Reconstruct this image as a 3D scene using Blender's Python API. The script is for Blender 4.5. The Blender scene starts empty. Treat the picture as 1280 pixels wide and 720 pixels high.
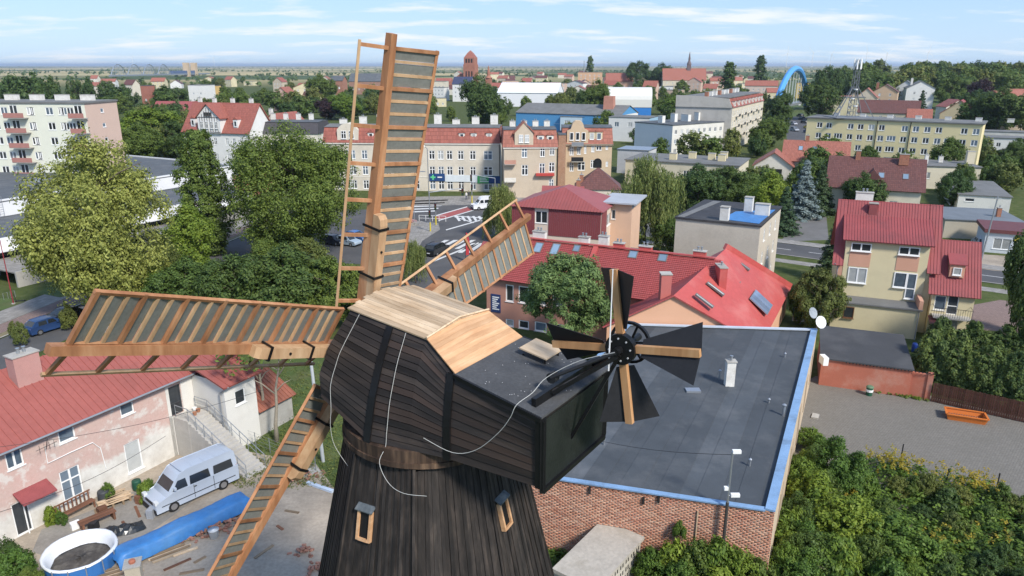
import bpy, math, random
import numpy as np
from mathutils import Vector, Matrix
random.seed(7); RNG = np.random.default_rng(7)
R = math.radians
sc = bpy.context.scene
COL = sc.collection
# ---------------------------------------------------------------- camera
CAM_H = 26.4; PITCH = R(17.2); FPX = 900.0
SP, CP = math.sin(PITCH), math.cos(PITCH)
cd = bpy.data.cameras.new('camera'); cam = bpy.data.objects.new('camera', cd); COL.objects.link(cam)
cd.sensor_width = 36; cd.lens = FPX / 1280 * 36; cd.clip_end = 60000; cd.clip_start = .5
cam.location = (0, 0, CAM_H); cam.rotation_euler = (math.pi / 2 - PITCH, 0, 0)
sc.camera = cam
# ---------------------------------------------------------------- sky
SUN_EL, SUN_AZ = R(42), math.atan2(-.80, .60)        # direction towards the sun (x right, y away)
world = bpy.data.worlds.new('World'); sc.world = world; world.use_nodes = True
wn = world.node_tree.nodes; wl = world.node_tree.links; wn.clear()
def W(t, **k):
    n = wn.new(t)
    for a, v in k.items(): setattr(n, a, v)
    return n
wo = W('ShaderNodeOutputWorld'); bg = W('ShaderNodeBackground'); bg.inputs[1].default_value = .15
sky = W('ShaderNodeTexSky', sky_type='NISHITA', sun_disc=False)
sky.sun_elevation = SUN_EL; sky.sun_rotation = math.pi / 2 - SUN_AZ
sky.air_density = 1.0; sky.dust_density = .3; sky.ozone_density = 3.0; sky.altitude = 100
tc = W('ShaderNodeTexCoord'); sep = W('ShaderNodeSeparateXYZ'); wl.new(tc.outputs['Generated'], sep.inputs[0])
add = W('ShaderNodeMath', operation='ADD'); wl.new(sep.outputs[2], add.inputs[0]); add.inputs[1].default_value = .11
mx = W('ShaderNodeMath', operation='MAXIMUM'); wl.new(add.outputs[0], mx.inputs[0]); mx.inputs[1].default_value = .02
dx = W('ShaderNodeMath', operation='DIVIDE'); wl.new(sep.outputs[0], dx.inputs[0]); wl.new(mx.outputs[0], dx.inputs[1])
dy = W('ShaderNodeMath', operation='DIVIDE'); wl.new(sep.outputs[1], dy.inputs[0]); wl.new(mx.outputs[0], dy.inputs[1])
cmb = W('ShaderNodeCombineXYZ'); wl.new(dx.outputs[0], cmb.inputs[0]); wl.new(dy.outputs[0], cmb.inputs[1])
nz = W('ShaderNodeTexNoise'); nz.inputs['Scale'].default_value = 1.25; nz.inputs['Detail'].default_value = 8; nz.inputs['Roughness'].default_value = .58
mp = W('ShaderNodeMapping'); mp.inputs['Location'].default_value = (3.1, 7.7, 0); mp.inputs['Scale'].default_value = (.8, 1.25, 1)
wl.new(cmb.outputs[0], mp.inputs[0]); wl.new(mp.outputs[0], nz.inputs['Vector'])
cr = W('ShaderNodeValToRGB'); cr.color_ramp.elements[0].position = .505; cr.color_ramp.elements[1].position = .65
wl.new(nz.outputs['Fac'], cr.inputs[0])
# pale haze towards the horizon all the way round
hz = W('ShaderNodeMapRange'); wl.new(sep.outputs[2], hz.inputs[0]); hz.inputs[1].default_value = 0; hz.inputs[2].default_value = .55; hz.inputs[3].default_value = .9; hz.inputs[4].default_value = .3
hcol = W('ShaderNodeValToRGB'); hcol.color_ramp.elements[0].position = 0; hcol.color_ramp.elements[0].color = (2.15, 3.0, 4.0, 1); hcol.color_ramp.elements[1].position = .16; hcol.color_ramp.elements[1].color = (.95, 1.8, 3.4, 1); wl.new(sep.outputs[2], hcol.inputs[0])
mixh = W('ShaderNodeMix', data_type='RGBA'); wl.new(hz.outputs[0], mixh.inputs[0]); wl.new(sky.outputs[0], mixh.inputs[6]); wl.new(hcol.outputs[0], mixh.inputs[7])
mixc = W('ShaderNodeMix', data_type='RGBA'); mixc.inputs[7].default_value = (4.0, 4.1, 4.2, 1)
fac = W('ShaderNodeMath', operation='MULTIPLY'); fac.inputs[1].default_value = .85
wl.new(cr.outputs[0], fac.inputs[0]); wl.new(fac.outputs[0], mixc.inputs[0])
wl.new(mixh.outputs[2], mixc.inputs[6]); wl.new(mixc.outputs[2], bg.inputs[0]); wl.new(bg.outputs[0], wo.inputs[0])
# ---------------------------------------------------------------- sun
sd = bpy.data.lights.new('sun', 'SUN'); sd.energy = 2.9; sd.angle = R(9); sd.color = (1, .94, .85)
sun = bpy.data.objects.new('sun', sd); COL.objects.link(sun)
sdir = Vector((math.cos(SUN_EL) * math.cos(SUN_AZ), math.cos(SUN_EL) * math.sin(SUN_AZ), math.sin(SUN_EL)))
sun.rotation_euler = sdir.to_track_quat('Z', 'Y').to_euler()
sc.view_settings.view_transform = 'Standard'; sc.view_settings.look = 'None'
sc.view_settings.exposure = 0.75; sc.view_settings.gamma = 1
sc.cycles.max_bounces = 6; sc.cycles.diffuse_bounces = 3; sc.cycles.volume_bounces = 0
sc.cycles.transparent_max_bounces = 8
# ---------------------------------------------------------------- photo pixel -> place
def ray(u, v):
    a = (u - 640) / FPX; b = (v - 360) / FPX
    return Vector((a, CP - b * SP, -(SP + b * CP)))
def G(u, v, z=0.0):
    d = ray(u, v); t = (z - CAM_H) / d.z
    return Vector((d.x * t, d.y * t, z))
def AT(u, v, y):
    d = ray(u, v); t = y / d.y
    return Vector((d.x * t, y, CAM_H + d.z * t))
def ZAT(v, x, y):
    b = (v - 360) / FPX
    return CAM_H + (-b * y * CP - y * SP) / (CP - b * SP)
# ---------------------------------------------------------------- materials
MATS = {}
def nodes_of(m):
    m.use_nodes = True; nt = m.node_tree; nt.nodes.clear(); return nt
def ramp(nt, fac, stops):
    r = nt.nodes.new('ShaderNodeValToRGB'); e = r.color_ramp.elements
    while len(e) > 1: e.remove(e[0])
    e[0].position = stops[0][0]; e[0].color = (*stops[0][1], 1)
    for p, c in stops[1:]:
        q = e.new(p); q.color = (*c, 1)
    nt.links.new(fac, r.inputs[0]); return r.outputs[0]
def noise(nt, scale, detail=5, rough=.55, vec=None, stretch=None):
    n = nt.nodes.new('ShaderNodeTexNoise'); n.inputs['Scale'].default_value = scale
    n.inputs['Detail'].default_value = detail; n.inputs['Roughness'].default_value = rough
    if vec is None:
        t = nt.nodes.new('ShaderNodeTexCoord'); vec = t.outputs['Object']
    if stretch:
        m = nt.nodes.new('ShaderNodeMapping'); m.inputs['Scale'].default_value = stretch
        nt.links.new(vec, m.inputs[0]); vec = m.outputs[0]
    nt.links.new(vec, n.inputs['Vector']); return n.outputs['Fac']
def mixrgb(nt, fac, a, b, bt='MIX'):
    m = nt.nodes.new('ShaderNodeMix'); m.data_type = 'RGBA'; m.blend_type = bt
    for sock, val in ((0, fac), (6, a), (7, b)):
        if hasattr(val, 'links'): nt.links.new(val, m.inputs[sock])
        elif sock == 0: m.inputs[0].default_value = val
        else: m.inputs[sock].default_value = (*val, 1)
    return m.outputs[2]
def mth(nt, op, a, b=None):
    m = nt.nodes.new('ShaderNodeMath'); m.operation = op
    for i, v in enumerate((a, b)):
        if v is None: continue
        if hasattr(v, 'links'): nt.links.new(v, m.inputs[i])
        else: m.inputs[i].default_value = v
    return m.outputs[0]
def bsdf(nt, col, rough=.8, metal=0, bump=None, bstr=.3, bdist=.02, spec=.3):
    b = nt.nodes.new('ShaderNodeBsdfPrincipled'); o = nt.nodes.new('ShaderNodeOutputMaterial')
    if hasattr(col, 'links'): nt.links.new(col, b.inputs['Base Color'])
    else: b.inputs['Base Color'].default_value = (*col, 1)
    if hasattr(rough, 'links'): nt.links.new(rough, b.inputs['Roughness'])
    else: b.inputs['Roughness'].default_value = rough
    b.inputs['Metallic'].default_value = metal; b.inputs['Specular IOR Level'].default_value = spec
    if bump is not None:
        k = nt.nodes.new('ShaderNodeBump'); k.inputs['Strength'].default_value = bstr; k.inputs['Distance'].default_value = bdist
        nt.links.new(bump, k.inputs['Height']); nt.links.new(k.outputs[0], b.inputs['Normal'])
    nt.links.new(b.outputs[0], o.inputs[0]); return b
def M(name, col, rough=.8, var=.18, scale=1.2, metal=0, bump=.15, fine=14, dirt=None, dirtamt=.5, spec=.3, stretch=None, rnd=0):
    """painted / mineral surface with two scales of tone variation and optional stains"""
    if name in MATS: return MATS[name]
    m = bpy.data.materials.new(name); nt = nodes_of(m)
    n1 = noise(nt, scale, 6, .6, stretch=stretch); n2 = noise(nt, fine, 3, .5, stretch=stretch)
    dk = tuple(c * (1 - var) for c in col); lt = tuple(min(1, c * (1 + var * .7)) for c in col)
    c = ramp(nt, n1, [(.3, dk), (.7, lt)])
    c = mixrgb(nt, .35, c, ramp(nt, n2, [(.35, dk), (.65, lt)]))
    if dirt:
        n3 = noise(nt, scale * .55, 8, .68, stretch=stretch)
        f = ramp(nt, n3, [(.5, (0, 0, 0)), (.66, (dirtamt,) * 3)])
        c = mixrgb(nt, f, c, dirt)
    if rnd:
        oi = nt.nodes.new('ShaderNodeObjectInfo')
        v = ramp(nt, oi.outputs['Random'], [(0, (1 - rnd,) * 3), (1, (1 + rnd * .6,) * 3)])
        c = mixrgb(nt, 1, c, v, 'MULTIPLY')
    bsdf(nt, c, rough, metal, n2 if bump else None, bump, .03, spec)
    MATS[name] = m; return m
def M_wood(name, cols, along='x', rough=.7, rnd=.3, grain=6.0, bump=.4, island=False, rot=0, tint=None):
    """planks: grain stretched along an axis, tone differs from plank to plank"""
    if name in MATS: return MATS[name]
    m = bpy.data.materials.new(name); nt = nodes_of(m)
    st = {'x': (.12, 1, 1), 'y': (1, .12, 1), 'z': (1, 1, .1)}[along]
    t_ = nt.nodes.new('ShaderNodeTexCoord'); vec = t_.outputs['Object']
    if rot:
        rm = nt.nodes.new('ShaderNodeMapping'); rm.inputs['Rotation'].default_value = (0, 0, rot); nt.links.new(vec, rm.inputs[0]); vec = rm.outputs[0]
    n1 = noise(nt, grain, 6, .65, vec, st); n2 = noise(nt, grain * .15, 4, .6)
    c = ramp(nt, n1, [(.28, cols[0]), (.5, cols[1]), (.72, cols[2])])
    c = mixrgb(nt, ramp(nt, n2, [(.4, (0, 0, 0)), (.7, (.5, .5, .5))]), c, cols[0])
    if island:
        g = nt.nodes.new('ShaderNodeNewGeometry'); rv = g.outputs['Random Per Island']
    else:
        rv = nt.nodes.new('ShaderNodeObjectInfo').outputs['Random']
    v = ramp(nt, rv, [(0, (1 - rnd, 1 - rnd, 1 - rnd)), (.5, (1, .97, .95)), (1, (1 + rnd * .7, 1 + rnd * .66, 1 + rnd * .6))])
    c = mixrgb(nt, 1, c, v, 'MULTIPLY')
    if tint: c = mixrgb(nt, ramp(nt, mth(nt, 'FRACT', mth(nt, 'MULTIPLY', rv, 7.3)), [(.68, (0, 0, 0)), (.97, (.6, .6, .6))]), c, tint)
    bsdf(nt, c, rough, 0, n1, bump, .015, .25)
    MATS[name] = m; return m
def M_leaf(name, dark, light, hue=.12, trans=.36):
    if name in MATS: return MATS[name]
    m = bpy.data.materials.new(name); nt = nodes_of(m)
    g = nt.nodes.new('ShaderNodeNewGeometry'); oi = nt.nodes.new('ShaderNodeObjectInfo')
    n = noise(nt, .45, 3, .6)
    f = mth(nt, 'ADD', mth(nt, 'MULTIPLY', g.outputs['Random Per Island'], .5), mth(nt, 'MULTIPLY', n, .5))
    c = ramp(nt, f, [(.2, dark), (.8, light)])
    v = ramp(nt, oi.outputs['Random'], [(0, (1 - hue * 1.6, 1 - hue, 1 - hue * .6)), (1, (1 + hue * 1.4, 1 + hue * .7, 1 - hue * .6))])
    c = mixrgb(nt, 1, c, v, 'MULTIPLY')
    b = nt.nodes.new('ShaderNodeBsdfPrincipled'); b.inputs['Roughness'].default_value = .55; b.inputs['Specular IOR Level'].default_value = .25
    t = nt.nodes.new('ShaderNodeBsdfTranslucent'); mx = nt.nodes.new('ShaderNodeMixShader'); mx.inputs[0].default_value = trans
    o = nt.nodes.new('ShaderNodeOutputMaterial')
    nt.links.new(c, b.inputs['Base Color']); nt.links.new(c, t.inputs[0])
    nt.links.new(b.outputs[0], mx.inputs[1]); nt.links.new(t.outputs[0], mx.inputs[2]); nt.links.new(mx.outputs[0], o.inputs[0])
    MATS[name] = m; return m
def M_glass(name, col, rough=.08, spec=.6, var=.5):
    if name in MATS: return MATS[name]
    m = bpy.data.materials.new(name); nt = nodes_of(m)
    oi = nt.nodes.new('ShaderNodeObjectInfo'); n = noise(nt, 2.2, 3)
    f = mth(nt, 'ADD', mth(nt, 'MULTIPLY', oi.outputs['Random'], .6), mth(nt, 'MULTIPLY', n, .4))
    c = ramp(nt, f, [(.25, tuple(x * (1 - var) for x in col)), (.75, tuple(min(1, x * (1 + var)) for x in col))])
    bsdf(nt, c, rough, 0, None, spec=spec)
    MATS[name] = m; return m
def M_tile(name, col, mortar, bw, rh, rough=.6, coord='Object', swz=None, off=.5, ms=.012, var=.25, bstr=.6, bdist=.02, dirt=None):
    """courses of bricks, pavers or roof tiles drawn as fine relief"""
    if name in MATS: return MATS[name]
    m = bpy.data.materials.new(name); nt = nodes_of(m)
    t = nt.nodes.new('ShaderNodeTexCoord'); vec = t.outputs[coord]
    if swz:
        s = nt.nodes.new('ShaderNodeSeparateXYZ'); nt.links.new(vec, s.inputs[0]); k = nt.nodes.new('ShaderNodeCombineXYZ')
        for i, a in enumerate(swz):
            if a == 's': nt.links.new(mth(nt, 'ADD', s.outputs[0], s.outputs[1]), k.inputs[i])
            else: nt.links.new(s.outputs['xyz'.index(a)], k.inputs[i])
        vec = k.outputs[0]
    b = nt.nodes.new('ShaderNodeTexBrick'); nt.links.new(vec, b.inputs['Vector'])
    b.inputs['Scale'].default_value = 1; b.inputs['Brick Width'].default_value = bw; b.inputs['Row Height'].default_value = rh
    b.inputs['Mortar Size'].default_value = ms; b.offset = off; b.inputs['Mortar Smooth'].default_value = .3
    b.inputs['Color1'].default_value = (*[c * (1 - var) for c in col], 1); b.inputs['Color2'].default_value = (*[min(1, c * (1 + var)) for c in col], 1)
    b.inputs['Mortar'].default_value = (*mortar, 1); b.inputs['Bias'].default_value = 0
    c = b.outputs['Color']
    n = noise(nt, .35, 7, .65)
    if dirt: c = mixrgb(nt, ramp(nt, n, [(.45, (0, 0, 0)), (.7, (.55, .55, .55))]), c, dirt)
    n2 = noise(nt, 5, 4)
    c = mixrgb(nt, .3, c, ramp(nt, n2, [(.3, tuple(x * .7 for x in col)), (.7, tuple(min(1, x * 1.25) for x in col))]))
    inv = mth(nt, 'SUBTRACT', 1.0, b.outputs['Fac'])
    bsdf(nt, c, rough, 0, inv, bstr, bdist, .3)
    MATS[name] = m; return m
# ---------------------------------------------------------------- meshes and objects
class MB:
    def __init__(s): s.v = []; s.f = []
    def face(s, pts):
        i = len(s.v); s.v += [tuple(p) for p in pts]; s.f.append(tuple(range(i, i + len(pts)))); return s
    def hexa(s, p):                 # 8 points: bottom 4 then top 4
        i = len(s.v); s.v += [tuple(q) for q in p]
        for f in ((3, 2, 1, 0), (4, 5, 6, 7), (0, 1, 5, 4), (1, 2, 6, 5), (2, 3, 7, 6), (3, 0, 4, 7)): s.f.append(tuple(i + k for k in f))
        return s
    def box(s, x0, y0, z0, x1, y1, z1):
        return s.hexa([(x0, y0, z0), (x1, y0, z0), (x1, y1, z0), (x0, y1, z0), (x0, y0, z1), (x1, y0, z1), (x1, y1, z1), (x0, y1, z1)])
    def beam(s, a, b, w, h, up=(0, 0, 1), w2=None, h2=None):     # rectangular bar from a to b
        a = Vector(a); b = Vector(b); d = (b - a).normalized(); up = Vector(up)
        x = d.cross(up)
        if x.length < 1e-4: x = d.cross(Vector((1, 0, 0)))
        x.normalize(); y = x.cross(d); w2 = w if w2 is None else w2; h2 = h if h2 is None else h2
        p = []
        for q, ww, hh in ((a, w, h), (b, w2, h2)):
            p += [q - x * ww / 2 - y * hh / 2, q + x * ww / 2 - y * hh / 2, q + x * ww / 2 + y * hh / 2, q - x * ww / 2 + y * hh / 2]
        return s.hexa(p)
    def tube(s, pts, r, n=6, caps=True):
        pts = [Vector(p) for p in pts]; rs = r if isinstance(r, (list, tuple)) else [r] * len(pts)
        i0 = len(s.v); x = None
        for k, p in enumerate(pts):
            d = (pts[min(k + 1, len(pts) - 1)] - pts[max(k - 1, 0)])
            if d.length < 1e-6: d = Vector((0, 0, 1))
            d.normalize()
            if x is None:
                x = d.cross(Vector((0, 0, 1)))
                if x.length < .05: x = Vector((1, 0, 0))
            x = x - d * x.dot(d)
            if x.length < 1e-5: x = d.orthogonal()
            x.normalize(); y = d.cross(x)
            for j in range(n):
                a = 2 * math.pi * j / n; s.v.append(tuple(p + x * math.cos(a) * rs[k] + y * math.sin(a) * rs[k]))
        for k in range(len(pts) - 1):
            for j in range(n):
                a = i0 + k * n + j; b = i0 + k * n + (j + 1) % n; s.f.append((a, b, b + n, a + n))
        if caps:
            s.f.append(tuple(i0 + j for j in range(n))[::-1]); e = i0 + (len(pts) - 1) * n; s.f.append(tuple(e + j for j in range(n)))
        return s
    def prism(s, poly, vec):        # polygon extruded by a vector
        n = len(poly); i = len(s.v); vec = Vector(vec)
        s.v += [tuple(p) for p in poly] + [tuple(Vector(p) + vec) for p in poly]
        s.f.append(tuple(range(i, i + n))[::-1]); s.f.append(tuple(range(i + n, i + 2 * n)))
        for j in range(n):
            k = (j + 1) % n; s.f.append((i + j, i + k, i + n + k, i + n + j))
        return s
    def lathe(s, prof, n=16, c=(0, 0, 0)):
        i = len(s.v)
        for r, z in prof:
            for j in range(n):
                a = 2 * math.pi * j / n; s.v.append((c[0] + r * math.cos(a), c[1] + r * math.sin(a), c[2] + z))
        for k in range(len(prof) - 1):
            for j in range(n):
                a = i + k * n + j; b = i + k * n + (j + 1) % n; s.f.append((a, b, b + n, a + n))
        s.f.append(tuple(i + j for j in range(n))[::-1]); e = i + (len(prof) - 1) * n; s.f.append(tuple(e + j for j in range(n)))
        return s
    def mesh(s, name, mat, smooth=False):
        me = bpy.data.meshes.new(name); me.from_pydata(s.v, [], s.f); me.update()
        if mat: me.materials.append(mat)
        if smooth: me.polygons.foreach_set('use_smooth', [True] * len(me.polygons))
        return me
    def build(s, name, mat, parent=None, smooth=False, bevel=0):
        o = link(name, s.mesh(name, mat, smooth), parent)
        if bevel:
            b = o.modifiers.new('b', 'BEVEL'); b.width = bevel; b.segments = 2; b.limit_method = 'ANGLE'
        return o
def link(name, me, parent=None, loc=None, rz=0):
    o = bpy.data.objects.new(name, me); COL.objects.link(o)
    if parent: o.parent = parent
    if loc is not None: o.location = loc
    if rz: o.rotation_euler = (0, 0, rz)
    return o
def tag(o, label=None, cat=None, group=None, kind=None):
    if label: o['label'] = label
    if cat: o['category'] = cat
    if group: o['group'] = group
    if kind: o['kind'] = kind
    return o
def thing(name, label, cat, loc=(0, 0, 0), rz=0, group=None):
    o = bpy.data.objects.new(name, None); COL.objects.link(o); o.empty_display_size = .3
    o.location = loc; o.rotation_euler = (0, 0, rz); return tag(o, label, cat, group)
def struct(name, mb, mat):
    return tag(mb.build(name, mat), kind='structure')
def copy_tree(o, parent=None):
    c = o.copy(); COL.objects.link(c); c.parent = parent
    for ch in list(o.children): copy_tree(ch, c)
    return c
def np_mesh(name, verts, quads, mat):
    me = bpy.data.meshes.new(name); nv, nq = len(verts), len(quads); k = quads.shape[1]
    me.vertices.add(nv); me.vertices.foreach_set('co', verts.astype(np.float32).ravel())
    me.loops.add(nq * k); me.loops.foreach_set('vertex_index', quads.astype(np.int32).ravel())
    me.polygons.add(nq); me.polygons.foreach_set('loop_start', np.arange(0, nq * k, k, dtype=np.int32))
    me.update(calc_edges=True); me.validate()
    if mat: me.materials.append(mat)
    return me
def sheet(name, px, z, mat, kind='structure', world_pts=False):
    pts = [Vector((p[0], p[1], z)) for p in px] if world_pts else [G(u, v, 0) for u, v in px]
    for p in pts: p.z = z
    from mathutils.geometry import tessellate_polygon
    mb = MB(); mb.v = [tuple(p) for p in pts]
    for t in tessellate_polygon([pts]):
        a, b, c = [pts[i] for i in t]
        mb.f.append(tuple(t) if (b - a).cross(c - a).z > 0 else tuple(t)[::-1])
    return struct(name, mb, mat)
# ---------------------------------------------------------------- shared materials
GLASS = [M_glass('glass_dark', (.035, .04, .045)), M_glass('glass_sky', (.10, .13, .16)), M_glass('glass_curtain', (.35, .36, .35), .35, .4, .35)]
WHITE = M('white_frame', (.8, .8, .78), .45, .05, bump=0)
BROWNF = M('brown_frame', (.16, .08, .04), .5, .1, bump=0)
CONC = M('concrete', (.42, .40, .36), .9, .22, .9, bump=.3, dirt=(.22, .2, .17))
FELT = M('roof_felt', (.10, .11, .12), .85, .25, .6, bump=.25, dirt=(.17, .17, .17))
FELT2 = M('grey_felt', (.17, .17, .165), .85, .25, .4, bump=.25, dirt=(.10, .10, .09))
REDTILE = M_tile('red_tile', (.33, .11, .08), (.19, .06, .045), .30, .36, .55, off=0, ms=.03, dirt=(.24, .09, .07), bdist=.04)
ORTILE = M_tile('orange_tile', (.34, .125, .088), (.21, .08, .055), .30, .36, .6, off=0, ms=.03, dirt=(.28, .12, .085), bdist=.04)
BROWNTILE = M_tile('brown_tile', (.15, .065, .055), (.07, .03, .03), .30, .36, .5, off=0, ms=.03, dirt=(.10, .055, .05), bdist=.04)
GREYMET = M('grey_metal', (.33, .35, .37), .45, .12, 1, metal=.5, bump=.05)
DARKMET = M('dark_metal', (.03, .03, .032), .5, .2, 2, metal=.3, bump=.05)
CHIMW = M('chimney_white', (.68, .66, .61), .85, .15, 1.5, dirt=(.4, .36, .3))
CHIMB = M('chimney_brick', (.36, .16, .10), .9, .3, 3, dirt=(.2, .12, .09))
ZINC = M('zinc', (.42, .44, .46), .4, .1, 2, metal=.7, bump=.03)
PLASTER = {}
def plaster(col, dirt=None, amt=.4, var=.10):
    k = (tuple(col), dirt, amt)
    if k not in PLASTER:
        PLASTER[k] = M('plaster_%d' % len(PLASTER), col, .9, var, .5, bump=.2, fine=9, dirt=dirt or tuple(c * .6 for c in col), dirtamt=amt)
    return PLASTER[k]
WCACHE = {}
def win_mesh(w, h, style, fm, t, sill):
    k = (round(w, 2), round(h, 2), style, fm.name, t, sill)
    if k in WCACHE: return WCACHE[k]
    b = MB(); a, c = .05, .12
    b.box(-w / 2, a, 0, -w / 2 + t, c, h); b.box(w / 2 - t, a, 0, w / 2, c, h)
    b.box(-w / 2 + t, a + .002, 0, w / 2 - t, c, t); b.box(-w / 2 + t, a + .002, h - t, w / 2 - t, c, h)
    n = {'1': 1, '2': 2, '3': 3, 'T': 2, 'D': 1, 'X': 1}[style]
    for i in range(1, n):
        x = -w / 2 + w * i / n; b.box(x - t * .7, a + .004, t, x + t * .7, c, h - t)
    if style == 'T': b.box(-w / 2 + t, a + .006, h * .62, w / 2 - t, c, h * .62 + t)
    if style == 'D': b.box(-w / 2 + t, a + .006, h * .38, w / 2 - t, c, h * .38 + t)
    if sill: b.box(-w / 2 - .06, -.07, -.06, w / 2 + .06, a - .002, -.005)
    p = MB(); p.face([(-w / 2 + t * .5, .095, t * .5), (w / 2 - t * .5, .095, t * .5), (w / 2 - t * .5, .095, h - t * .5), (-w / 2 + t * .5, .095, h - t * .5)])
    WCACHE[k] = (b.mesh('window', fm), [p.mesh('pane', g) for g in GLASS])
    return WCACHE[k]
FROT = {'F': 0, 'R': math.pi / 2, 'B': math.pi, 'L': -math.pi / 2}
class House:
    def __init__(s, name, label, cat, p, ang, L, Wd, H, group=None, z=0):
        s.r = thing(name, label, cat, (p[0], p[1], z), R(ang), group)
        s.L, s.W, s.H = L, Wd, H; s.r['_L'] = L; s.r['_W'] = Wd; s.holes = {k: [] for k in 'FRBL'}
    def m(s, f, u, v, d=0):
        return {'F': (u, d, v), 'R': (s.L - d, u, v), 'L': (d, u, v), 'B': (u, s.W - d, v)}[f]
    def win(s, f, u, v, w, h, style='2', glass=None, fm=None, t=.08, sill=True, hole=True):
        me, pn = win_mesh(w, h, style, fm or WHITE, t, sill)
        if hole: s.holes[f].append((u - w / 2, v, u + w / 2, v + h))
        o = link('window', me, s.r, s.m(f, u, v, 0 if hole else -.13), FROT[f])
        g = glass if glass is not None else random.choice([0, 0, 0, 1, 1, 2])
        link('pane', pn[g], o); return o
    def grid(s, f, us, vs, w, h, style='2', skip=(), **k):
        for j, v in enumerate(vs):
            for i, u in enumerate(us):
                if (i, j) not in skip: s.win(f, u, v, w, h, style, **k)
    def wall(s, mat, faces='FRBL', z0=0, name='wall', dep=.13):
        b = MB()
        for f in faces:
            n = s.L if f in 'FB' else s.W; H = s.holes[f]
            H = [h for h in H if h[3] > z0]
            us = sorted({0, n} | {x for h in H for x in (h[0], h[2])}); vs = sorted({z0, s.H} | {min(max(x, z0), s.H) for h in H for x in (h[1], h[3])})
            for i in range(len(us) - 1):
                for j in range(len(vs) - 1):
                    cu, cv = (us[i] + us[i + 1]) / 2, (vs[j] + vs[j + 1]) / 2
                    if any(h[0] < cu < h[2] and h[1] < cv < h[3] for h in H): continue
                    b.face([s.m(f, us[i], vs[j]), s.m(f, us[i + 1], vs[j]), s.m(f, us[i + 1], vs[j + 1]), s.m(f, us[i], vs[j + 1])])
            for (a, c, d, e) in H:
                for (u0, v0, u1, v1) in ((a, c, d, c), (d, c, d, e), (d, e, a, e), (a, e, a, c)):
                    b.face([s.m(f, u0, v0), s.m(f, u1, v1), s.m(f, u1, v1, dep), s.m(f, u0, v0, dep)])
        return b.build(name, mat, s.r)
    def band(s, mat, z0, z1, proud=.05, faces='FR', name='band'):
        b = MB(); e = proud
        for f in faces:
            n = s.L if f in 'FB' else s.W
            p = [s.m(f, -e, z0, -e), s.m(f, n + e, z0, -e), s.m(f, n + e, z0, -.003), s.m(f, -e, z0, -.003)]
            b.hexa(p + [(q[0], q[1], z1) for q in p])
        return b.build(name, mat, s.r)
    def flat(s, mat, par=.0, pw=.25, pmat=None, over=.0, th=.12, z=None):
        z = s.H if z is None else z; o = over
        b = MB().box(-o, -o, z - .02, s.L + o, s.W + o, z + th); r = b.build('roof', mat, s.r)
        if par:
            q = MB(); z0 = z + th + .001; z1 = z + th + par
            q.box(-o - .02, -o - .02, z0, s.L + o + .02, -o + pw, z1); q.box(-o - .02, s.W + o - pw, z0, s.L + o + .02, s.W + o + .02, z1)
            q.box(-o - .02, -o + pw, z0, -o + pw, s.W + o - pw, z1 - .003); q.box(s.L + o - pw, -o + pw, z0, s.L + o + .02, s.W + o - pw, z1 - .003)
            q.build('parapet', pmat or mat, s.r)
        return r
    def gable(s, mat, rh, axis='x', over=.35, th=.14, wmat=None, ribs=None, courses=0, pos=.5, skipA=False):
        L, Wd, H, o = s.L, s.W, s.H, over; out = []
        if axis == 'x':
            yr = Wd * pos; k1 = rh / yr; k2 = rh / (Wd - yr)
            A = [(-o, -o, H - o * k1), (L + o, -o, H - o * k1), (L + o, yr, H + rh), (-o, yr, H + rh)]
            B = [(L + o, Wd + o, H - o * k2), (-o, Wd + o, H - o * k2), (-o, yr, H + rh), (L + o, yr, H + rh)]
            tri = [[(0, 0, H), (0, yr, H + rh), (0, Wd, H)], [(L, 0, H), (L, Wd, H), (L, yr, H + rh)]]
        else:
            xr = L * pos; k1 = rh / xr; k2 = rh / (L - xr)
            A = [(-o, Wd + o, H - o * k1), (-o, -o, H - o * k1), (xr, -o, H + rh), (xr, Wd + o, H + rh)]
            B = [(L + o, -o, H - o * k2), (L + o, Wd + o, H - o * k2), (xr, Wd + o, H + rh), (xr, -o, H + rh)]
            tri = [[(0, 0, H), (L, 0, H), (xr, 0, H + rh)], [(0, Wd, H), (xr, Wd, H + rh), (L, Wd, H)]]
        for q in ((B,) if skipA else (A, B)): out.append(slab(s.r, [Vector((x, y, z + .05)) for x, y, z in q], th, mat, ribs=ribs, courses=courses))
        for t in tri:
            if wmat: MB().face(t).build('gable_wall', wmat, s.r)
        s.slopes = (A, B); return out
    def hip(s, mat, rh, ins, over=.35, th=.12, axis=None):
        L, Wd, H, o = s.L, s.W, s.H, over
        e = [Vector(p) for p in ((-o, -o, H), (L + o, -o, H), (L + o, Wd + o, H), (-o, Wd + o, H))]
        if (L >= Wd if axis is None else axis == 'x'): a, c = Vector((ins, Wd / 2, H + rh)), Vector((L - ins, Wd / 2, H + rh)); P = [[e[0], e[1], c, a], [e[2], e[3], a, c], [e[1], e[2], c], [e[3], e[0], a]]
        else: a, c = Vector((L / 2, ins, H + rh)), Vector((L / 2, Wd - ins, H + rh)); P = [[e[3], e[0], a, c], [e[1], e[2], c, a], [e[0], e[1], a], [e[2], e[3], c]]
        b = MB()
        for p in P: b.face(p)
        b.face([e[3], e[2], e[1], e[0]])
        s.hipP = P; return b.build('roof', mat, s.r)
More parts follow.
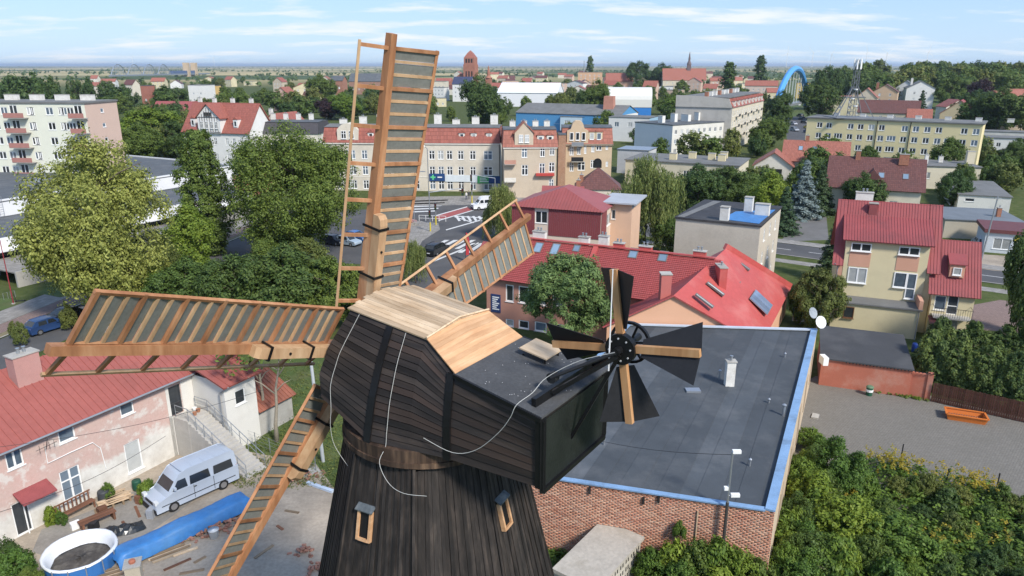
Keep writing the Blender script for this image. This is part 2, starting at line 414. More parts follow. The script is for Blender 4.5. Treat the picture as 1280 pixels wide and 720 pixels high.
    def mansard(s, mat, h, ins, top, over=.25, ridge=.4):
        L, Wd, H, o = s.L, s.W, s.H, over
        e = [(-o, -o, H), (L + o, -o, H), (L + o, Wd + o, H), (-o, Wd + o, H)]
        t = [(0, ins, H + h), (L, ins, H + h), (L, Wd - ins, H + h), (0, Wd - ins, H + h)]
        b = MB()
        b.face([e[0], e[1], t[1], t[0]]); b.face([e[2], e[3], t[3], t[2]]); b.face([e[1], e[2], t[2], t[1]]); b.face([e[3], e[0], t[0], t[3]])
        b.face([e[3], e[2], e[1], e[0]])
        r = b.build('roof', mat, s.r)
        k = MB(); y = Wd / 2
        q = [(-.1, ins - .2, H + h), (L + .1, ins - .2, H + h), (L + .1, Wd - ins + .2, H + h), (-.1, Wd - ins + .2, H + h)]
        k.face([q[0], q[1], (L + .1, y, H + h + ridge), (-.1, y, H + h + ridge)]); k.face([q[2], q[3], (-.1, y, H + h + ridge), (L + .1, y, H + h + ridge)])
        k.face([q[1], q[2], (L + .1, y, H + h + ridge)]); k.face([q[3], q[0], (-.1, y, H + h + ridge)]); k.face(q[::-1])
        k.build('roof_top', top, s.r); return r
    def chim(s, x, y, z0, z1, w=.6, d=.6, mat=None, pots=1):
        chimney(s.r, x, y, z0, z1, w, d, mat, pots)
    def dormer(s, x, y, z, w, h, dep, rmat, wmat, ww=.8, wh=1.0, rh=.5, style='1', flat=False):
        b = MB(); b.box(x - w / 2, y, z, x + w / 2, y + dep, z + h)
        d = b.build('dormer', wmat, s.r)
        k = MB(); o = .15
        if flat: k.hexa([(x - w / 2 - o, y - o, z + h), (x + w / 2 + o, y - o, z + h), (x + w / 2 + o, y + dep, z + h + rh), (x - w / 2 - o, y + dep, z + h + rh)] + [(x - w / 2 - o, y - o, z + h + .1), (x + w / 2 + o, y - o, z + h + .1), (x + w / 2 + o, y + dep, z + h + rh + .1), (x - w / 2 - o, y + dep, z + h + rh + .1)])
        else: k.prism([(x - w / 2 - o, y - o, z + h), (x + w / 2 + o, y - o, z + h), (x, y - o, z + h + rh)], (0, dep + o, 0))
        k.build('dormer_roof', rmat, d)
        me, pn = win_mesh(ww, wh, style, WHITE, .08, True)
        o2 = link('window', me, s.r, (x, y - .13, z + (h - wh) / 2)); link('pane', pn[random.choice([0, 1, 2])], o2)
def chimney(par, x, y, z0, z1, w=.6, d=.6, mat=None, pots=1):
    c = MB().box(x - w / 2, y - d / 2, z0, x + w / 2, y + d / 2, z1 - .08).build('chimney', mat or CHIMW, par)
    MB().box(x - w / 2 - .06, y - d / 2 - .06, z1 - .078, x + w / 2 + .06, y + d / 2 + .06, z1).build('chimney_cap', CONC, c)
    for i in range(pots):
        px = x + (i - (pots - 1) / 2) * min(.35, w / max(pots, 1)); MB().lathe([(.09, z1 + .001), (.09, z1 + .3), (.12, z1 + .31), (.12, z1 + .36)], 8, (px, y, 0)).build('chimney_pot', ZINC, c)
    return c
def lerp(a, b, t): return Vector(a) + (Vector(b) - Vector(a)) * t
def slab(par, q, th, mat, name='roof', ribs=None, courses=0, ribmat=None):
    """pitched roof sheet: q = eave left, eave right, ridge right, ridge left"""
    q = [Vector(p) for p in q]; n = (q[1] - q[0]).cross(q[3] - q[0]).normalized()
    if n.z < 0: n = -n
    b = MB()
    if courses:
        st = .045
        for i in range(courses):
            t0, t1 = i / courses, (i + 1) / courses
            a, c = lerp(q[0], q[3], t0), lerp(q[1], q[2], t0); d, e = lerp(q[0], q[3], t1), lerp(q[1], q[2], t1)
            b.face([a + n * st, c + n * st, e, d]); b.face([a - n * th if i == 0 else a, c - n * th if i == 0 else c, c + n * st, a + n * st])
        b.face([q[0] - n * th, q[3] - n * th, q[2] - n * th, q[1] - n * th])
        b.face([q[0] - n * th, q[0], q[3], q[3] - n * th]); b.face([q[1], q[1] - n * th, q[2] - n * th, q[2]])
    else: b.prism([p - n * th for p in q], n * th)
    r = b.build(name, mat, par)
    if ribs:
        k = MB(); L = (q[1] - q[0]).length; m = max(2, int(L / ribs))
        for i in range(m + 1):
            t = i / m; a, c = lerp(q[0], q[1], t), lerp(q[3], q[2], t)
            k.beam(a + n * .012, c + n * .012, .05, .06, n)
        tag(k.build('seam', ribmat or mat, r), kind='stuff')
    return r
def skylight(par, q, fu, fv, w, h, glass=1, frame=None, c=None):
    """roof window lying in the slope q at fractions fu (along eave), fv (up the slope)"""
    q = [Vector(p) for p in q]; ex = (q[1] - q[0]).normalized(); es = (q[3] - q[0]); es = (es - ex * es.dot(ex)).normalized(); n = ex.cross(es)
    if n.z < 0: n = -n
    if c is None: c = lerp(lerp(q[0], q[1], fu), lerp(q[3], q[2], fu), fv)
    b = MB(); t = .09
    def bx(u0, u1, v0, v1, z): b.hexa([c + ex * u + es * v + n * k for k in (-.02, z) for u, v in ((u0, v0), (u1, v0), (u1, v1), (u0, v1))])
    bx(-w / 2, -w / 2 + t, -h / 2, h / 2, .13); bx(w / 2 - t, w / 2, -h / 2, h / 2, .13); bx(-w / 2 + t, w / 2 - t, -h / 2, -h / 2 + t, .127); bx(-w / 2 + t, w / 2 - t, h / 2 - t, h / 2, .127)
    f = b.build('skylight', frame or M('skylight_frame', (.16, .15, .14), .5, .1, bump=0), par)
    p = MB().face([c + ex * u + es * v + n * .1 for u, v in ((-w / 2 + t / 2, -h / 2 + t / 2), (w / 2 - t / 2, -h / 2 + t / 2), (w / 2 - t / 2, h / 2 - t / 2), (-w / 2 + t / 2, h / 2 - t / 2))])
    p.build('pane', SKYGL if glass == 1 else GLASS[2], f); return f
SKYGL = M_glass('roof_glass', (.2, .28, .36), .05, .9, .2)
def front(a, b, z):
    """left and right top corners of a facade in photo pixels at height z -> corner, angle, length"""
    p, q = G(*a, z), G(*b, z); d = q - p
    return p, math.degrees(math.atan2(d.y, d.x)), math.hypot(d.x, d.y)
def dish(par, p, r=.4, az=-60, mat=None):
    b = MB(); n = 12; i0 = 0; a = R(az); ax = Vector((math.cos(a) * .9, math.sin(a) * .9, .42)).normalized(); x = ax.orthogonal().normalized(); y = ax.cross(x); p = Vector(p)
    b.v.append(tuple(p))
    for rr, dz in ((.5, .04), (1, .16)):
        for j in range(n): t = 2 * math.pi * j / n; b.v.append(tuple(p + (x * math.cos(t) + y * math.sin(t)) * r * rr + ax * dz * r))
    for j in range(n):
        k = (j + 1) % n; b.f.append((0, 1 + j, 1 + k)); b.f.append((1 + j, 1 + n + j, 1 + n + k, 1 + k))
    o = b.build('satellite_dish', mat or M('dish_white', (.7, .7, .7), .5, .08, bump=0), par)
    MB().tube([p - Vector((0, 0, .5)), p - ax * .04], .025, 5).build('dish_mount', ZINC, o)
    MB().tube([p - y * r, p + ax * r * .9], .015, 4).build('dish_arm', ZINC, o); return o
def _px(s, f, u, v):
    """photo pixel -> position on one of the house's faces"""
    mw = Matrix.Translation(s.r.location) @ Matrix.Rotation(s.r.rotation_euler.z, 4, 'Z'); inv = mw.inverted()
    o = inv @ Vector((0, 0, CAM_H)); d = inv.to_3x3() @ ray(u, v)
    ax, val = {'F': (1, 0), 'B': (1, s.W), 'L': (0, 0), 'R': (0, s.L)}[f]
    t = (val - o[ax]) / d[ax]; p = o + d * t
    return (p.x if f in 'FB' else p.y), p.z
def _winpx(s, f, u0, v0, u1, v1, style='2', **k):
    uc, vc = (u0 + u1) / 2, (v0 + v1) / 2
    x0, x1 = s.px(f, u0, vc)[0], s.px(f, u1, vc)[0]; x, z0 = s.px(f, uc, v1); z1 = s.px(f, uc, v0)[1]
    n = s.L if f in 'FB' else s.W; w = min(abs(x1 - x0), n - .2); x = min(max(x, w / 2 + .05), n - w / 2 - .05); z0 = max(z0, .02); z1 = min(z1, s.H - .05)
    return s.win(f, x, z0, round(w, 2), round(max(z1 - z0, .3), 2), style, **k)
House.px = _px; House.winpx = _winpx
# ---------------------------------------------------------------- vehicles
TYRE = M('tyre', (.02, .02, .02), .85, .2, bump=.1); RIM = M('rim', (.45, .45, .46), .35, .1, metal=.8, bump=0)
CARGL = M_glass('car_glass', (.02, .024, .028), .06, .7, .3); HEADL = M('headlight', (.6, .62, .62), .2, .1, bump=0); TAILL = M('tail_light', (.35, .02, .02), .3, .1, bump=0); PLATE = M('number_plate', (.7, .7, .68), .5, .1, bump=0)
def carpaint(name, col): return M('paint_' + name, col, .28, .04, 1, bump=0, spec=.6)
PROFILES = {   # side view: lower body and glasshouse, nose at x=0 (fractions of length / height)
 'hatch': (4.0, 1.72, 1.47, [(0, .18), (.0, .42), (.03, .50), (.22, .60), (.30, .62), (.93, .64), (1, .56), (1, .2)], [(.24, .60), (.40, .97), (.55, 1.0), (.82, .97), (.97, .63)]),
 'sedan': (4.5, 1.76, 1.45, [(0, .18), (0, .42), (.03, .50), (.24, .60), (.80, .64), (.98, .62), (1, .5), (1, .2)], [(.25, .60), (.40, .97), (.53, 1.0), (.70, .97), (.86, .64)]),
 'suv': (4.5, 1.84, 1.68, [(0, .22), (0, .46), (.04, .55), (.24, .62), (.95, .64), (1, .58), (1, .22)], [(.23, .61), (.36, .96), (.5, 1.0), (.88, .97), (.985, .62)]),
 'van': (5.3, 1.95, 2.35, [(0, .13), (.0, .30), (.015, .38), (.14, .47), (.2, .51), (1, .53), (1, .14)], [(.13, .45), (.26, .80), (.31, .94), (.42, 1.0), (.93, 1.0), (.985, .95), (1, .51)])}
def car(kind, name, label, cat, p, ang, paint, group=None, glass_rows=None):
    """p centre on the ground, ang = heading of the nose in degrees"""
    L, Wd, H, lo, hi = PROFILES[kind]; t = thing(name, label, cat, (p[0], p[1], .015), R(ang), group)
    X = lambda f: L * (.5 - f)
    def shell(poly, w0, w1, z0, z1):           # side profile swept across, narrowing with height
        b = MB(); n = len(poly); i = 0
        def wid(z): return w0 + (w1 - w0) * max(0, min(1, (z - z0) / (z1 - z0)))
        cols = [(-1, 1.0, 0.0), (-.9, 1.0, .028), (.9, 1.0, .028), (1, 1.0, 0.0)]
        cx = sum(q[0] for q in poly) / n; cz = sum(q[1] for q in poly) / n
        for (sy, _, grow) in cols:
            for fx, fz in poly:
                z = fz * H; x = X(fx)
                dx_, dz_ = (fx - cx), (fz - cz); k = 1 + grow * 1.2 if abs(sy) < 1 else 1
                b.v.append((X(cx + dx_ * k), sy * wid(z) / 2, (cz + dz_ * (k if fz > cz else 1)) * H))
        for c in range(3):
            for j in range(n): j2 = (j + 1) % n; b.f.append((c * n + j, c * n + j2, (c + 1) * n + j2, (c + 1) * n + j))
        b.f.append(tuple(range(n))); b.f.append(tuple(range(3 * n, 4 * n))[::-1]); return b
    body = shell(lo, Wd, Wd * .97, 0, H * .6).build('body', paint, t, True, .04)
    cab = shell(hi, Wd * .95, Wd * .80, H * .6, H).build('cabin', paint, t, True, .04)
    def sidept(fx, fz, s): z = fz * H; w = Wd * .95 + (Wd * .80 - Wd * .95) * max(0, min(1, (z - H * .6) / (H * .4))); return (X(fx), s * (w / 2 + .008), z)
    x0, x1 = hi[0][0], hi[-1][0]; zt = .93 if kind != 'van' else .80; zb = .655 if kind != 'van' else .56
    panes = {'hatch': [(.33, .56, .41), (.585, .80, .585)], 'sedan': [(.34, .56, .42), (.585, .76, .585)], 'suv': [(.31, .54, .37), (.565, .74, .565), (.765, .90, .765)], 'van': [(.20, .38, .265), (.41, .66, .41), (.70, .95, .70)]}[kind]
    for s in (-1, 1):
        for a, c, at in panes: MB().face([sidept(a, zb, s), sidept(c, zb, s), sidept(c - .012, zt, s), sidept(at + .01, zt, s)]).build('side_window', CARGL, cab)
        MB().box(X(.03), s * Wd * .40 - .16, H * .36, X(-.012), s * Wd * .40 + .16, H * .45).build('headlight', HEADL, t)
        MB().box(X(1.006), s * Wd * .42 - .08, H * .42, X(.985), s * Wd * .42 + .09, H * .58).build('tail_light', TAILL, t)
        MB().box(X(hi[0][0] + .09) - .1, s * (Wd / 2 + .02) - .09, H * .6, X(hi[0][0] + .09) + .04, s * (Wd / 2 + .02) + .09, H * .6 + .16).build('mirror', paint, t)
        for fx in (.19, .80):
            w = MB(); r = .31 if kind != 'van' else .33; c = Vector((X(fx), s * (Wd / 2 - .10), r)); w.tube([c - Vector((0, .11, 0)), c + Vector((0, .11, 0))], r, 16)
            wh = w.build('wheel', TYRE, t); MB().tube([c + Vector((0, s * .10, 0)), c + Vector((0, s * .118, 0))], r * .62, 12).build('rim', RIM, wh)
    def cross(f0, z0, f1, z1, k, nm):          # screens
        w0 = Wd * (.95 - .15 * max(0, (z0 - .6) / .4)) / 2 * k; w1 = Wd * (.95 - .15 * max(0, (z1 - .6) / .4)) / 2 * k; ex = .016 + .02 * L / 4
        sg = 1 if f0 < .5 else -1; o = Vector((sg * ex, 0, ex * .8))
        MB().face([Vector((X(f0), -w0, z0 * H)) + o, Vector((X(f0), w0, z0 * H)) + o, Vector((X(f1), w1, z1 * H)) + o, Vector((X(f1), -w1, z1 * H)) + o]).build(nm, CARGL, cab)
    a, c = hi[0], hi[1]; cross(a[0] + (c[0] - a[0]) * .1, a[1] + (c[1] - a[1]) * .1, a[0] + (c[0] - a[0]) * .93, a[1] + (c[1] - a[1]) * .93, .86, 'windscreen')
    a, c = hi[-1], hi[-2]; cross(a[0] + (c[0] - a[0]) * .15, a[1] + (c[1] - a[1]) * .15, a[0] + (c[0] - a[0]) * .9, a[1] + (c[1] - a[1]) * .9, .82, 'rear_screen')
    MB().box(X(.012), -Wd * .46, H * .12, X(-.016), Wd * .46, H * .22).build('bumper', DARKMET, t); MB().box(X(.01), -Wd * .26, H * .28, X(-.010), Wd * .26, H * .37).build('grille', DARKMET, t)
    MB().box(X(.99), -Wd * .46, H * .14, X(1.012), Wd * .46, H * .24).build('bumper', DARKMET, t); MB().box(X(1.02), -.26, H * .30, X(.99), .26, H * .37).build('number_plate', PLATE, t)
    return t
# ---------------------------------------------------------------- trees, bushes
LEAF = {
 'green': M_leaf('leaf_green', (0.063, 0.109, 0.025), (0.184, 0.253, 0.057)),
 'dark': M_leaf('leaf_dark', (0.041, 0.081, 0.025), (0.127, 0.190, 0.052)),
 'lime': M_leaf('leaf_lime', (0.172, 0.196, 0.040), (0.471, 0.483, 0.127), .06),
 'bright': M_leaf('leaf_bright', (0.103, 0.172, 0.023), (0.276, 0.356, 0.057)),
 'willow': M_leaf('leaf_willow', (0.098, 0.144, 0.040), (0.322, 0.356, 0.115), .06),
 'needle': M_leaf('needle', (0.030, 0.060, 0.028), (0.081, 0.127, 0.052), .08, .12),
 'blue': M_leaf('needle_blue', (0.103, 0.138, 0.132), (0.253, 0.310, 0.299), .04, .12),
 'pine': M_leaf('needle_pine', (0.063, 0.115, 0.034), (0.207, 0.287, 0.092), .06, .15),
 'thuja': M_leaf('leaf_thuja', (0.040, 0.078, 0.023), (0.161, 0.207, 0.048), .1, .15),
 'purple': M_leaf('leaf_purple', (0.025, 0.014, 0.016), (0.057, 0.029, 0.034), .08, .15),
 'gold': M_leaf('leaf_gold', (0.253, 0.196, 0.023), (0.483, 0.380, 0.046), .1),
 'weed': M_leaf('leaf_weed', (0.052, 0.103, 0.021), (0.196, 0.299, 0.052), .15),
 'olive': M_leaf('leaf_olive', (0.086, 0.115, 0.029), (0.241, 0.270, 0.075), .1)}
BARK = M('bark', (.13, .10, .075), .95, .35, 3, bump=.6, stretch=(1, 1, .25))
def leaves(cent, outw, per, spread, size, rng, droop=0, flat=.45, asp=.55):
    """leaf-sized faces round cluster centres"""
    m = len(cent); c = np.repeat(cent, per, 0); o = np.repeat(outw, per, 0); N = m * per
    d = rng.normal(size=(N, 3)); d /= np.linalg.norm(d, axis=1, keepdims=True) + 1e-9
    sp = np.repeat(np.broadcast_to(spread, (m,)), per)[:, None] * (rng.random((N, 1)) ** .5)
    p = c + d * sp; p[:, 2] -= droop * rng.random(N)
    n = o * .7 + d * .5 + rng.normal(size=(N, 3)) * flat + np.array([0, 0, .35]); n /= np.linalg.norm(n, axis=1, keepdims=True) + 1e-9
    t = np.cross(n, rng.normal(size=(N, 3)));
    if droop: t = t * .35 + np.array([0, 0, -1.])
    t /= np.linalg.norm(t, axis=1, keepdims=True) + 1e-9
    b = np.cross(n, t); s = size * (.6 + .8 * rng.random((N, 1)))
    v = np.stack([p - t * s, p + b * s * asp, p + t * s, p - b * s * asp], 1).reshape(-1, 3)
    return v, np.arange(N * 4).reshape(-1, 4)
def limbs(h, r0, crown_lo, crown_r, n, rng, lean=.0):
    b = MB(); pts = [(0, 0, -.3)]; x = y = 0
    for i in range(1, 6):
        x += rng.normal() * h * .012 + lean * h * .04; y += rng.normal() * h * .012; pts.append((x, y, h * .85 * i / 5))
    b.tube(pts, [r0 * 1.25] + [r0 * (1 - .17 * i) for i in range(1, 6)], 7)
    for i in range(n):
        t = crown_lo + (0.8 - crown_lo) * rng.random(); k = min(int(t / .85 * 5), 4); q = Vector(pts[k]).lerp(Vector(pts[k + 1]), t / .85 * 5 - k)
        a = rng.random() * 6.283; rr = crown_r * (.45 + .35 * rng.random()); e = q + Vector((math.cos(a) * rr, math.sin(a) * rr, h * (.06 + .14 * rng.random())))
        mid = q.lerp(e, .5) + Vector((0, 0, h * .02)); b.tube([q, mid, e], [r0 * .38, r0 * .24, r0 * .08], 5)
    return b
def crown_points(kind, h, r, n, rng, lo=.2):
    """cluster centres inside the crown volume with an uneven outline"""
    u = rng.normal(size=(n, 3)); u /= np.linalg.norm(u, axis=1, keepdims=True)
    if kind in ('round', 'oval', 'willow'):
        # billowing boughs: clusters sit on the outside of many overlapping lobes of different size
        nl = (52 if n > 1500 else 30) if kind != 'willow' else 16; L = rng.normal(size=(nl, 3)); L /= np.linalg.norm(L, axis=1, keepdims=True); lr = .20 + .20 * rng.random(nl); L *= ((1.02 - lr) * (.55 + .45 * rng.random(nl) ** .4))[:, None]
        L[0] = (0, 0, .68); L[1] = (.1, 0, .2); lr[0] = .3; lr[1] = .5
        k = rng.choice(nl, n, p=lr ** 2 / (lr ** 2).sum()); o = u + L[k] * .9; o /= np.linalg.norm(o, axis=1, keepdims=True)
        q = L[k] + o * (lr[k] * (.55 + .5 * rng.random(n)))[:, None]
        sp_ = rng.random(n) < .10; q[sp_] *= 1.10
        c = np.array([0, 0, h * (lo + 1) / 2]); s = np.array([r, r, h * (1 - lo) / 2]); p = c + q * s
        if kind == 'oval': p[:, :2] *= (1.10 - .5 * np.clip((p[:, 2:] - h * lo) / (h * (1 - lo)), 0, 1))
        return p, o
    if kind == 'poplar':
        z = rng.random(n); prof = np.minimum(1, .55 + z * 2.2) * (1 - z ** 4 * .7); a = rng.random(n) * 6.283; rr = r * prof * (.35 + .65 * rng.random(n) ** .5) * (.85 + .25 * np.sin(a * 3 + z * 9))
        p = np.stack([np.cos(a) * rr, np.sin(a) * rr, h * (lo + (1 - lo) * z)], 1); o = np.stack([np.cos(a), np.sin(a), .4 + 0 * a], 1); return p, o
    if kind == 'cone':
        nt = 13; tier = rng.integers(0, nt, n * 2); z = (tier + rng.random(n * 2) * .5) / nt; keep = rng.random(n * 2) < (1.05 - z); z = z[keep][:n]; m = len(z)
        a = rng.random(m) * 6.283; q = rng.random(m) ** .5; rr = r * (1 - z) * q * (.8 + .3 * np.sin(a * 5 + z * 40))
        p = np.stack([np.cos(a) * rr, np.sin(a) * rr, h * (lo + (1 - lo) * z) - q * r * (1 - z) * .28], 1); o = np.stack([np.cos(a), np.sin(a), .2 + 0 * a], 1); return p, o
def make_tree(kind, h, r, n, per, size, leaf, seed, lo=.2, spread=None, trunk=None, droop=0, limbs_n=7):
    rng = np.random.default_rng(seed); ck = {'pine': 'round'}.get(kind, kind)
    p, o = crown_points(ck, h, r, n, rng, lo)
    if kind == 'willow':
        # hanging strands: each cluster becomes a string of leaves falling from it
        k = 7; top = p[p[:, 2] > h * .4]; ot = o[p[:, 2] > h * .4]; st = np.repeat(top, k, 0); ln = np.repeat(rng.random(len(top)) * h * .42 + .08 * h, k); f = np.tile(np.arange(k) / k, len(top))
        st = st.copy(); st[:, 2] -= ln * f; st[:, :2] *= (1 + .10 * f)[:, None]; st[:, 2] = np.maximum(st[:, 2], h * .06)
        p = st; o = np.repeat(ot, k, 0); per = max(3, per // 4)
        v, q = leaves(p, o, per, .045 * h * .5, size, rng, droop=.5, asp=.28)
    else:
        v, q = leaves(p, o, per, spread or r * .16, size, rng, asp={'cone': .32, 'pine': .3}.get(kind, .55))
    cm = np_mesh('crown', v, q, LEAF[leaf])
    tm = limbs(h * (.98 if kind in ('cone', 'poplar') else .9), trunk or h * .017, max(lo, .12), r, 0 if kind == 'cone' else limbs_n, rng).mesh('trunk', BARK, True)
    return cm, tm
PROTO = {}
def proto(key, *a, **k):
    if key not in PROTO: PROTO[key] = make_tree(*a, **k)
    return PROTO[key]
def tree(key, p, h, w, label, name='leafy_tree', cat='tree', group=None, leaf=None, rz=None):
    """stands a copy of a prototype (built 1 m wide units h0,r0) at p scaled to height h and width w"""
    cm, tm = PROTO[key]; h0, r0 = PSIZE[key]
    t = thing(name, label, cat, p, random.random() * 6.28 if rz is None else rz, group); sx = w / (2 * r0); sz = h / h0; t.scale = (sx, sx * random.uniform(.95, 1.05), sz)
    link('trunk', tm, t); c = link('crown', cm, t)
    if leaf and LEAF[leaf] != cm.materials[0]:
        c.material_slots[0].link = 'OBJECT'; c.material_slots[0].material = LEAF[leaf]
    return t
PSIZE = {}
def P(key, kind, h, r, *a, **k): proto(key, kind, h, r, *a, **k); PSIZE[key] = (h, r)
# hero trees are dense, the background ones lighter
P('hero_lime', 'round', 18, 8.4, 2900, 30, .155, 'lime', 14, lo=.02, spread=.75)
P('hero_big', 'round', 19, 9.2, 2800, 30, .16, 'green', 12, lo=.04, spread=.8)
P('mid_a', 'round', 10, 5, 700, 30, .17, 'green', 21, lo=.04, spread=.55)
P('mid_b', 'round', 10, 4.6, 680, 30, .17, 'dark', 22, lo=.03, spread=.55)
P('mid_c', 'oval', 11, 4.8, 700, 30, .17, 'bright', 23, lo=.03, spread=.55)
P('poplar', 'poplar', 17, 3.8, 1100, 30, .17, 'green', 31, lo=.02, spread=.5)
P('willow', 'willow', 13, 5.4, 900, 26, .22, 'willow', 41, lo=.15)
P('spruce', 'cone', 12, 3.2, 1100, 16, .22, 'needle', 51, lo=.03, spread=.32)
P('pine', 'pine', 11, 4.8, 950, 44, .17, 'pine', 61, lo=.14, spread=.46)
P('far_a', 'round', 12, 5.6, 200, 18, .42, 'dark', 71, lo=.04, spread=1.0)
P('far_b', 'oval', 13, 5.4, 200, 18, .42, 'dark', 72, lo=.03, spread=1.0)
P('far_c', 'round', 11, 5.8, 200, 18, .42, 'green', 73, lo=.03, spread=1.0)
P('far_pop', 'poplar', 18, 3.0, 150, 20, .42, 'dark', 74, lo=.03, spread=.8)
P('bush_a', 'round', 2.4, 1.5, 300, 26, .07, 'weed', 81, lo=-.1, spread=.22, limbs_n=4, trunk=.05)
P('bush_b', 'oval', 2.8, 1.4, 300, 26, .065, 'weed', 82, lo=-.08, spread=.20, limbs_n=4, trunk=.05)
P('bush_c', 'round', 2.0, 1.4, 220, 20, .105, 'bright', 83, lo=-.1, spread=.25, limbs_n=4, trunk=.04)
P('thuja', 'poplar', 5, 1.25, 420, 26, .10, 'thuja', 84, lo=.0, spread=.24)
# ---------------------------------------------------------------- the windmill
TAR = M_wood('tarred_board', [(.016, .014, .013), (.034, .029, .026), (.075, .060, .050)], 'z', .7, .5, 6, .4)
TARX = M_wood('tarred_plank', [(.016, .014, .0135), (.030, .025, .023), (.060, .045, .036)], 'x', .62, .6, 3, .25, rot=R(33.9), tint=(.062, .040, .031))
PALE = M_wood('fresh_board', [(.36, .25, .15), (.55, .42, .28), (.68, .55, .39)], 'x', .75, .3, 6, .25, rot=R(33.9), tint=(.36, .29, .21))
ORNG = M_wood('new_board', [(.44, .24, .12), (.58, .35, .19), (.68, .45, .27)], 'y', .65, .16, 6, .2, rot=R(33.9))
BEAM = M_wood('new_beam', [(.24, .105, .05), (.40, .195, .095), (.54, .31, .17)], 'z', .65, .22, 2.5, .3)
BEAMB = M_wood('pale_beam', [(.36, .21, .11), (.50, .33, .19), (.62, .45, .28)], 'z', .65, .15, 3, .25)
SHUT = M('shutter_board', (.205, .21, .19), .75, .2, 3, bump=.1)
BLACK = M('black_steel', (.012, .012, .013), .42, .3, 3, metal=.2, bump=.08)
VANE = M('vane_sheet', (.018, .018, .02), .6, .25, 2, bump=.05)
CAPFELT = M('cap_felt', (.07, .072, .075), .7, .35, 1.2, bump=.4, dirt=(.09, .09, .09), dirtamt=.6)
HUB = Vector((-4.447, 19.56, 18.571)); AX = Vector((-.8141, .5476, .19335)); LAT = Vector((.5581, .8298, 0)); SUP = Vector((.16043, -.10791, .98113))
BK = Vector((.8298, -.5581, 0)); CEN = HUB + BK * 2.62; CEN.z = 0
mill = thing('windmill', 'black timber windmill with five wooden sails and a fantail', 'windmill', CEN)
def ml(p): return Vector(p) - CEN
def cp(s, w, z): return HUB * 1 + BK * s + LAT * w + Vector((0, 0, z - HUB.z)) - CEN     # along the cap, sideways, height
# tower: octagon of upright boards
N8 = 8; A0 = R(-4)
def tr(z): return 2.32 + (16.85 - z) * .235
tower = MB().lathe([(tr(1.2) * .985, 1.2), (tr(16.8) * .97, 16.8)], 8).build('tower', M('tower_core', (.02, .018, .016), .9, .2), mill)
tower.rotation_euler.z = A0
MB().lathe([(tr(0) + .35, 0), (tr(0) + .35, 1.0), (tr(1) + .2, 1.2)], 8).build('plinth', M_tile('plinth_brick', (.36, .15, .1), (.4, .36, .3), .25, .08, .9, swz='sz'), mill)
PB = 21
for f in range(N8):
    a0, a1 = A0 + f * 2 * math.pi / 8, A0 + (f + 1) * 2 * math.pi / 8
    nrm = Vector((math.cos((a0 + a1) / 2), math.sin((a0 + a1) / 2), .235)).normalized()
    def ring(z, t):
        r = tr(z); return Vector((r * math.cos(a0), r * math.sin(a0), z)).lerp(Vector((r * math.cos(a1), r * math.sin(a1), z)), t)
    for i in range(PB):
        g = .0045; t0, t1 = (i + g * 6) / PB, (i + 1 - g * 6) / PB; d = random.uniform(.012, .035) + (.022 if i % 2 else 0); z1 = 16.78 + random.uniform(-.05, .05); z0 = 1.3
        b = MB(); b.hexa([ring(z0, t0), ring(z0, t1), ring(z0, t1) + nrm * d, ring(z0, t0) + nrm * d, ring(z1, t0), ring(z1, t1), ring(z1, t1) + nrm * d, ring(z1, t0) + nrm * d])
        o = b.build('plank', TAR, tower); o.rotation_euler.z = -A0
        if i == 0:
            b = MB().beam(ring(z0, 0) + nrm * .03, ring(16.8, 0) + nrm * .03, .07, .07); q = b.build('corner_board', TAR, tower); q.rotation_euler.z = -A0
# small windows high on the tower
def tower_window(u, v, w, h):
    d = ray(u, v); c = Vector((0, 0, CAM_H)); best = None
    for k in range(1200, 2600):
        p = c + d * (k / 100); q = p - CEN; rr = math.hypot(q.x, q.y)
        ang = (math.atan2(q.y, q.x) - A0) % (math.pi / 4) - math.pi / 8
        if rr * math.cos(ang) < tr(q.z) * math.cos(math.pi / 8) + .02: best = q; break
    a = math.atan2(best.y, best.x); f = math.floor((a - A0) / (math.pi / 4)); am = A0 + (f + .5) * math.pi / 4
    n = Vector((math.cos(am), math.sin(am), .235)).normalized(); x = Vector((-math.sin(am), math.cos(am), 0)); y = n.cross(x)
    if y.z < 0: y = -y
    p = best
    def bar(x0, x1, y0, y1, n0, n1): return [p + x * a_ + y * b_ + n * k for k in (n0, n1) for a_, b_ in ((x0, y0), (x1, y0), (x1, y1), (x0, y1))]
    t = .07; b = MB()
    b.hexa(bar(-w / 2, -w / 2 + t, -h / 2, h / 2, -.02, .13)); b.hexa(bar(w / 2 - t, w / 2, -h / 2, h / 2, -.02, .13)); b.hexa(bar(-w / 2 + t, w / 2 - t, -h / 2, -h / 2 + t, -.02, .14))
    wi = b.build('window', ORNG, mill)
    MB().hexa(bar(-w / 2 + t, w / 2 - t, -h / 2 + t, h / 2, .055, .07)).build('pane', M('opening_shade', (.008, .008, .008), .6, .1, bump=0), wi)  # no glass: near-black plate, its colour stands for the shade in the recess
    q = [p + x * a_ + y * b_ + n * k for a_, b_, k in ((-w / 2 - .05, h / 2 - .0, .19), (w / 2 + .05, h / 2 - .0, .19), (w / 2 + .05, h / 2 + .14, .03), (-w / 2 - .05, h / 2 + .14, .03))]
    MB().prism(q, (0, 0, .03)).build('hood', ZINC2, wi)
ZINC2 = M('weathered_tin', (.13, .15, .16), .6, .4, 4, metal=.3, dirt=(.35, .34, .3))
tower_window(458, 656, .44, .80); tower_window(628, 642, .44, .78)
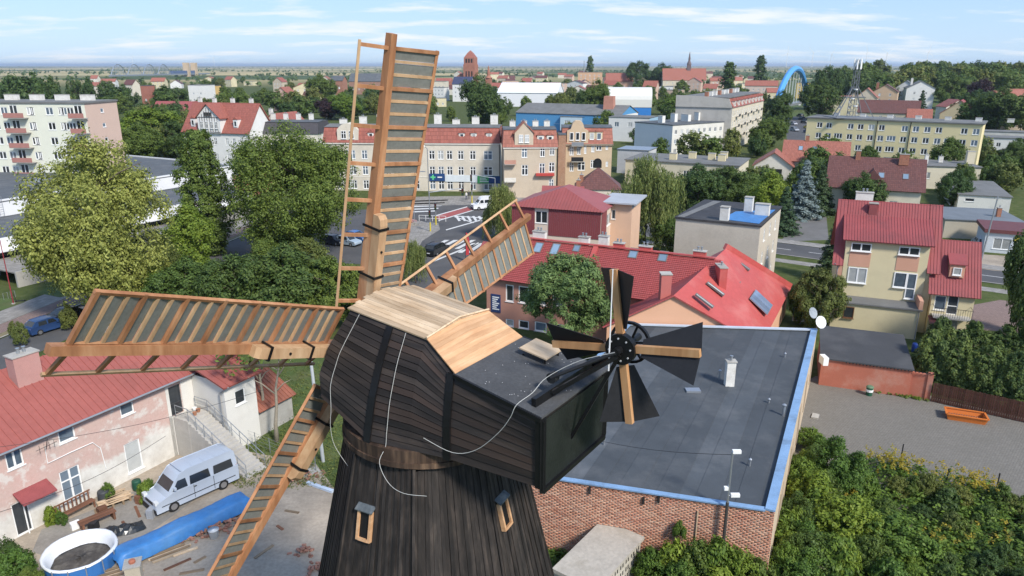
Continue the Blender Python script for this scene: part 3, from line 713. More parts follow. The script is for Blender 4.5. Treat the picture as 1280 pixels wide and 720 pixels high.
# curb: bent timber ring between tower and cap
cb = MB(); n = 40
for (r0, r1, z0, z1) in ((2.28, 2.41, 16.84, 16.98), (2.2, 2.37, 16.982, 17.3)):
    for j in range(n):
        a, c = 2 * math.pi * j / n, 2 * math.pi * (j + 1) / n
        cb.hexa([(r * math.cos(t), r * math.sin(t), z) for z in (z0, z1) for r, t in ((r0, a), (r1, a), (r1, c), (r0, c))])
cb.build('curb', M_wood('curb_wood', [(.03, .02, .015), (.065, .042, .03), (.17, .11, .07)], 'z', .75, .4, 6, .4, island=True), mill)
# cap: sections along its length, each a half profile (sideways, height)
SEC = [  # s top, (w,z) top ; middle ; bottom
    [(1.08, 1.20, 20.25), (.72, 1.72, 19.35), (.58, 2.02, 18.6), (.68, 2.10, 17.95)],
    [(2.50, 1.22, 20.10), (2.50, 1.62, 19.35), (2.50, 2.0, 18.4), (2.50, 2.28, 17.3)],
    [(3.64, 1.20, 19.97), (3.66, 1.58, 19.3), (3.66, 1.86, 18.4), (3.66, 2.02, 17.28)],
    [(4.58, 1.40, 19.38), (4.62, 1.55, 18.9), (4.64, 1.68, 18.2), (4.66, 1.75, 17.25)],
    [(7.15, 1.50, 18.93), (7.15, 1.50, 18.5), (7.15, 1.50, 17.9), (7.15, 1.50, 17.2)]]
capcore = MB()
def sec(i, j, sg, off=0): s, w, z = SEC[i][j]; return cp(s, sg * (w - off), z)
for i in range(4):
    for sg in (-1, 1):
        for j in range(3): capcore.face([sec(i, j, sg, .05), sec(i + 1, j, sg, .05), sec(i + 1, j + 1, sg, .05), sec(i, j + 1, sg, .05)])
    capcore.face([sec(i, 3, -1, .05), sec(i, 3, 1, .05), sec(i + 1, 3, 1, .05), sec(i + 1, 3, -1, .05)])
for i in (0, 4): capcore.face([sec(i, j, -1, .05) for j in range(4)] + [sec(i, j, 1, .05) for j in (3, 2, 1, 0)])
cap = capcore.build('cap', M('cap_core', (.02, .018, .016), .9), mill)
def sidept(i0, i1, t, k, sg, off):
    """point on the cap's flank between sections, k 0 top .. 1 bottom"""
    def prof(i):
        P_ = [Vector(cp(s, sg * w, z)) for s, w, z in SEC[i]]; ls = [(P_[q + 1] - P_[q]).length for q in range(3)]; d = k * sum(ls)
        for q in range(3):
            if d <= ls[q] or q == 2: return P_[q].lerp(P_[q + 1], min(1, d / ls[q]))
            d -= ls[q]
    a = prof(i0).lerp(prof(i1), t); return a + LAT * (sg * off)
for sg in (-1, 1):
    for (i0, i1, nb) in ((0, 1, 17), (1, 2, 17), (2, 3, 17), (3, 4, 10)):
        for k in range(nb):
            k0, k1 = k / nb, (k + 1) / nb - .009
            if i0 == 1: segs = [(1, 2), (2, 3)]
            elif i0 == 2: continue
            else: segs = [(i0, i1)]
            b = MB(); d0 = random.uniform(.0, .012); lo, hi = .012 + d0 * .5, .028 + d0 * .5      # lower edge stands proud of the board below
            for (p, q) in segs:
                b.hexa([sidept(p, q, 0, k0, sg, -.02), sidept(p, q, 1, k0, sg, -.02), sidept(p, q, 1, k1, sg, -.02), sidept(p, q, 0, k1, sg, -.02),
                        sidept(p, q, 0, k0, sg, lo), sidept(p, q, 1, k0, sg, lo), sidept(p, q, 1, k1, sg, hi), sidept(p, q, 0, k1, sg, hi)])
            b.build('plank', TARX, cap)
    for i in (1, 3, 4):                # ribs over the board ends
        for k in range(8):
            pass
        pts = [sidept(i, i, 0, k / 10, sg, .075) for k in range(11)]; b = MB(); wd = .10 if i != 4 else .11
        for k in range(10): b.hexa([pts[k] - BK * wd - LAT * sg * .05, pts[k] + BK * wd - LAT * sg * .05, pts[k + 1] + BK * wd - LAT * sg * .05, pts[k + 1] - BK * wd - LAT * sg * .05, pts[k] - BK * wd, pts[k] + BK * wd, pts[k + 1] + BK * wd, pts[k + 1] - BK * wd])
        b.build('rib', BLACK, cap)
# front of the cap: upright boards behind the sails
for k in range(14):
    t0, t1 = k / 14, (k + .96) / 14
    A_, B_, C_, D_ = [cp(1.08, -1.2, 20.25).lerp(cp(1.08, 1.2, 20.25), t) for t in (t0, t1)] + [cp(.62, -2.1, 17.95).lerp(cp(.62, 2.1, 17.95), t) for t in (t1, t0)]
    MB().prism([A_, B_, C_, D_], -BK * .05).build('plank', TARX, cap)
# top boards: pale, lying along the cap, then a steeper orange slope, then felt
def toppt(s0, w0, z0, s1, w1, z1, f, t): return cp(s0, -w0, z0).lerp(cp(s0, w0, z0), f).lerp(cp(s1, -w1, z1).lerp(cp(s1, w1, z1), f), t)
for k in range(15):
    f0, f1 = k / 15, (k + .94) / 15; c0, c1 = [.16 * (1 - abs(2 * f - 1)) for f in (f0, f1)]; e0 = 1.0 + random.uniform(-.10, .12); e1 = 3.72; up = Vector((0, 0, .035))
    q = [toppt(1.0, 1.28, 20.27, 3.72, 1.28, 19.98, f, (s - 1) / 2.72) + Vector((0, 0, c)) for f, s, c in ((f0, e0, c0), (f0, e1, c0), (f1, e1, c1), (f1, e0, c1))]
    MB().prism(q, up).build('plank', PALE, cap)
for k in range(9):
    t0, t1 = k / 9, (k + .95) / 9; q = [toppt(3.70, 1.28, 20.0, 4.72, 1.46, 19.38, f, t) + Vector((0, 0, .10 * (1 - t) if .1 < f < .9 else 0)) for f, t in ((0, t0), (.5, t0), (1, t0), (1, t1), (.5, t1), (0, t1))]
    MB().prism(q, (0, 0, .035)).build('plank', ORNG, cap)
q = [cp(3.72, -1.3, 20.05), cp(3.72, 0, 20.21), cp(3.72, 1.3, 20.05)]
MB().tube(q, .03, 5).build('ridge_strip', PALE, cap)
b = MB(); b.prism([cp(4.66, -1.46, 19.36), cp(4.66, 1.46, 19.36), cp(7.22, 1.60, 18.99), cp(7.22, -1.60, 18.99)], (0, 0, .05)); b.build('felt_roof', CAPFELT, cap)
for sg in (-1, 1): MB().beam(cp(4.7, sg * 1.5, 19.36), cp(7.2, sg * 1.62, 18.97), .05, .10).build('roof_edge', BLACK, cap)
b = MB(); rr = random.Random(3)
for k in range(45):
    s, w = rr.uniform(4.8, 7.1), rr.uniform(-1.4, 1.4); z = 19.412 - (s - 4.66) * .1445; p = cp(s, w, z); b.lathe([(.012, 0), (.008, .01)], 5, p)
tag(b.build('roof_nail', M('nail', (.45, .45, .45), .4, .1, bump=0), cap), kind='stuff')
b = MB(); p = [cp(5.25, .5, 19.50), cp(5.25, 1.3, 19.50), cp(6.05, 1.3, 19.37), cp(6.05, .5, 19.37)]; b.prism(p, (0, 0, .04)); ht = b.build('hatch_lid', PALE, cap)
b = MB()
for x, y in ((5.3, .6), (5.3, 1.25), (5.95, 1.25), (5.95, .6)): b.beam(cp(x, y, 19.2), cp(x, y, 19.36), .05, .05)
b.build('hatch_post', BLACK, ht)
# tail end wall: dark panel in a frame, with the beam that carries the fantail
b = MB(); b.prism([cp(7.18, -1.44, 18.9), cp(7.18, 1.44, 18.9), cp(7.18, 1.44, 17.2), cp(7.18, -1.44, 17.2)], BK * .03); b.build('end_panel', M('end_panel', (.016, .019, .017), .5, .5, 1.5, bump=.2, dirt=(.03, .034, .03)), cap)
b = MB()
for w in (-1.5, 1.5): b.beam(cp(7.2, w, 17.1), cp(7.2, w, 18.98), .13, .13)
b.build('corner_post', BLACK, cap)
MB().beam(cp(7.22, -1.5, 17.16), cp(7.22, 1.5, 17.16), .12, .12).build('bottom_rail', BLACK, cap)
MB().beam(cp(6.85, -1.35, 19.14), cp(6.95, 1.55, 19.2), .12, .30).build('tail_beam', BLACK, cap)
# sails
PHI = R(-1.05)
for k in range(5):
    an = PHI + R(72) * k; d = -math.sin(an) * LAT + math.cos(an) * SUP; rt = math.cos(an) * LAT + math.sin(an) * SUP; nn = -AX
    O = HUB - CEN
    def S(r, c, e): return O + d * r + rt * c + nn * e
    stock = MB(); P8 = []
    stock.hexa([S(r, c * w, e * w2) for r, w, w2 in ((-.3, .155, .165), (8.74, .10, .10)) for c, e in ((-1, -1), (1, -1), (1, 1), (-1, 1))])
    sail = stock.build('sail', BEAM, mill)
    cl = MB(); q_ = [(-.5, .165), (-.5, .43), (3.85, .43), (4.02, .40), (4.12, .31), (4.12, .145)]; cl.prism([S(a_, -.14, e_) for a_, e_ in q_], rt * .28)
    cl.build('stock_clamp', BEAMB, sail)
    for r in (2.35, 3.75):
        b = MB(); ww = .17
        b.hexa([S(r + q, c, e) for q in (-.035, .035) for c, e in ((-ww, .43), (ww, .43), (ww, .455), (-ww, .455))]); b.hexa([S(r + q, c, e) for q in (-.035, .035) for c, e in ((-ww - .02, -.17), (-ww, -.17), (-ww, .455), (-ww - .02, .455))]); b.hexa([S(r + q, c, e) for q in (-.035, .035) for c, e in ((ww, -.17), (ww + .02, -.17), (ww + .02, .455), (ww, .455))])
        b.build('iron_strap', BLACK, sail)
    for r in (1.7, 3.1):
        MB().tube([S(r, 0, .42), S(r, 0, .46)], .035, 8).build('bolt', BLACK, sail)
    def out(r, f):            # shutter side, twisted more towards the tip
        t = (r - 1.5) / 7.0; return S(r, .12 + (1.06 + .14 * t) * f, .02 + (.2 + .2 * t) * f)
    def lead(r, f): return S(r, -.1 - .58 * f, -.38 * f)
    rs = [1.5 + .985 * q for q in range(8)]
    for r in rs:
        MB().beam(out(r, -.05), out(r, 1.03), .10, .085, d).build('cross_bar', BEAM, sail)
        MB().beam(lead(r, -.1), lead(r, 1.0), .07, .09, d).build('lead_bar', BEAM, sail)
    MB().tube([out(r, 1.0) for r in (1.45, 5.0, 8.45)], .055, 4).build('outer_rail', BEAM, sail)
    MB().tube([out(r, .0) for r in (1.45, 5.0, 8.45)], .05, 4).build('inner_rail', BEAM, sail)
    MB().tube([lead(r, 1.0) for r in (1.2, 5.0, 8.5)], .05, 4).build('lead_rail', BEAMB, sail)
    for q in range(7):
        for m in range(3):
            ra, rb = rs[q] + .985 * m / 3 + .055, rs[q] + .985 * (m + 1) / 3 - .03
            if m: MB().beam(out(ra - .04, 0), out(ra - .04, 1), .055, .07, d).build('slat_bar', BEAMB, sail)
            s_ = nn * .05
            b = MB(); b.hexa([out(ra, .03) - s_, out(ra, .97) - s_, out(rb, .97) - s_ * .1, out(rb, .03) - s_ * .1, out(ra, .03) - s_ + nn * .02, out(ra, .97) - s_ + nn * .02, out(rb, .97) - s_ * .1 + nn * .02, out(rb, .03) - s_ * .1 + nn * .02]); b.build('shutter', SHUT, sail)
b = MB(); b.tube([HUB - CEN + AX * .55, HUB - CEN - AX * 1.4], .42, 14); b.build('windshaft', BLACK, mill)
# fantail
FH = cp(8.3, 0, 20.37); tilt = R(9)
E1 = BK * math.cos(tilt) + Vector((0, 0, 1)) * math.sin(tilt); E2 = Vector((0, 0, 1)) * math.cos(tilt) - BK * math.sin(tilt); NF = -LAT
hubp = MB(); hubp.tube([FH + NF * .10, FH - NF * .06], .36, 20); hubp.tube([FH + NF * .32, FH - NF * .9], .09, 10)
fan = hubp.build('fantail', BLACK, mill)
for k in range(4):
    a = math.pi / 2 * k; d = E1 * math.cos(a) + E2 * math.sin(a); t = -E1 * math.sin(a) + E2 * math.cos(a)
    MB().beam(FH + d * .30 - NF * .03, FH + d * 1.80 - NF * .03, .17, .12, NF).build('arm', M_wood('arm_wood', [(.36, .17, .075), (.50, .27, .12), (.58, .35, .18)], 'z', .6, .06, 3, .2), fan)
    tw = R(33); tt = t * math.cos(tw) - NF * math.sin(tw); nn = NF * math.cos(tw) + t * math.sin(tw)
    q = [FH + d * r + tt * w - NF * .10 for r, w in ((.45, -.2), (1.72, -.72), (1.80, .02), (1.74, .66), (.45, .2))]
    MB().prism(q, nn * -.015).build('vane', VANE, fan)
    b = MB()
b = MB()
for j in range(24):
    a, c = 2 * math.pi * j / 24, 2 * math.pi * (j + 1) / 24
    b.hexa([FH - NF * n_ + (E1 * math.cos(t) + E2 * math.sin(t)) * r for n_ in (.42, .50) for r, t in ((.44, a), (.50, a), (.50, c), (.44, c))])
for j in range(3): a = math.pi * j / 3; b.beam(FH - NF * .46 - (E1 * math.cos(a) + E2 * math.sin(a)) * .45, FH - NF * .46 + (E1 * math.cos(a) + E2 * math.sin(a)) * .45, .05, .04, NF)
b.build('gear_ring', BLACK, fan)
b = MB()
for j in range(8): a = math.pi / 4 * j; p = FH + (E1 * math.cos(a) + E2 * math.sin(a)) * .26 + NF * .1; b.tube([p, p + NF * .02], .022, 6)
b.build('bolt', M('nail', (.45, .45, .45)), fan)
b = MB(); b.beam(cp(7.0, -.75, 19.25), FH + NF * .25 - E2 * .1, .10, .10); b.beam(cp(7.0, 1.2, 19.25), FH - NF * .8 - E2 * .1, .10, .10); b.beam(cp(7.2, -.2, 17.9), FH + NF * .12 - E2 * .12, .08, .08)
b.build('fantail_frame', BLACK, mill)
b = MB(); p = cp(6.9, -.7, 19.55); b.tube([p, p + LAT * .18], .13, 12); b.tube([p + Vector((0, 0, .02)), FH + NF * .3], .045, 8); b.build('drive_shaft', DARKMET, mill)
b = MB(); b.tube([cp(8.15, -.3, 19.9), cp(8.15, -.3, 22.25)], [.018, .012], 5); b.build('lightning_rod', M('rod', (.75, .75, .75), .4, .05, bump=0), mill)
# lightning cable laid over the cap
def smooth(pts, k=5):
    pts = [Vector(p) for p in pts]; q = [pts[0]] + pts + [pts[-1]]; out = []
    for i in range(1, len(q) - 2):
        for j in range(k):
            t = j / k; a, b_, c, d_ = q[i - 1], q[i], q[i + 1], q[i + 2]
            out.append(.5 * ((2 * b_) + (c - a) * t + (2 * a - 5 * b_ + 4 * c - d_) * t * t + (3 * b_ - a - 3 * c + d_) * t ** 3))
    return out + [pts[-1]]
WIRE = M('white_cable', (.5, .5, .47), .6, .05, bump=0)
for s0, sag in ((1.45, .0), (3.05, .0)):
    i0, i1, t = (0, 1, (s0 - 1.08) / 1.42) if s0 < 2.5 else (1, 2, (s0 - 2.5) / 1.14)
    pts = [sidept(i0, i1, t, k / 9, -1, .09) for k in range(10)]
    if s0 < 2.5: pts += [pts[-1] + Vector((-.05, 0, -.5)), pts[-1] + Vector((.02, .0, -1.05)), pts[-1] + Vector((.35, -.1, -1.6))]
    else: pts += [cp(3.1, -2.52, 17.0), cp(3.45, -2.60, 16.6), cp(3.95, -2.62, 16.5), cp(4.5, -2.4, 16.5)]
    MB().tube(smooth(pts), .0065, 5).build('lightning_cable', WIRE, mill)
MB().tube(smooth([cp(4.1, -1.98, 17.75), cp(4.9, -1.86, 17.55), cp(5.5, -1.72, 17.75), cp(6.1, -1.68, 18.35), cp(6.45, -1.70, 18.85), cp(6.6, -1.66, 19.2), cp(6.72, -1.2, 19.34), cp(6.85, -.8, 19.6), cp(7.5, -.5, 20.05), FH + NF * .35 + Vector((0, 0, .02))]), .007, 5).build('lightning_cable', WIRE, mill)
# ---------------------------------------------------------------- ground, streets, yards
def M_ground():
    m = bpy.data.materials.new('ground'); nt = nodes_of(m)
    t = nt.nodes.new('ShaderNodeTexCoord'); ob = t.outputs['Object']
    n1 = noise(nt, .05, 6, .6, ob); n2 = noise(nt, .6, 6, .65, ob); n3 = noise(nt, 6, 4, .6, ob)
    near = ramp(nt, n2, [(.32, (.035, .055, .016)), (.52, (.075, .10, .028)), (.72, (.15, .135, .07))])
    near = mixrgb(nt, .4, near, ramp(nt, n3, [(.3, (.03, .05, .014)), (.7, (.12, .13, .05))]))
    v = nt.nodes.new('ShaderNodeTexVoronoi'); mp_ = nt.nodes.new('ShaderNodeMapping'); mp_.inputs['Scale'].default_value = (.0011, .0016, 1); mp_.inputs['Rotation'].default_value = (0, 0, .5)
    nt.links.new(ob, mp_.inputs[0]); nt.links.new(mp_.outputs[0], v.inputs['Vector']); v.inputs['Scale'].default_value = 1
    sp_ = nt.nodes.new('ShaderNodeSeparateColor'); nt.links.new(v.outputs['Color'], sp_.inputs[0])
    far = ramp(nt, sp_.outputs[0], [(0, (.06, .09, .03)), (.35, (.10, .12, .045)), (.5, (.36, .29, .14)), (.8, (.46, .38, .20)), (1, (.16, .17, .07))])
    s = nt.nodes.new('ShaderNodeSeparateXYZ'); nt.links.new(ob, s.inputs[0])
    f = nt.nodes.new('ShaderNodeMapRange'); f.inputs[1].default_value = 900; f.inputs[2].default_value = 1500; nt.links.new(s.outputs[1], f.inputs[0])
    c = mixrgb(nt, f.outputs[0], near, far); bsdf(nt, c, .95, 0, n3, .5, .05, .1); return m
b = MB(); b.face([(-26000, -300, 0), (26000, -300, 0), (26000, 42000, 0), (-26000, 42000, 0)]); struct('ground', b, M_ground())
ASPH = M('asphalt', (.085, .085, .088), .9, .2, .25, bump=.3, fine=30, dirt=(.12, .115, .11), dirtamt=.6)
PAVE = M_tile('paving', (.27, .255, .235), (.16, .15, .13), .6, .6, .9, off=0, ms=.03, dirt=(.2, .18, .15), bdist=.01)
PAVER = M_tile('paver_yard', (.205, .19, .165), (.11, .10, .085), .22, .12, .92, ms=.02, dirt=(.13, .12, .10), bdist=.015, var=.15)
BRPATH = M_tile('brick_path', (.24, .17, .15), (.13, .1, .09), .22, .12, .92, ms=.015, dirt=(.2, .15, .13), bdist=.01)
DIRT = M('yard_dirt', (.38, .32, .25), .97, .30, .30, bump=.6, fine=5, dirt=(.22, .185, .145), dirtamt=.85)
GRASSM = M('lawn', (.075, .11, .03), .95, .4, .35, bump=.6, fine=12, dirt=(.16, .14, .07), dirtamt=.6)
LINE = M('road_paint', (.62, .62, .60), .8, .12, 3, bump=.1, dirt=(.3, .3, .3))
REDLANE = M('red_lane', (.33, .09, .085), .85, .18, .5, dirt=(.25, .12, .11))
def strip(name, a, b_, w, z, mat, off=0):
    """straight strip of ground between two points, w wide, off to its left"""
    a, b_ = Vector((a[0], a[1], 0)), Vector((b_[0], b_[1], 0)); d = (b_ - a).normalized(); n = Vector((-d.y, d.x, 0))
    q = [a + n * (off - w / 2), b_ + n * (off - w / 2), b_ + n * (off + w / 2), a + n * (off + w / 2)]
    return struct(name, MB().face([(p.x, p.y, z) for p in q]), mat)
sheet('yard', [(-260, 800), (-160, 690), (20, 620), (215, 560), (300, 560), (395, 580), (440, 640), (520, 800)], .004, DIRT)
sheet('lawn', [(286, 560), (300, 470), (330, 440), (470, 440), (500, 560), (440, 640), (395, 580)], .006, GRASSM)
sheet('paved_yard', [(930, 760), (1000, 480), (1020, 470), (1160, 494), (1320, 532), (1420, 600), (1420, 700), (1200, 640)], .004, PAVER)
# street on the right, behind the brick building and the yellow house
ra, rb = G(993, 313), G(1245, 346); rd = (rb - ra).normalized(); A_, B_ = ra - rd * 26, rb + rd * 90
strip('road', A_, B_, 7.4, .006, ASPH)
RN = Vector((-rd.y, rd.x, 0))
strip('kerb', A_, B_, .18, .10, CONC, -3.8); strip('pavement', A_, B_, 2.0, .012, PAVE, -7.1); strip('pavement', A_, B_, 2.6, .012, PAVE, 5.2); strip('kerb', A_, B_, .18, .10, CONC, 3.8)
for k in range(16):
    p = ra - rd * 12 + rd * (k * 7.0); q = p + rd * 4.5; strip('road_marking', p, q, .16, .012, LINE)
sheet('driveway', [(975, 302), (990, 285), (1000, 268), (1032, 262), (1036, 300)], .008, M('old_asphalt', (.16, .155, .15), .95, .2, .4, dirt=(.11, .11, .1)))
sheet('forecourt', [(1190, 330), (1230, 318), (1400, 330), (1400, 352), (1240, 338)], .009, DIRT)
sheet('pavement', [(1195, 385), (1250, 375), (1330, 385), (1330, 420), (1220, 412)], .011, BRPATH)
# crossing in the middle
sheet('road', [(440, 430), (505, 345), (528, 300), (470, 285), (330, 300), (330, 285), (470, 262), (500, 258), (640, 255), (760, 262), (760, 272), (640, 272), (612, 300), (590, 345), (545, 430)], .006, ASPH)
sheet('pavement', [(500, 258), (515, 246), (640, 244), (760, 250), (760, 262), (640, 255)], .012, PAVE)
sheet('pavement', [(470, 286), (505, 274), (548, 279), (550, 287), (528, 301), (505, 344), (470, 400), (440, 400)], .012, PAVE)
for u in (535, 546, 557, 568): sheet('zebra_stripe', [(u, 311), (u + 6, 311), (u + 27, 300), (u + 21, 300)], .012, LINE)
for u in (572, 582): sheet('zebra_stripe', [(u, 316), (u + 6, 316), (u + 24, 304), (u + 18, 304)], .012, LINE)
for k in range(5): v = 251 + k * 3.4; sheet('zebra_stripe', [(514 - k * 2, v), (560 - k * 4, v - 1.5), (560 - k * 4, v - .3), (514 - k * 2, v + 1.4)], .012, LINE)
sheet('cycle_lane', [(545, 270), (584, 259), (592, 262), (548, 275)], .012, REDLANE)
for a in ([(545, 269), (584, 258), (584, 259), (545, 270.2)], [(548, 275.2), (592, 262.2), (592, 263.2), (548, 276.4)]): sheet('road_marking', a, .016, LINE)
for k in range(5): u = 569 + k * 7; sheet('road_marking', [(u, 270.5), (u + 3, 270), (u + 7, 276), (u + 4, 276.5)], .012, LINE)
sheet('road_marking', [(568, 269.5), (604, 272), (604, 273), (568, 270.5)], .013, LINE); sheet('road_marking', [(568, 270.5), (592, 278), (592, 279), (568, 271.5)], .0145, LINE)
sheet('road_marking', [(557, 287), (604, 273.6), (605, 274.6), (558, 288)], .012, LINE)
sheet('road_marking', [(538, 327), (598, 303), (599, 304.2), (539, 328.6)], .012, LINE)
# left: street, verge, brick path, pavement
la, lb = G(0, 428), G(112, 380); ld = (lb - la).normalized(); A2, B2 = la - ld * 30, la + ld * 62
strip('road', A2, B2, 6.6, .008, ASPH, -2.6); strip('kerb', A2, B2, .2, .1, CONC, .85); strip('grass_verge', A2, B2, 1.0, .010, M('dry_verge', (.20, .17, .10), .95, .3, .6, bump=.4), 1.5)
strip('brick_path', A2, B2, 2.3, .012, BRPATH, 3.2); strip('pavement', A2, B2, 3.6, .014, PAVE, 6.2)
sheet('lawn', [(-60, 400), (-40, 372), (10, 373), (31, 378), (0, 389)], .022, GRASSM); sheet('lawn', [(45, 366), (66, 358), (90, 368), (75, 372)], .022, GRASSM)
sheet('car_park', [(300, 330), (330, 262), (470, 262), (470, 330)], .003, ASPH)
# distant avenue under the blue arch
fa, fb = G(1004, 176), G(986, 128); strip('road', fa, fb + (fb - fa) * .6, 11, .006, ASPH)
# ---------------------------------------------------------------- pink house on the left and its yard
PD = Vector((math.cos(R(61)), math.sin(R(61)), 0)); PN = Vector((PD.y, -PD.x, 0)); E_ = Vector((-23.75, 45.2, 0))
PINK = M('pink_render', (.52, .37, .32), .92, .12, .35, bump=.25, fine=6, dirt=(.62, .58, .52), dirtamt=.95)
WREND = M('white_render', (.66, .64, .59), .92, .08, .5, bump=.2, dirt=(.5, .47, .42))
RSHEET = M('red_roof_sheet', (.31, .095, .078), .55, .14, .4, bump=.05, fine=3, dirt=(.23, .08, .066), dirtamt=.6)
def M_pink():
    m = bpy.data.materials.new('pink_and_white_render'); nt = nodes_of(m); t = nt.nodes.new('ShaderNodeTexCoord'); s_ = nt.nodes.new('ShaderNodeSeparateXYZ'); nt.links.new(t.outputs['Object'], s_.inputs[0])
    n = noise(nt, .35, 7, .65); n2 = noise(nt, 6, 4); n3 = noise(nt, .9, 7, .7)
    pk = mixrgb(nt, .3, ramp(nt, n, [(.35, (.56, .36, .31)), (.65, (.50, .39, .34))]), ramp(nt, n2, [(.3, (.44, .31, .27)), (.7, (.60, .46, .41))]))
    pk = mixrgb(nt, ramp(nt, n3, [(.52, (0, 0, 0)), (.60, (.8, .8, .8))]), pk, (.62, .58, .53))
    wt = ramp(nt, n3, [(.3, (.50, .47, .42)), (.6, (.68, .66, .61))])
    h_ = mth(nt, 'ADD', s_.outputs[2], mth(nt, 'MULTIPLY', n, 5.0)); f = ramp(nt, mth(nt, 'DIVIDE', h_, 10), [(.44, (1, 1, 1)), (.50, (0, 0, 0))])
    bsdf(nt, mixrgb(nt, f, pk, wt), .93, 0, n2, .25, .03, .2); return m
PINKW = M_pink()
ph = House('pink_house', 'pink rendered two-storey house with red metal roof beside the windmill', 'house', E_ - PD * 17, 61, 23.4, 9.0, 5.8)
for q in ((9, 556, 32, 584), (74, 521, 96, 551), (151, 489, 169, 518)): ph.winpx('F', *q, style='2' if q[0] < 50 else '1', glass=1)
ph.winpx('F', 80, 582, 107, 622, style='T', glass=1); ph.winpx('F', 160, 549, 181, 588, style='1', glass=2); ph.winpx('F', 22, 622, 45, 670, style='X', glass=0, sill=False)
ux = ph.px('F', 218, 500)[0]; ph.win('F', ux, 3.0, 1.1, 2.15, 'D', 0, M('anthracite_frame', (.05, .055, .06), .5, .1, bump=0), sill=False)
ph.wall(PINKW)
MB().box(17.1, -.035, 0, ux - .6, -.004, 5.6).build('white_pier', WREND, ph.r)
MB().box(ux + .6, -.035, 0, 19, -.004, 5.6).build('white_pier', WREND, ph.r); MB().box(ux - .6, -.035, 0, ux + .6, -.004, 2.98).build('white_pier', WREND, ph.r)
sl = ph.gable(RSHEET, 2.7, 'x', .45, .12, PINK, ribs=.42)
chimney(ph.r, 10.2, 3.4, 6.8, 9.6, 1.5, .9, M('chimney_pink', (.46, .25, .22), .85, .12, 1, dirt=(.4, .25, .22)), 2)
chimney(ph.r, 16.5, 4.2, 7.8, 9.1, .8, .6, CHIMW, 1)
skylight(ph.r, ph.slopes[0], .22, .62, .8, 1.2); skylight(ph.r, ph.slopes[0], .30, .66, .8, 1.2)
MB().tube([(-.4, -.47, 5.62), (19, -.47, 5.62)], .07, 8).build('gutter', GREYMET, ph.r)
# red canopy over the yard door, pipe on the wall, aerial
dx_, dz_ = ph.px('F', 38, 612)
b = MB(); b.hexa([(dx_ - .95, -1.0, dz_ - .28), (dx_ + .95, -1.0, dz_ - .28), (dx_ + .95, -.01, dz_ + .15), (dx_ - .95, -.01, dz_ + .15), (dx_ - .95, -1.0, dz_ - .2), (dx_ + .95, -1.0, dz_ - .2), (dx_ + .95, -.01, dz_ + .25), (dx_ - .95, -.01, dz_ + .25)]); b.build('canopy', M('canopy_red', (.27, .07, .07), .6, .2, 2), ph.r)
MB().tube([(dx_ - .6, -.15, 0), (dx_ - .6, -.15, dz_ - .3)], .04, 6).build('drain_pipe', WHITE, ph.r)
pts = [ph.px('F', *q) for q in ((55, 557), (59, 579), (88, 565), (115, 553), (125, 560), (132, 585))]
MB().tube([(x, -.05, z) for x, z in pts], .03, 5).build('wall_pipe', WHITE, ph.r)
ax_, az_ = ph.px('F', 55, 555); b = MB(); b.tube([(ax_, -.1, az_ - .3), (ax_, -.5, az_ + .5)], .02, 5); b.tube([(ax_ - .7, -.45, az_), (ax_ + .5, -.45, az_ + .05)], .015, 4)
for k in range(4): b.tube([(ax_ - .5 + k * .28, -.45, az_ - .25), (ax_ - .5 + k * .28, -.45, az_ + .25)], .012, 4)
b.build('aerial', DARKMET, ph.r)
# entrance wing, white, with the outside stair
o = E_ + PD * 2.0 + PN * 3.3
wg = House('white_entrance_wing', 'white rendered entrance wing with a red lean-to roof beside outside stairs', 'house extension', o, 61, 2.7, 3.25, 5.5)
wg.win('F', 1.3, 3.4, .9, 1.1, '1', 0); wg.wall(WREND)
slab(wg.r, [Vector(p) for p in ((-.35, -.5, 5.35), (3.0, -.5, 5.35), (3.0, 3.2, 6.5), (-.35, 3.2, 6.5))], .12, RSHEET, ribs=.42)
MB().tube([(-.12, .35, .1), (-.12, .35, 4.7), (.0, -.25, 5.1), (.0, -.5, 5.3)], .05, 6).build('drain_pipe', GREYMET, wg.r)
sb = E_ + PD * .15; st = thing('outside_stair', 'concrete outside stair with grey handrails climbing to the white entrance', 'stairs', sb, R(61) - math.pi / 2)
# local x runs outwards from the wall, y along the wall
STEP = M('stair_concrete', (.46, .44, .40), .92, .15, 1.2, bump=.3, dirt=(.33, .3, .26))
MB().box(.12, -.02, 0, 1.6, 1.75, 2.98).build('landing', STEP, st)
NS = 17
for k in range(NS):
    x0 = 1.602 + k * .31; MB().box(x0, 0, 0, x0 + .308, 1.72, 2.98 - (k + 1) * 2.98 / (NS + 1)).build('step', STEP, st)
for y in (.06, 1.66):
    b = MB()
    p0, p1 = Vector((1.6, y, 3.9)), Vector((1.6 + NS * .31, y, 1.1))
    b.tube([(.3, y, 3.9), p0, p1], .03, 6); b.tube([(.3, y, 3.45), p0 - Vector((0, 0, .45)), p1 - Vector((0, 0, .45))], .018, 5)
    for k in range(8): t = k / 7; p = p0.lerp(p1, t); b.tube([p - Vector((0, 0, .95)), p], .022, 5)
    b.tube([(.3, y, 2.98), (.3, y, 3.9)], .022, 5); b.build('handrail', GREYMET, st)
for x, y, m in ((.6, 1.35, 'white_frame'), (1.0, 1.35, 'pot'), (1.2, .9, 'pot')):
    pt = MB().lathe([(.10, 0), (.15, .22), (.16, .24)], 10).build('flower_pot', MATS.get(m) or M('pot', (.36, .17, .10), .85, .15, 3)); pt.location = st.matrix_basis @ Vector((x, y, 2.99)); tag(pt, ('clay flower pot at the top step of the stair' if y < 1 else 'clay flower pot on the stair landing beside the white pot') if m == 'pot' else 'white flower pot on the stair landing', 'flower pot', 'pots on the stair landing')
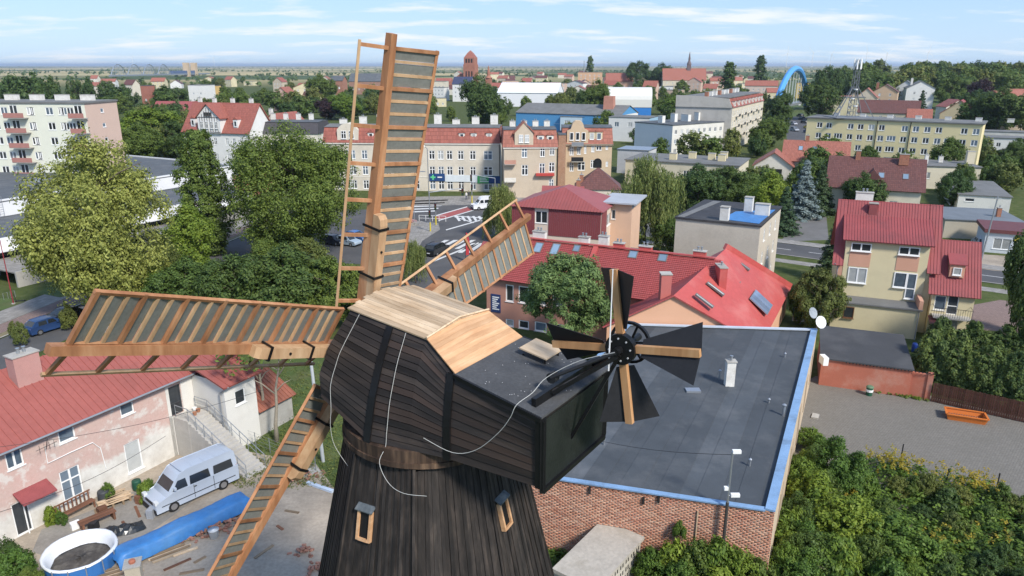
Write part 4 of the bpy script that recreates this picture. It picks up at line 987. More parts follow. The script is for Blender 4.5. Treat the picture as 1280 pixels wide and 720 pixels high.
# brick-red lean-to behind the wing
lp = G(284, 520); lt = House('lean_to_shed', 'small shed with rusty red roof behind the white wing', 'shed', (o + PD * 2.75 - PN * .2)[:2], 61, 3.4, 2.8, 2.0)
lt.wall(CONC); slab(lt.r, [Vector(p) for p in ((-.0, -.3, 2.05), (3.6, -.3, 2.05), (3.6, 2.8, 3.9), (-.0, 2.8, 3.9))], .08, M('rust_sheet', (.30, .11, .07), .7, .3, 1.5, dirt=(.16, .07, .05)), ribs=.3)
# van
vc = (G(200, 648) + G(297, 606)) / 2
pv = car('van', 'passenger_van', 'silver grey passenger van with raised roof parked by the pink house', 'van', (vc.x - .75, vc.y + .75), 229, carpaint('silver', (.42, .47, .54)))
for k in range(5): MB().box(-2.2 + k * .75, -.72, 2.35, -2.12 + k * .75, .72, 2.372).build('roof_rib', MATS['paint_silver'], pv)
for s_ in (-1, 1):
    MB().box(-2.45, s_ * .972 - .012, .62, 2.35, s_ * .972 + .012, .66).build('side_moulding', DARKMET, pv); MB().box(.28, s_ * .975 - .01, .35, .30, s_ * .975 + .01, 1.25).build('door_seam', DARKMET, pv); MB().box(-1.02, s_ * .975 - .01, .35, -1.0, s_ * .975 + .01, 1.25).build('door_seam', DARKMET, pv); MB().box(.12, s_ * .985 - .015, 1.08, .26, s_ * .985 + .015, 1.13).build('door_handle', DARKMET, pv)
# blue tarpaulin over a long timber stack
ta, tb = G(150, 716), G(318, 636); d = (tb - ta).normalized(); n = Vector((-d.y, d.x, 0)); Lt = (tb - ta).length
tp = thing('tarpaulin_stack', 'long timber stack under a bright blue tarpaulin beside the pool', 'tarpaulin', ta, math.atan2(d.y, d.x))
nx, ny = 30, 10; v = []; rr = random.Random(5)
for i in range(nx + 1):
    for j in range(ny + 1):
        x = Lt * i / nx; y = 1.5 * j / ny - .1; e = min(1, min(j, ny - j) / 1.2); z = (.92 + .10 * math.sin(i * .55) * .4 + .04 * rr.random() - .05 * abs(y - .65)) * (e if 0 < e else 0) + (.18 if e == 0 else 0)
        if i in (0, nx): z = min(z, .55)
        v.append((x + rr.uniform(-.03, .03), y + rr.uniform(-.02, .02), max(z, .12)))
b = MB(); b.v = v; b.f = [(i * (ny + 1) + j, (i + 1) * (ny + 1) + j, (i + 1) * (ny + 1) + j + 1, i * (ny + 1) + j + 1) for i in range(nx) for j in range(ny)]
TARP = M('blue_tarp', (.045, .19, .46), .45, .22, 1.1, bump=.5, fine=3, spec=.4, dirt=(.09, .22, .40)); b.build('tarpaulin', TARP, tp, True)
for k in range(8): MB().box(.15, .05 + k * .16, .05, Lt - .2 - .3 * rr.random(), .18 + k * .16, .18).build('timber', M_wood('old_timber', [(.16, .11, .07), (.27, .2, .13), (.38, .3, .2)], 'x', .8, .25, 4, .3), tp)
sheet('yard_slab', [(40, 690), (52, 662), (110, 640), (150, 622), (205, 598), (232, 596), (250, 620), (195, 660), (150, 690), (110, 672), (70, 700)], .009, M('yard_concrete', (.27, .25, .22), .95, .25, .6, bump=.4, fine=6, dirt=(.17, .155, .135), dirtamt=.8))
# round frame pool, drained
pc = G(103, 706); pl = thing('garden_pool', 'round blue frame pool with white liner, drained and full of soil', 'pool', (pc.x, pc.y, 0))
b = MB(); n = 14; pr = 1.78; rr = random.Random(8)
b.lathe([(pr, .02), (pr + .03, .95)], 24); b.f = b.f[:-1]; b.build('pool_wall', M('pool_blue', (.04, .16, .42), .5, .15, 1), pl)
b = MB(); b.lathe([(pr - .35, .30), (pr - .12, .75), (pr - .05, 1.0), (pr + .06, 1.03), (pr + .09, .92)], 24); b.v = [(x + rr.uniform(-.03, .03), y + rr.uniform(-.03, .03), z + rr.uniform(-.02, .02)) for x, y, z in b.v]; b.f = b.f[:-2]; b.build('liner', M('pool_liner', (.70, .72, .74), .55, .08, 2), pl, True)
b = MB(); b.lathe([(.0, .50), (.7, .47), (1.2, .40), (pr - .3, .36)], 20); b.v = [(x + rr.uniform(-.05, .05), y + rr.uniform(-.05, .05), z + rr.uniform(-.06, .06)) for x, y, z in b.v]; b.build('soil', M('dark_soil', (.085, .075, .065), .95, .4, 3, bump=.8, fine=8, dirt=(.2, .18, .15)), pl, True)
for k in range(n):
    a = 2 * math.pi * k / n; c, s_ = math.cos(a), math.sin(a); MB().tube([((pr + .13) * c, (pr + .13) * s_, 0), ((pr + .08) * c, (pr + .08) * s_, .98)], .03, 6).build('pool_leg', GREYMET, pl)
# yard clutter
def piece(name, mb, mat, label, cat, loc, rz=0, group=None, smooth=False):
    o = mb.build(name, mat, None, smooth); o.location = (loc[0], loc[1], loc[2] if len(loc) > 2 else 0); o.rotation_euler.z = R(rz); return tag(o, label, cat, group)
OLDW = MATS['old_timber']; BRW = M_wood('brown_wood', [(.10, .05, .03), (.19, .09, .055), (.28, .15, .09)], 'x', .75, .25, 5, .3)
# brown slatted bench against the wall
p = G(101, 645); bn = thing('garden_bench', 'brown slatted garden bench below the pink house window', 'bench', (p.x, p.y, 0), R(61))
for k in range(4): MB().box(-1.1, .1 + k * .12, .44, 1.1, .2 + k * .12, .48).build('seat_slat', BRW, bn)
for k in range(9): MB().box(-1.05 + k * .25, .62, .46, -.97 + k * .25, .66, .98).build('back_slat', BRW, bn)
MB().box(-1.12, .61, .98, 1.12, .68, 1.06).build('back_rail', BRW, bn)
for x in (-1, 1):
    for y in (.12, .58): MB().box(x - .05, y, 0, x + .05, y + .07, .438).build('leg', BRW, bn)
p = G(123, 655); tbn = thing('garden_table', 'low brown plank table in front of the slatted bench', 'table', (p.x, p.y, 0), R(48))
for k in range(4): MB().box(-1, -.3 + k * .16, .5, 1, -.16 + k * .16, .55).build('table_plank', BRW, tbn)
for x in (-.85, .85): MB().box(x - .06, -.3, 0, x + .06, .32, .498).build('leg', BRW, tbn)
for i, (u, v, l) in enumerate(((142, 631, 1.7), (150, 627, 1.5), (146, 624, 1.3))):
    p = G(u, v); pk = thing('sawn_boards', ['pale sawn boards piled by the house wall, lowest pile', 'pale sawn boards piled by the house wall, middle pile', 'pale sawn boards piled by the house wall, back pile'][i], 'boards', (p.x, p.y, 0), R(40 + 6 * i), 'board piles by the wall')
    for k in range(5): MB().box(-l / 2, -.4 + .17 * k, .3 + .05 * (k % 2), l / 2 - .1 * (k % 3), -.25 + .17 * k, .345 + .05 * (k % 2)).build('board', PALE, pk)
    for x in (-.5, .5): MB().box(x - .06, -.42, .0, x + .06, .42, .298).build('bearer', OLDW, pk)
for i, (u, v, r, h, m, lb) in enumerate(((131, 627, .34, .8, (.05, .055, .06), 'dark grey barrel beside the brown bench'), (172, 612, .28, .7, (.02, .08, .05), 'dark green barrel under the ground-floor window'))):
    p = G(u, v); piece('barrel', MB().lathe([(r * .9, 0), (r, .1), (r * 1.03, h * .5), (r, h - .08), (r * .93, h)], 14), M('barrel_%d' % i, m, .5, .15, 2), lb, 'barrel', p, smooth=True)
# crumpled black sheet over a long heap
p = G(140, 668); b = MB(); rr = random.Random(2); nx, ny = 18, 7
for i in range(nx + 1):
    for j in range(ny + 1):
        e = min(i, nx - i) / 5; f = min(j, ny - j) / 2.2; b.v.append((i * .19 - 1.7, j * .16 - .55 + .25 * math.sin(i * .3), .02 + .34 * min(1, e) ** .6 * min(1, f) * (1 + .25 * math.sin(i * 1.7 + j)) + rr.random() * .05))
b.f = [(i * (ny + 1) + j, (i + 1) * (ny + 1) + j, (i + 1) * (ny + 1) + j + 1, i * (ny + 1) + j + 1) for i in range(nx) for j in range(ny)]
piece('plastic_sheet', b, M('black_plastic', (.02, .024, .028), .3, .3, 3, spec=.5), 'crumpled black plastic sheet heaped beside the pool', 'plastic sheet', p, 40)
# brick pile and loose bricks along the tarpaulin
BRK = M('loose_brick', (.40, .20, .14), .95, .3, 3, bump=.4, dirt=(.5, .42, .36), rnd=.35)
bme = MB().box(-.125, -.06, 0, .125, .06, .075).mesh('brick', BRK)
def brick_heap(label, p, nb, sx, sy, hz, seed, ang=0, group='brick heaps in the yard'):
    t = thing('brick_heap', label, 'bricks', (p.x, p.y, 0), R(ang), group); rr = random.Random(seed)
    for k in range(nb):
        x, y = rr.gauss(0, sx), rr.gauss(0, sy); z = max(0, hz * (1 - (x / (2 * sx)) ** 2 - (y / (2 * sy)) ** 2)) * rr.random()
        o = link('brick', bme, t, (x, y, z), 0); o.rotation_euler = (rr.uniform(-.4, .4) if z > .05 else 0, rr.uniform(-.3, .3) if z > .05 else 0, rr.random() * 3.1)
brick_heap('heap of broken red bricks beside the blue tarpaulin', G(268, 664), 70, 1.3, .25, .35, 1, 38)
brick_heap('heap of old bricks in front of the grass', G(369, 600), 70, .8, .35, .5, 2, 30)
brick_heap('small pile of pale rubble in the middle of the yard', G(380, 690), 22, .22, .2, .4, 3, 10)
brick_heap('scattered pale bricks on the grass edge near the windmill', G(396, 712), 26, .55, .2, .2, 4, 40)
for i, (u, v, a, n_) in enumerate(((212, 690, 38, 6), (262, 655, 36, 5), (150, 716, 30, 6))):
    p = G(u, v); t = thing('plank_pile', ['short weathered planks piled on the ground beside the tarpaulin', 'long thin laths laid along the tarpaulin edge', 'rough planks lying at the end of the tarpaulin'][i], 'planks', (p.x, p.y, 0), R(a), 'plank piles in the yard')
    for k in range(n_): l = random.uniform(1.2, 2.4); MB().box(-l / 2, -.5 + .17 * k, .02 + .06 * (k % 2), l / 2, -.37 + .17 * k, .09 + .06 * (k % 2)).build('plank', OLDW if k % 2 else PALE, t)
p = G(208, 682); piece('timber_block', MB().box(-.5, -.25, 0, .5, .25, .35), ORNG, 'squared orange timber block near the gate pier', 'timber', p, 30)
# gate pier with a ball of brick on top
p = G(172, 740); gp = thing('gate_pier', 'square rendered gate pier with a red cap in the yard', 'pier', (p.x, p.y, 0), R(20))
MB().box(-.36, -.36, 0, .36, .36, 1.75).build('shaft', M('pier_render', (.50, .44, .34), .92, .15, 1, dirt=(.36, .3, .22)), gp); MB().box(-.42, -.42, 1.752, .42, .42, 1.83).build('cap_stone', CONC, gp); MB().lathe([(.16, 1.832), (.17, 1.95), (.1, 2.02)], 10).build('finial', M('pier_red', (.42, .15, .09), .8, .15, 2), gp)
p = G(268, 672); piece('bucket', MB().lathe([(.22, 0), (.30, .55), (.32, .56)], 14), WHITE, 'white plastic bucket under the lower sail', 'bucket', p, smooth=True)
rr = random.Random(77)
for i, (u, v) in enumerate(((232, 690), (250, 700), (222, 706), (300, 640), (312, 650), (335, 632), (330, 690), (350, 660), (290, 690), (120, 640), (172, 640), (155, 655), (240, 715), (365, 640))):
    p = G(u, v); l = rr.uniform(.5, 1.5); piece('loose_board', MB().box(-l / 2, -.08, .01, l / 2, .08, .06), rr.choice([OLDW, PALE, BRW]), 'loose offcut of board lying on the yard ground', 'board', p, rr.uniform(0, 180), 'loose boards in the yard')
for i, (u, v) in enumerate(((118, 662), (128, 640), (190, 646), (95, 660), (176, 628))):
    p = G(u, v); h = rr.uniform(.3, .6); piece('crate', MB().box(-.25, -.2, 0, .25, .2, h), [DARKMET, BRW, M('grey_box', (.3, .32, .35), .6, .2), WHITE, BRW][i], ['black box beside the plank table', 'brown box beside the dark barrel', 'grey box in front of the van nose', 'white box beside the slatted bench', 'brown box by the green barrel'][i], 'box', p, rr.uniform(0, 90))
# potted plants by the door
for i, (u, v, k, s_) in enumerate(((66, 655, 'bush_c', 1.2), (78, 656, 'bush_a', .9), (136, 625, 'bush_b', 1.3), (185, 628, 'bush_c', 1.5), (188, 618, 'bush_a', 1.2))):
    p = G(u, v); tree(k, (p.x, p.y, 0), s_, s_ * .8, ['flowering pot plant beside the yard door', 'low leafy pot plant beside the bench', 'leafy shrub in a pot by the barrel', 'green shrub in front of the van nose', 'small shrub against the wall behind the van'][i], 'shrub', 'shrub', leaf='bright' if i in (0, 3) else 'weed')
# pale board panels and blue sheets at the yard edge, post behind the mill
p = G(400, 610); pp = piece('sheet_panel', MB().box(-1.1, -.12, 0, 1.1, .12, .16), M('pale_blue_sheet', (.50, .58, .68), .5, .1, 1), 'pale blue metal sheets lying beside the windmill', 'sheets', p, 62 - 90)
p = G(384, 592); piece('concrete_slab', MB().box(-.8, -.4, 0, .8, .4, .12), CONC, 'broken concrete slab at the edge of the grass', 'slab', p, 30)
p = G(404, 577); ps = piece('support_post', MB().tube([(0, 0, 0), (-.35, .2, 9.2)], [.13, .10], 10), M('post_grey', (.42, .44, .45), .6, .12, 1), 'tall grey post standing on the grass behind the left sail', 'post', p)
# wire fence on the lawn
fa2, fb2 = G(286, 545), G(395, 590); fn = thing('wire_fence', 'low wire fence between the stair and the grass', 'fence', fa2)
for k in range(7):
    q = fa2.lerp(fb2, k / 6) - fa2; MB().tube([q, q + Vector((0, 0, 1.2))], .03, 5).build('post', GREYMET, fn)
b = MB()
for z in (.3, .6, .9, 1.15): b.tube([Vector((0, 0, z)), fb2 - fa2 + Vector((0, 0, z))], .008, 4)
b.build('wire', GREYMET, fn)
# overhead cables to the house
for i, (a, c) in enumerate((((0, 640, 5.0), (207, 545, 4.6)), ((-10, 560, 6.5), (330, 487, 6.5)))):
    p, q = G(*a), G(*c); pts = [p.lerp(q, t / 10) - Vector((0, 0, .5 * math.sin(math.pi * t / 10))) for t in range(11)]
    tag(MB().tube(pts, .014, 4).build('overhead_cable', DARKMET), ['thin overhead cable crossing in front of the yard door', 'thin overhead cable crossing the white wing'][i], 'cable')
# ---------------------------------------------------------------- flat-roofed brick building
ZB = 4.7
CA, CB_, CC, CD_ = Vector((13.4, 31.7, 0)), Vector((26.2, 58.0, 0)), Vector((10.3, 59.4, 0)), Vector((-1.2, 35.75, 0))
bb = thing('brick_building', 'long brick building with dark felt flat roof and blue coping', 'building', CA)
lo_ = lambda p, z=0: Vector((p.x - CA.x, p.y - CA.y, z))
BRICKM = M_tile('old_brick', (.40, .17, .11), (.44, .37, .29), .26, .085, .92, swz='sz', ms=.012, dirt=(.42, .16, .11), var=.25)
TAN = M('tan_render', (.58, .46, .32), .92, .12, .5, bump=.25, dirt=(.42, .33, .24))
MB().face([lo_(CB_), lo_(CC), lo_(CC, ZB), lo_(CB_, ZB)]).face([lo_(CC), lo_(CD_), lo_(CD_, ZB), lo_(CC, ZB)]).build('wall', TAN, bb)
fr = MB().face([lo_(CD_), lo_(CA), lo_(CA, ZB), lo_(CD_, ZB)]).build('front_wall', M('mortar', (.62, .54, .44), .95, .2, 3, bump=.3), bb)
# bricks of the front wall, each proud of the mortar
d = (CA - CD_); Lf = d.length; d.normalize(); nf = Vector((d.y, -d.x, 0)); rr = np.random.default_rng(4); V = []; Q = []
i = 0
for c in range(int(ZB / .105)):
    z0 = c * .105 + .010; z1 = z0 + .082; off = .15 * (c % 2); k = 0
    while True:
        x0 = off + k * .305 - .15; x1 = x0 + .28; k += 1
        if x0 > Lf: break
        x0 = max(x0, 0); x1 = min(x1, Lf)
        if x1 - x0 < .03: continue
        pr_ = .004 + rr.random() * .014
        a_, b_ = lo_(CD_ + d * x0), lo_(CD_ + d * x1)
        for p, zz, o in ((a_, z0, 0), (b_, z0, 0), (b_, z1, 0), (a_, z1, 0), (a_, z0, 1), (b_, z0, 1), (b_, z1, 1), (a_, z1, 1)): V.append((p.x + nf.x * pr_ * o, p.y + nf.y * pr_ * o, zz))
        for f in ((4, 5, 6, 7), (0, 1, 5, 4), (1, 2, 6, 5), (2, 3, 7, 6), (3, 0, 4, 7)): Q.append([i + j for j in f])
        i += 8
def M_bricks():
    m = bpy.data.materials.new('wall_bricks'); nt = nodes_of(m); g = nt.nodes.new('ShaderNodeNewGeometry')
    c = ramp(nt, g.outputs['Random Per Island'], [(0, (.30, .13, .085)), (.3, (.42, .19, .12)), (.75, (.48, .23, .145)), (1, (.52, .29, .19))])
    n = noise(nt, .45, 6, .65); c = mixrgb(nt, ramp(nt, n, [(.48, (0, 0, 0)), (.68, (.65, .65, .65))]), c, (.46, .17, .115))
    n3 = noise(nt, 1.3, 6, .7); c = mixrgb(nt, ramp(nt, n3, [(.58, (0, 0, 0)), (.75, (.6, .6, .6))]), c, (.45, .36, .28))
    bsdf(nt, c, .92, 0, noise(nt, 30, 3), .3, .01, .2); return m
o = link('brick', np_mesh('brick', np.array(V), np.array(Q), M_bricks()), fr); tag(o, kind='stuff')
rw = MB().face([lo_(CA), lo_(CB_), lo_(CB_, ZB), lo_(CA, ZB)]).build('side_wall', TAN, bb)
for k in range(5):
    p = lo_(CA.lerp(CB_, .12 + .19 * k)); MB().hexa([p + e_ * q + n_ * w + Vector((0, 0, z)) for z in (1.0, 3.6) for q, w in ((0, -.05), (1.5, -.05), (1.5, -.004), (0, -.004)) for e_, n_ in [((CB_ - CA).normalized(), Vector((-(CB_ - CA).y, (CB_ - CA).x, 0)).normalized())]]).build('blind_window', plaster((.40, .31, .22)), bb)
BLUEC = M('blue_coping', (.21, .34, .52), .55, .2, 1.2, bump=.15, dirt=(.13, .19, .27), dirtamt=.8)
# roof: felt strips lapped side by side along the length
rr2 = random.Random(6); NSt = 15
MB().prism([lo_(CD_, ZB - .30), lo_(CA, ZB - .30), lo_(CB_, ZB - .30), lo_(CC, ZB - .30)], (0, 0, .1)).build('roof_deck', FELT, bb)
RFELT = M('roof_sheet_felt', (.075, .085, .095), .8, .22, .5, bump=.25, fine=20, dirt=(.135, .14, .145), dirtamt=.6, rnd=.28)
for k in range(NSt):
    t0, t1 = k / NSt, (k + 1) / NSt + .012; z = ZB - .19 + .022 * (k % 2)
    q = [lo_(CD_.lerp(CA, t0), z), lo_(CD_.lerp(CA, min(t1, 1)), z), lo_(CC.lerp(CB_, min(t1, 1)), z), lo_(CC.lerp(CB_, t0), z)]
    MB().prism(q, (0, 0, .014)).build('felt_strip', RFELT, bb)
e2 = (CB_ - CA).normalized(); n2 = Vector((-e2.y, e2.x, 0))
MB().beam(lo_(CA, ZB + .02) + n2 * .22 - e2 * .1, lo_(CB_, ZB + .02) + n2 * .22, .50, .10).build('coping', BLUEC, bb)
MB().beam(lo_(CA, ZB + .02) + n2 * .22, lo_(CB_, ZB + .02) + n2 * .22, .4, .5).build('parapet', TAN, bb).location.z = -.27
MB().beam(lo_(CD_, ZB - .03) - nf * .06, lo_(CA, ZB - .03) - nf * .06 - d * .48, .34, .08).build('coping', BLUEC, bb)
MB().beam(lo_(CC, ZB), lo_(CB_, ZB), .30, .12).build('coping', M('pale_coping', (.50, .55, .62), .6, .12, 1), bb)
MB().beam(lo_(CC, ZB), lo_(CD_, ZB), .30, .12).build('coping', BLUEC, bb)
p = G(911, 482, ZB - .2) - CA; chimney(bb, p.x, p.y, ZB - .2, ZB + 1.75, .62, .5, CHIMW, 1)
for (u, v, r, h) in ((979, 520, .09, .75), (899, 475, .07, .7), (937, 583, .06, .4), (755, 556, .06, .35), (981, 447, .06, .3), (961, 504, .06, .25)):
    p = G(u, v, ZB - .18) - CA; b = MB(); b.tube([p, p + Vector((0, 0, h))], r, 8); b.lathe([(r * 1.6, h), (r * 1.7, h + .06), (.02, h + .14)], 8, p); b.build('vent_pipe', ZINC, bb)
p = G(866, 489, ZB - .17) - CA; MB().box(p.x - .5, p.y - .3, p.z, p.x + .5, p.y + .3, p.z + .14).build('roof_hatch', ZINC, bb)
for u, v in ((737, 612), (804, 625), (823, 623)):
    dd = ray(u, v); c0 = Vector((0, 0, CAM_H)); t = (CD_ - c0).dot(nf) / dd.dot(nf); p = c0 + dd * t - CA; MB().box(p.x - .05, p.y - .14, p.z - .2, p.x + .05, p.y, p.z + .2).build('wall_bracket', DARKMET, bb)
t = (CA - Vector((0, 0, CAM_H))).dot(nf) / ray(872, 640).dot(nf); p = Vector((0, 0, CAM_H)) + ray(872, 640) * t - CA; MB().tube([p + nf * .05 + Vector((0, 0, .1)), p + nf * .05 - Vector((0, 0, 3))], .045, 6).build('down_pipe', M('pipe_tan', (.45, .33, .22), .7, .1), bb)
dish(bb, lo_(CB_, ZB + .75) + Vector((.1, -.2, 0)), .55, -70); dish(bb, lo_(CB_, ZB + 1.4) + Vector((-.05, 1.2, -.3)), .5, -60, M('dish_grey', (.3, .33, .36), .5, .08, bump=0))
b = MB(); p = lo_(CB_, 2.6) - n2 * -.02; b.box(p.x + .02, p.y - 2.0, 2.2, p.x + .45, p.y - 1.1, 2.9); b.build('air_unit', WHITE, bb)
# pole with lamp heads and cameras, in front of the brick wall
pb = CA - d * 2.35 + nf * .35; pole = thing('camera_pole', 'steel pole with cameras rising above the brick wall', 'pole', pb)
MB().tube([(0, 0, 0), (0, 0, 5.0)], .09, 8).build('lower_shaft', M('pole_dark', (.06, .055, .05), .6, .2), pole); MB().tube([(0, 0, 5.0), (0, 0, 7.9)], .055, 8).build('upper_shaft', ZINC, pole)
for z, x, w in ((5.35, .35, .45), (5.75, -.15, .2), (7.85, .2, .42)):
    c = MB().box(x - w / 2, -.1, z, x + w / 2, .08, z + .17).build('camera', WHITE, pole); MB().tube([(0, 0, z + .05), (x, 0, z + .05)], .025, 5).build('bracket', ZINC, c)
q = cp(7.0, 1.0, 17.5) + CEN; pts = [pb + Vector((0, 0, 7.8)), ]
w0 = pb + Vector((0, 0, 7.75)); w1 = G(735, 548, 5.4); pts = [w0.lerp(w1, t / 8) - Vector((0, 0, .25 * math.sin(math.pi * t / 8))) for t in range(9)]
tag(MB().tube(pts, .014, 4).build('overhead_cable', DARKMET), 'thin dark cable from the camera pole across the flat roof', 'cable')
# hollow-block shed in front of the brick wall
sA, sB = G(803, 671, 2.2), G(758, 721, 2.2); ds = (sB - sA).normalized(); 
shp = sB; sh = thing('block_shed', 'unfinished hollow-block shed with rough concrete roof slab', 'shed', (shp.x - ds.x * -1.0, shp.y + ds.y * 1.0, 0), math.atan2(-ds.y, -ds.x))
# local x goes back along the right-hand wall, local y to the left
Ls, Ws = (sB - sA).length + 1.0, 2.5
b = MB(); b.hexa([(-.1, -.08, 2.0), (Ls + .1, -.08, 2.0), (Ls + .1, Ws, 2.0), (-.1, Ws, 2.0), (-.1, -.08, 2.18), (Ls + .1, -.08, 2.18), (Ls + .1, Ws, 2.22), (-.1, Ws, 2.22)]); b.build('roof_slab', M('rough_slab', (.44, .40, .34), .95, .22, .7, bump=.6, fine=5, dirt=(.28, .25, .2), dirtamt=.8), sh)
BLK = M('hollow_block', (.52, .48, .40), .95, .15, 3, bump=.4, rnd=.15); DK = M('hole_shade', (.03, .028, .025), .95, .1, bump=0)
MB().box(.05, .06, 0, Ls - .05, Ws - .05, 1.99).build('wall', BLK, sh)
blk = MB(); blk.box(0, 0, 0, .58, .05, .09); blk.box(0, 0, .40, .58, .05, .475)
for x in (0, .24, .49): blk.box(x, .001, .09, x + .09, .05, .40)
blkm = blk.mesh('block', BLK); hol = MB().box(0, .03, .05, .58, .052, .44).mesh('hole', DK)  # dark plate behind the ribs: shade inside the hollows put into its colour
for r_ in range(4):
    k = 0
    while (k + 1) * .59 < Ls:
        o = link('block', blkm, sh, (k * .59 + .02 + (.0 if r_ % 2 else .02), .0, r_ * .485 + .03)); link('hole', hol, o, (0, 0, 0)); k += 1
# ---------------------------------------------------------------- red-roofed complex
TERR = M('terracotta_render', (.46, .23, .17), .9, .1, .5, bump=.15, dirt=(.38, .2, .15)); PEACH = M('peach_render', (.66, .38, .24), .9, .06, .4, bump=.15)
CRIM = M('crimson_sheet', (.44, .085, .075), .5, .14, .5, bump=.05, fine=3, dirt=(.50, .17, .145), dirtamt=.6, spec=.3)
RTILE = M_tile('crimson_tile', (.35, .075, .07), (.20, .045, .045), .20, 10, .5, off=0, ms=.025, dirt=(.27, .08, .075), bdist=.03, var=.06)
ML, MR_ = G(600, 343, 5.6), G(790, 373, 5.6); dm = (G(677, 351, 5.6) - G(640, 346, 5.6)).normalized()
rc = House('red_roof_building', 'terracotta building with long red tiled roof and roof windows', 'building', (G(608, 342, 5.5).x, G(608, 342, 5.5).y), -25.5, 22.6, 8.2, 5.5)
for u0, u1 in ((632, 642), (648, 661), (668, 683), (690, 705)):
    rc.winpx('F', u0, 356 + (u0 - 632) * .12, u1, 377 + (u0 - 632) * .12, style='1', t=.12); rc.winpx('F', u0, 399 + (u0 - 632) * .1, u1, 418 + (u0 - 632) * .1, style='1', t=.12)
rc.wall(TERR); rc.gable(RTILE, 3.1, 'x', .5, .12, TERR, courses=25)
A_, B_ = rc.slopes
def px_on(q, u, v, root):
    """photo pixel -> fractions along eave and up the slope"""
    mw = Matrix.Translation(root.location) @ Matrix.Rotation(root.rotation_euler.z, 4, 'Z'); inv = mw.inverted(); o_ = inv @ Vector((0, 0, CAM_H)); dd = inv.to_3x3() @ ray(u, v)
    q = [Vector(p) for p in q]; ex = q[1] - q[0]; es = q[3] - q[0]; n = ex.cross(es); t = (q[0] - o_).dot(n) / dd.dot(n); p = o_ + dd * t - q[0]
    return p.dot(ex) / ex.length_squared, p.dot(es) / es.length_squared
def px_pt(q, u, v, root):
    mw = Matrix.Translation(root.location) @ Matrix.Rotation(root.rotation_euler.z, 4, 'Z'); inv = mw.inverted(); o_ = inv @ Vector((0, 0, CAM_H)); dd = inv.to_3x3() @ ray(u, v)
    q = [Vector(p) for p in q]; n = (q[2] - q[0]).cross(q[3] - q[1]); c = (q[0] + q[1] + q[2] + q[3]) / 4; return o_ + dd * ((c - o_).dot(n) / dd.dot(n))
for u, v, w, h in ((673, 310, .9, 1.35), (694, 312, .9, 1.5), (721, 311, .75, .9), (792, 317, .9, 1.3), (829, 321, .9, 1.3)):
    fu, fv = px_on(A_, u, v, rc.r); skylight(rc.r, A_, fu, fv, w, h)
MB().beam(Vector((-.5, 4.1, 8.78)), Vector((22.6, 4.1, 8.78)), .4, .12).build('ridge_cap', CRIM, rc.r)
for u, v, w, hh, m in ((757, 298, 1.0, 1.1, CHIMW), (776, 300, 1.1, .55, CRIM), (808, 306, 1.3, .5, CRIM), (876, 312, 1.2, .6, CRIM), (734, 292, 1.1, .8, CHIMW), (679, 285, 1.4, .9, CHIMW)):
    fu, fv = px_on(A_, u, v, rc.r); x = -.5 + fu * 23.6; chimney(rc.r, x, 4.6, 8.3, 8.65 + hh, w, .6, m, 2)
MB().beam(lerp(A_[0], A_[1], .47) + Vector((0, 0, .16)), lerp(A_[3], A_[2], .47) + Vector((0, 0, .16)), .5, .14).build('fire_wall_cap', CRIM, rc.r)
# sign board on the facade
x, z = rc.px('F', 620, 379); sg = MB().box(x - .55, -.06, z - 1.0, x + .55, -.005, z + 1.0).build('sign_board', M('navy_board', (.03, .05, .14), .5, .1, bump=0), rc.r)
b = MB()
for k in range(7): b.box(x - .40, -.066, z + .62 - k * .22, x + .40 - .16 * (k % 3), -.0605, z + .74 - k * .22)
b.build('sign_text', WHITE, sg)['kind'] = 'stuff'
# gabled wing in front, its gable set skew to the ridge
gw = thing('peach_gabled_wing', 'peach gabled wing with red sheet roof, solar panel and strip roof windows', 'building', (8.4, 59.9, 0))
g0 = Vector((8.4, 59.9, 0)); PLf, PRf, PAf = Vector((8.4, 59.9, 4.4)) - g0, Vector((21.6, 58.95, 3.05)) - g0, Vector((14.1, 59.5, 7.35)) - g0
PLb, PRb, PAb = Vector((16.0, 73.6, 4.4)) - g0, Vector((30.2, 75.2, 3.05)) - g0, Vector((21.7, 70.9, 8.55)) - g0
dn = lambda p: Vector((p.x, p.y, 0))
MB().face([dn(PLf), dn(PRf), PRf, PAf, PLf]).build('gable_wall', PEACH, gw); MB().face([dn(PRf), dn(PRb), PRb, PRf]).build('wall', PEACH, gw); MB().face([dn(PRb), dn(PLb), PLb, PAb, PRb]).build('wall', PEACH, gw); MB().face([dn(PLb), dn(PLf), PLf, PLb]).build('wall', PEACH, gw)
fo = Vector((-.15, -.3, .06))
B_ = [PRf + fo + Vector((.35, 0, -.1)), PRb + Vector((.35, .1, -.02)), PAb + Vector((0, .1, .06)), PAf + fo]; A_ = [PLb + Vector((-.3, 0, -.1)), PLf + fo + Vector((-.3, 0, -.1)), PAf + fo, PAb + Vector((0, .1, .06))]
slab(gw, B_, .12, CRIM); slab(gw, A_, .12, RTILE)
SKL = .26
for u, v in ((926, 334), (914, 350), (893, 365), (879, 380)):
    skylight(gw, B_, 0, 0, .5, 1.9, 2, c=px_pt(B_, u, v, gw) + Vector((.05, 0, SKL)))
q = [Vector(p) for p in B_]; ex = (q[1] - q[0]).normalized(); es = (q[3] - q[0]); es = (es - ex * es.dot(ex)).normalized(); n = ex.cross(es); c = px_pt(B_, 947, 383, gw) + n * .42
sp_ = MB().hexa([c + ex * a + es * b_ + n * (k + (.25 if b_ > 0 else 0)) for k in (0, .06) for a, b_ in ((-1.6, -1.1), (1.6, -1.1), (1.6, 1.1), (-1.6, 1.1))]).build('solar_collector', ZINC, gw)
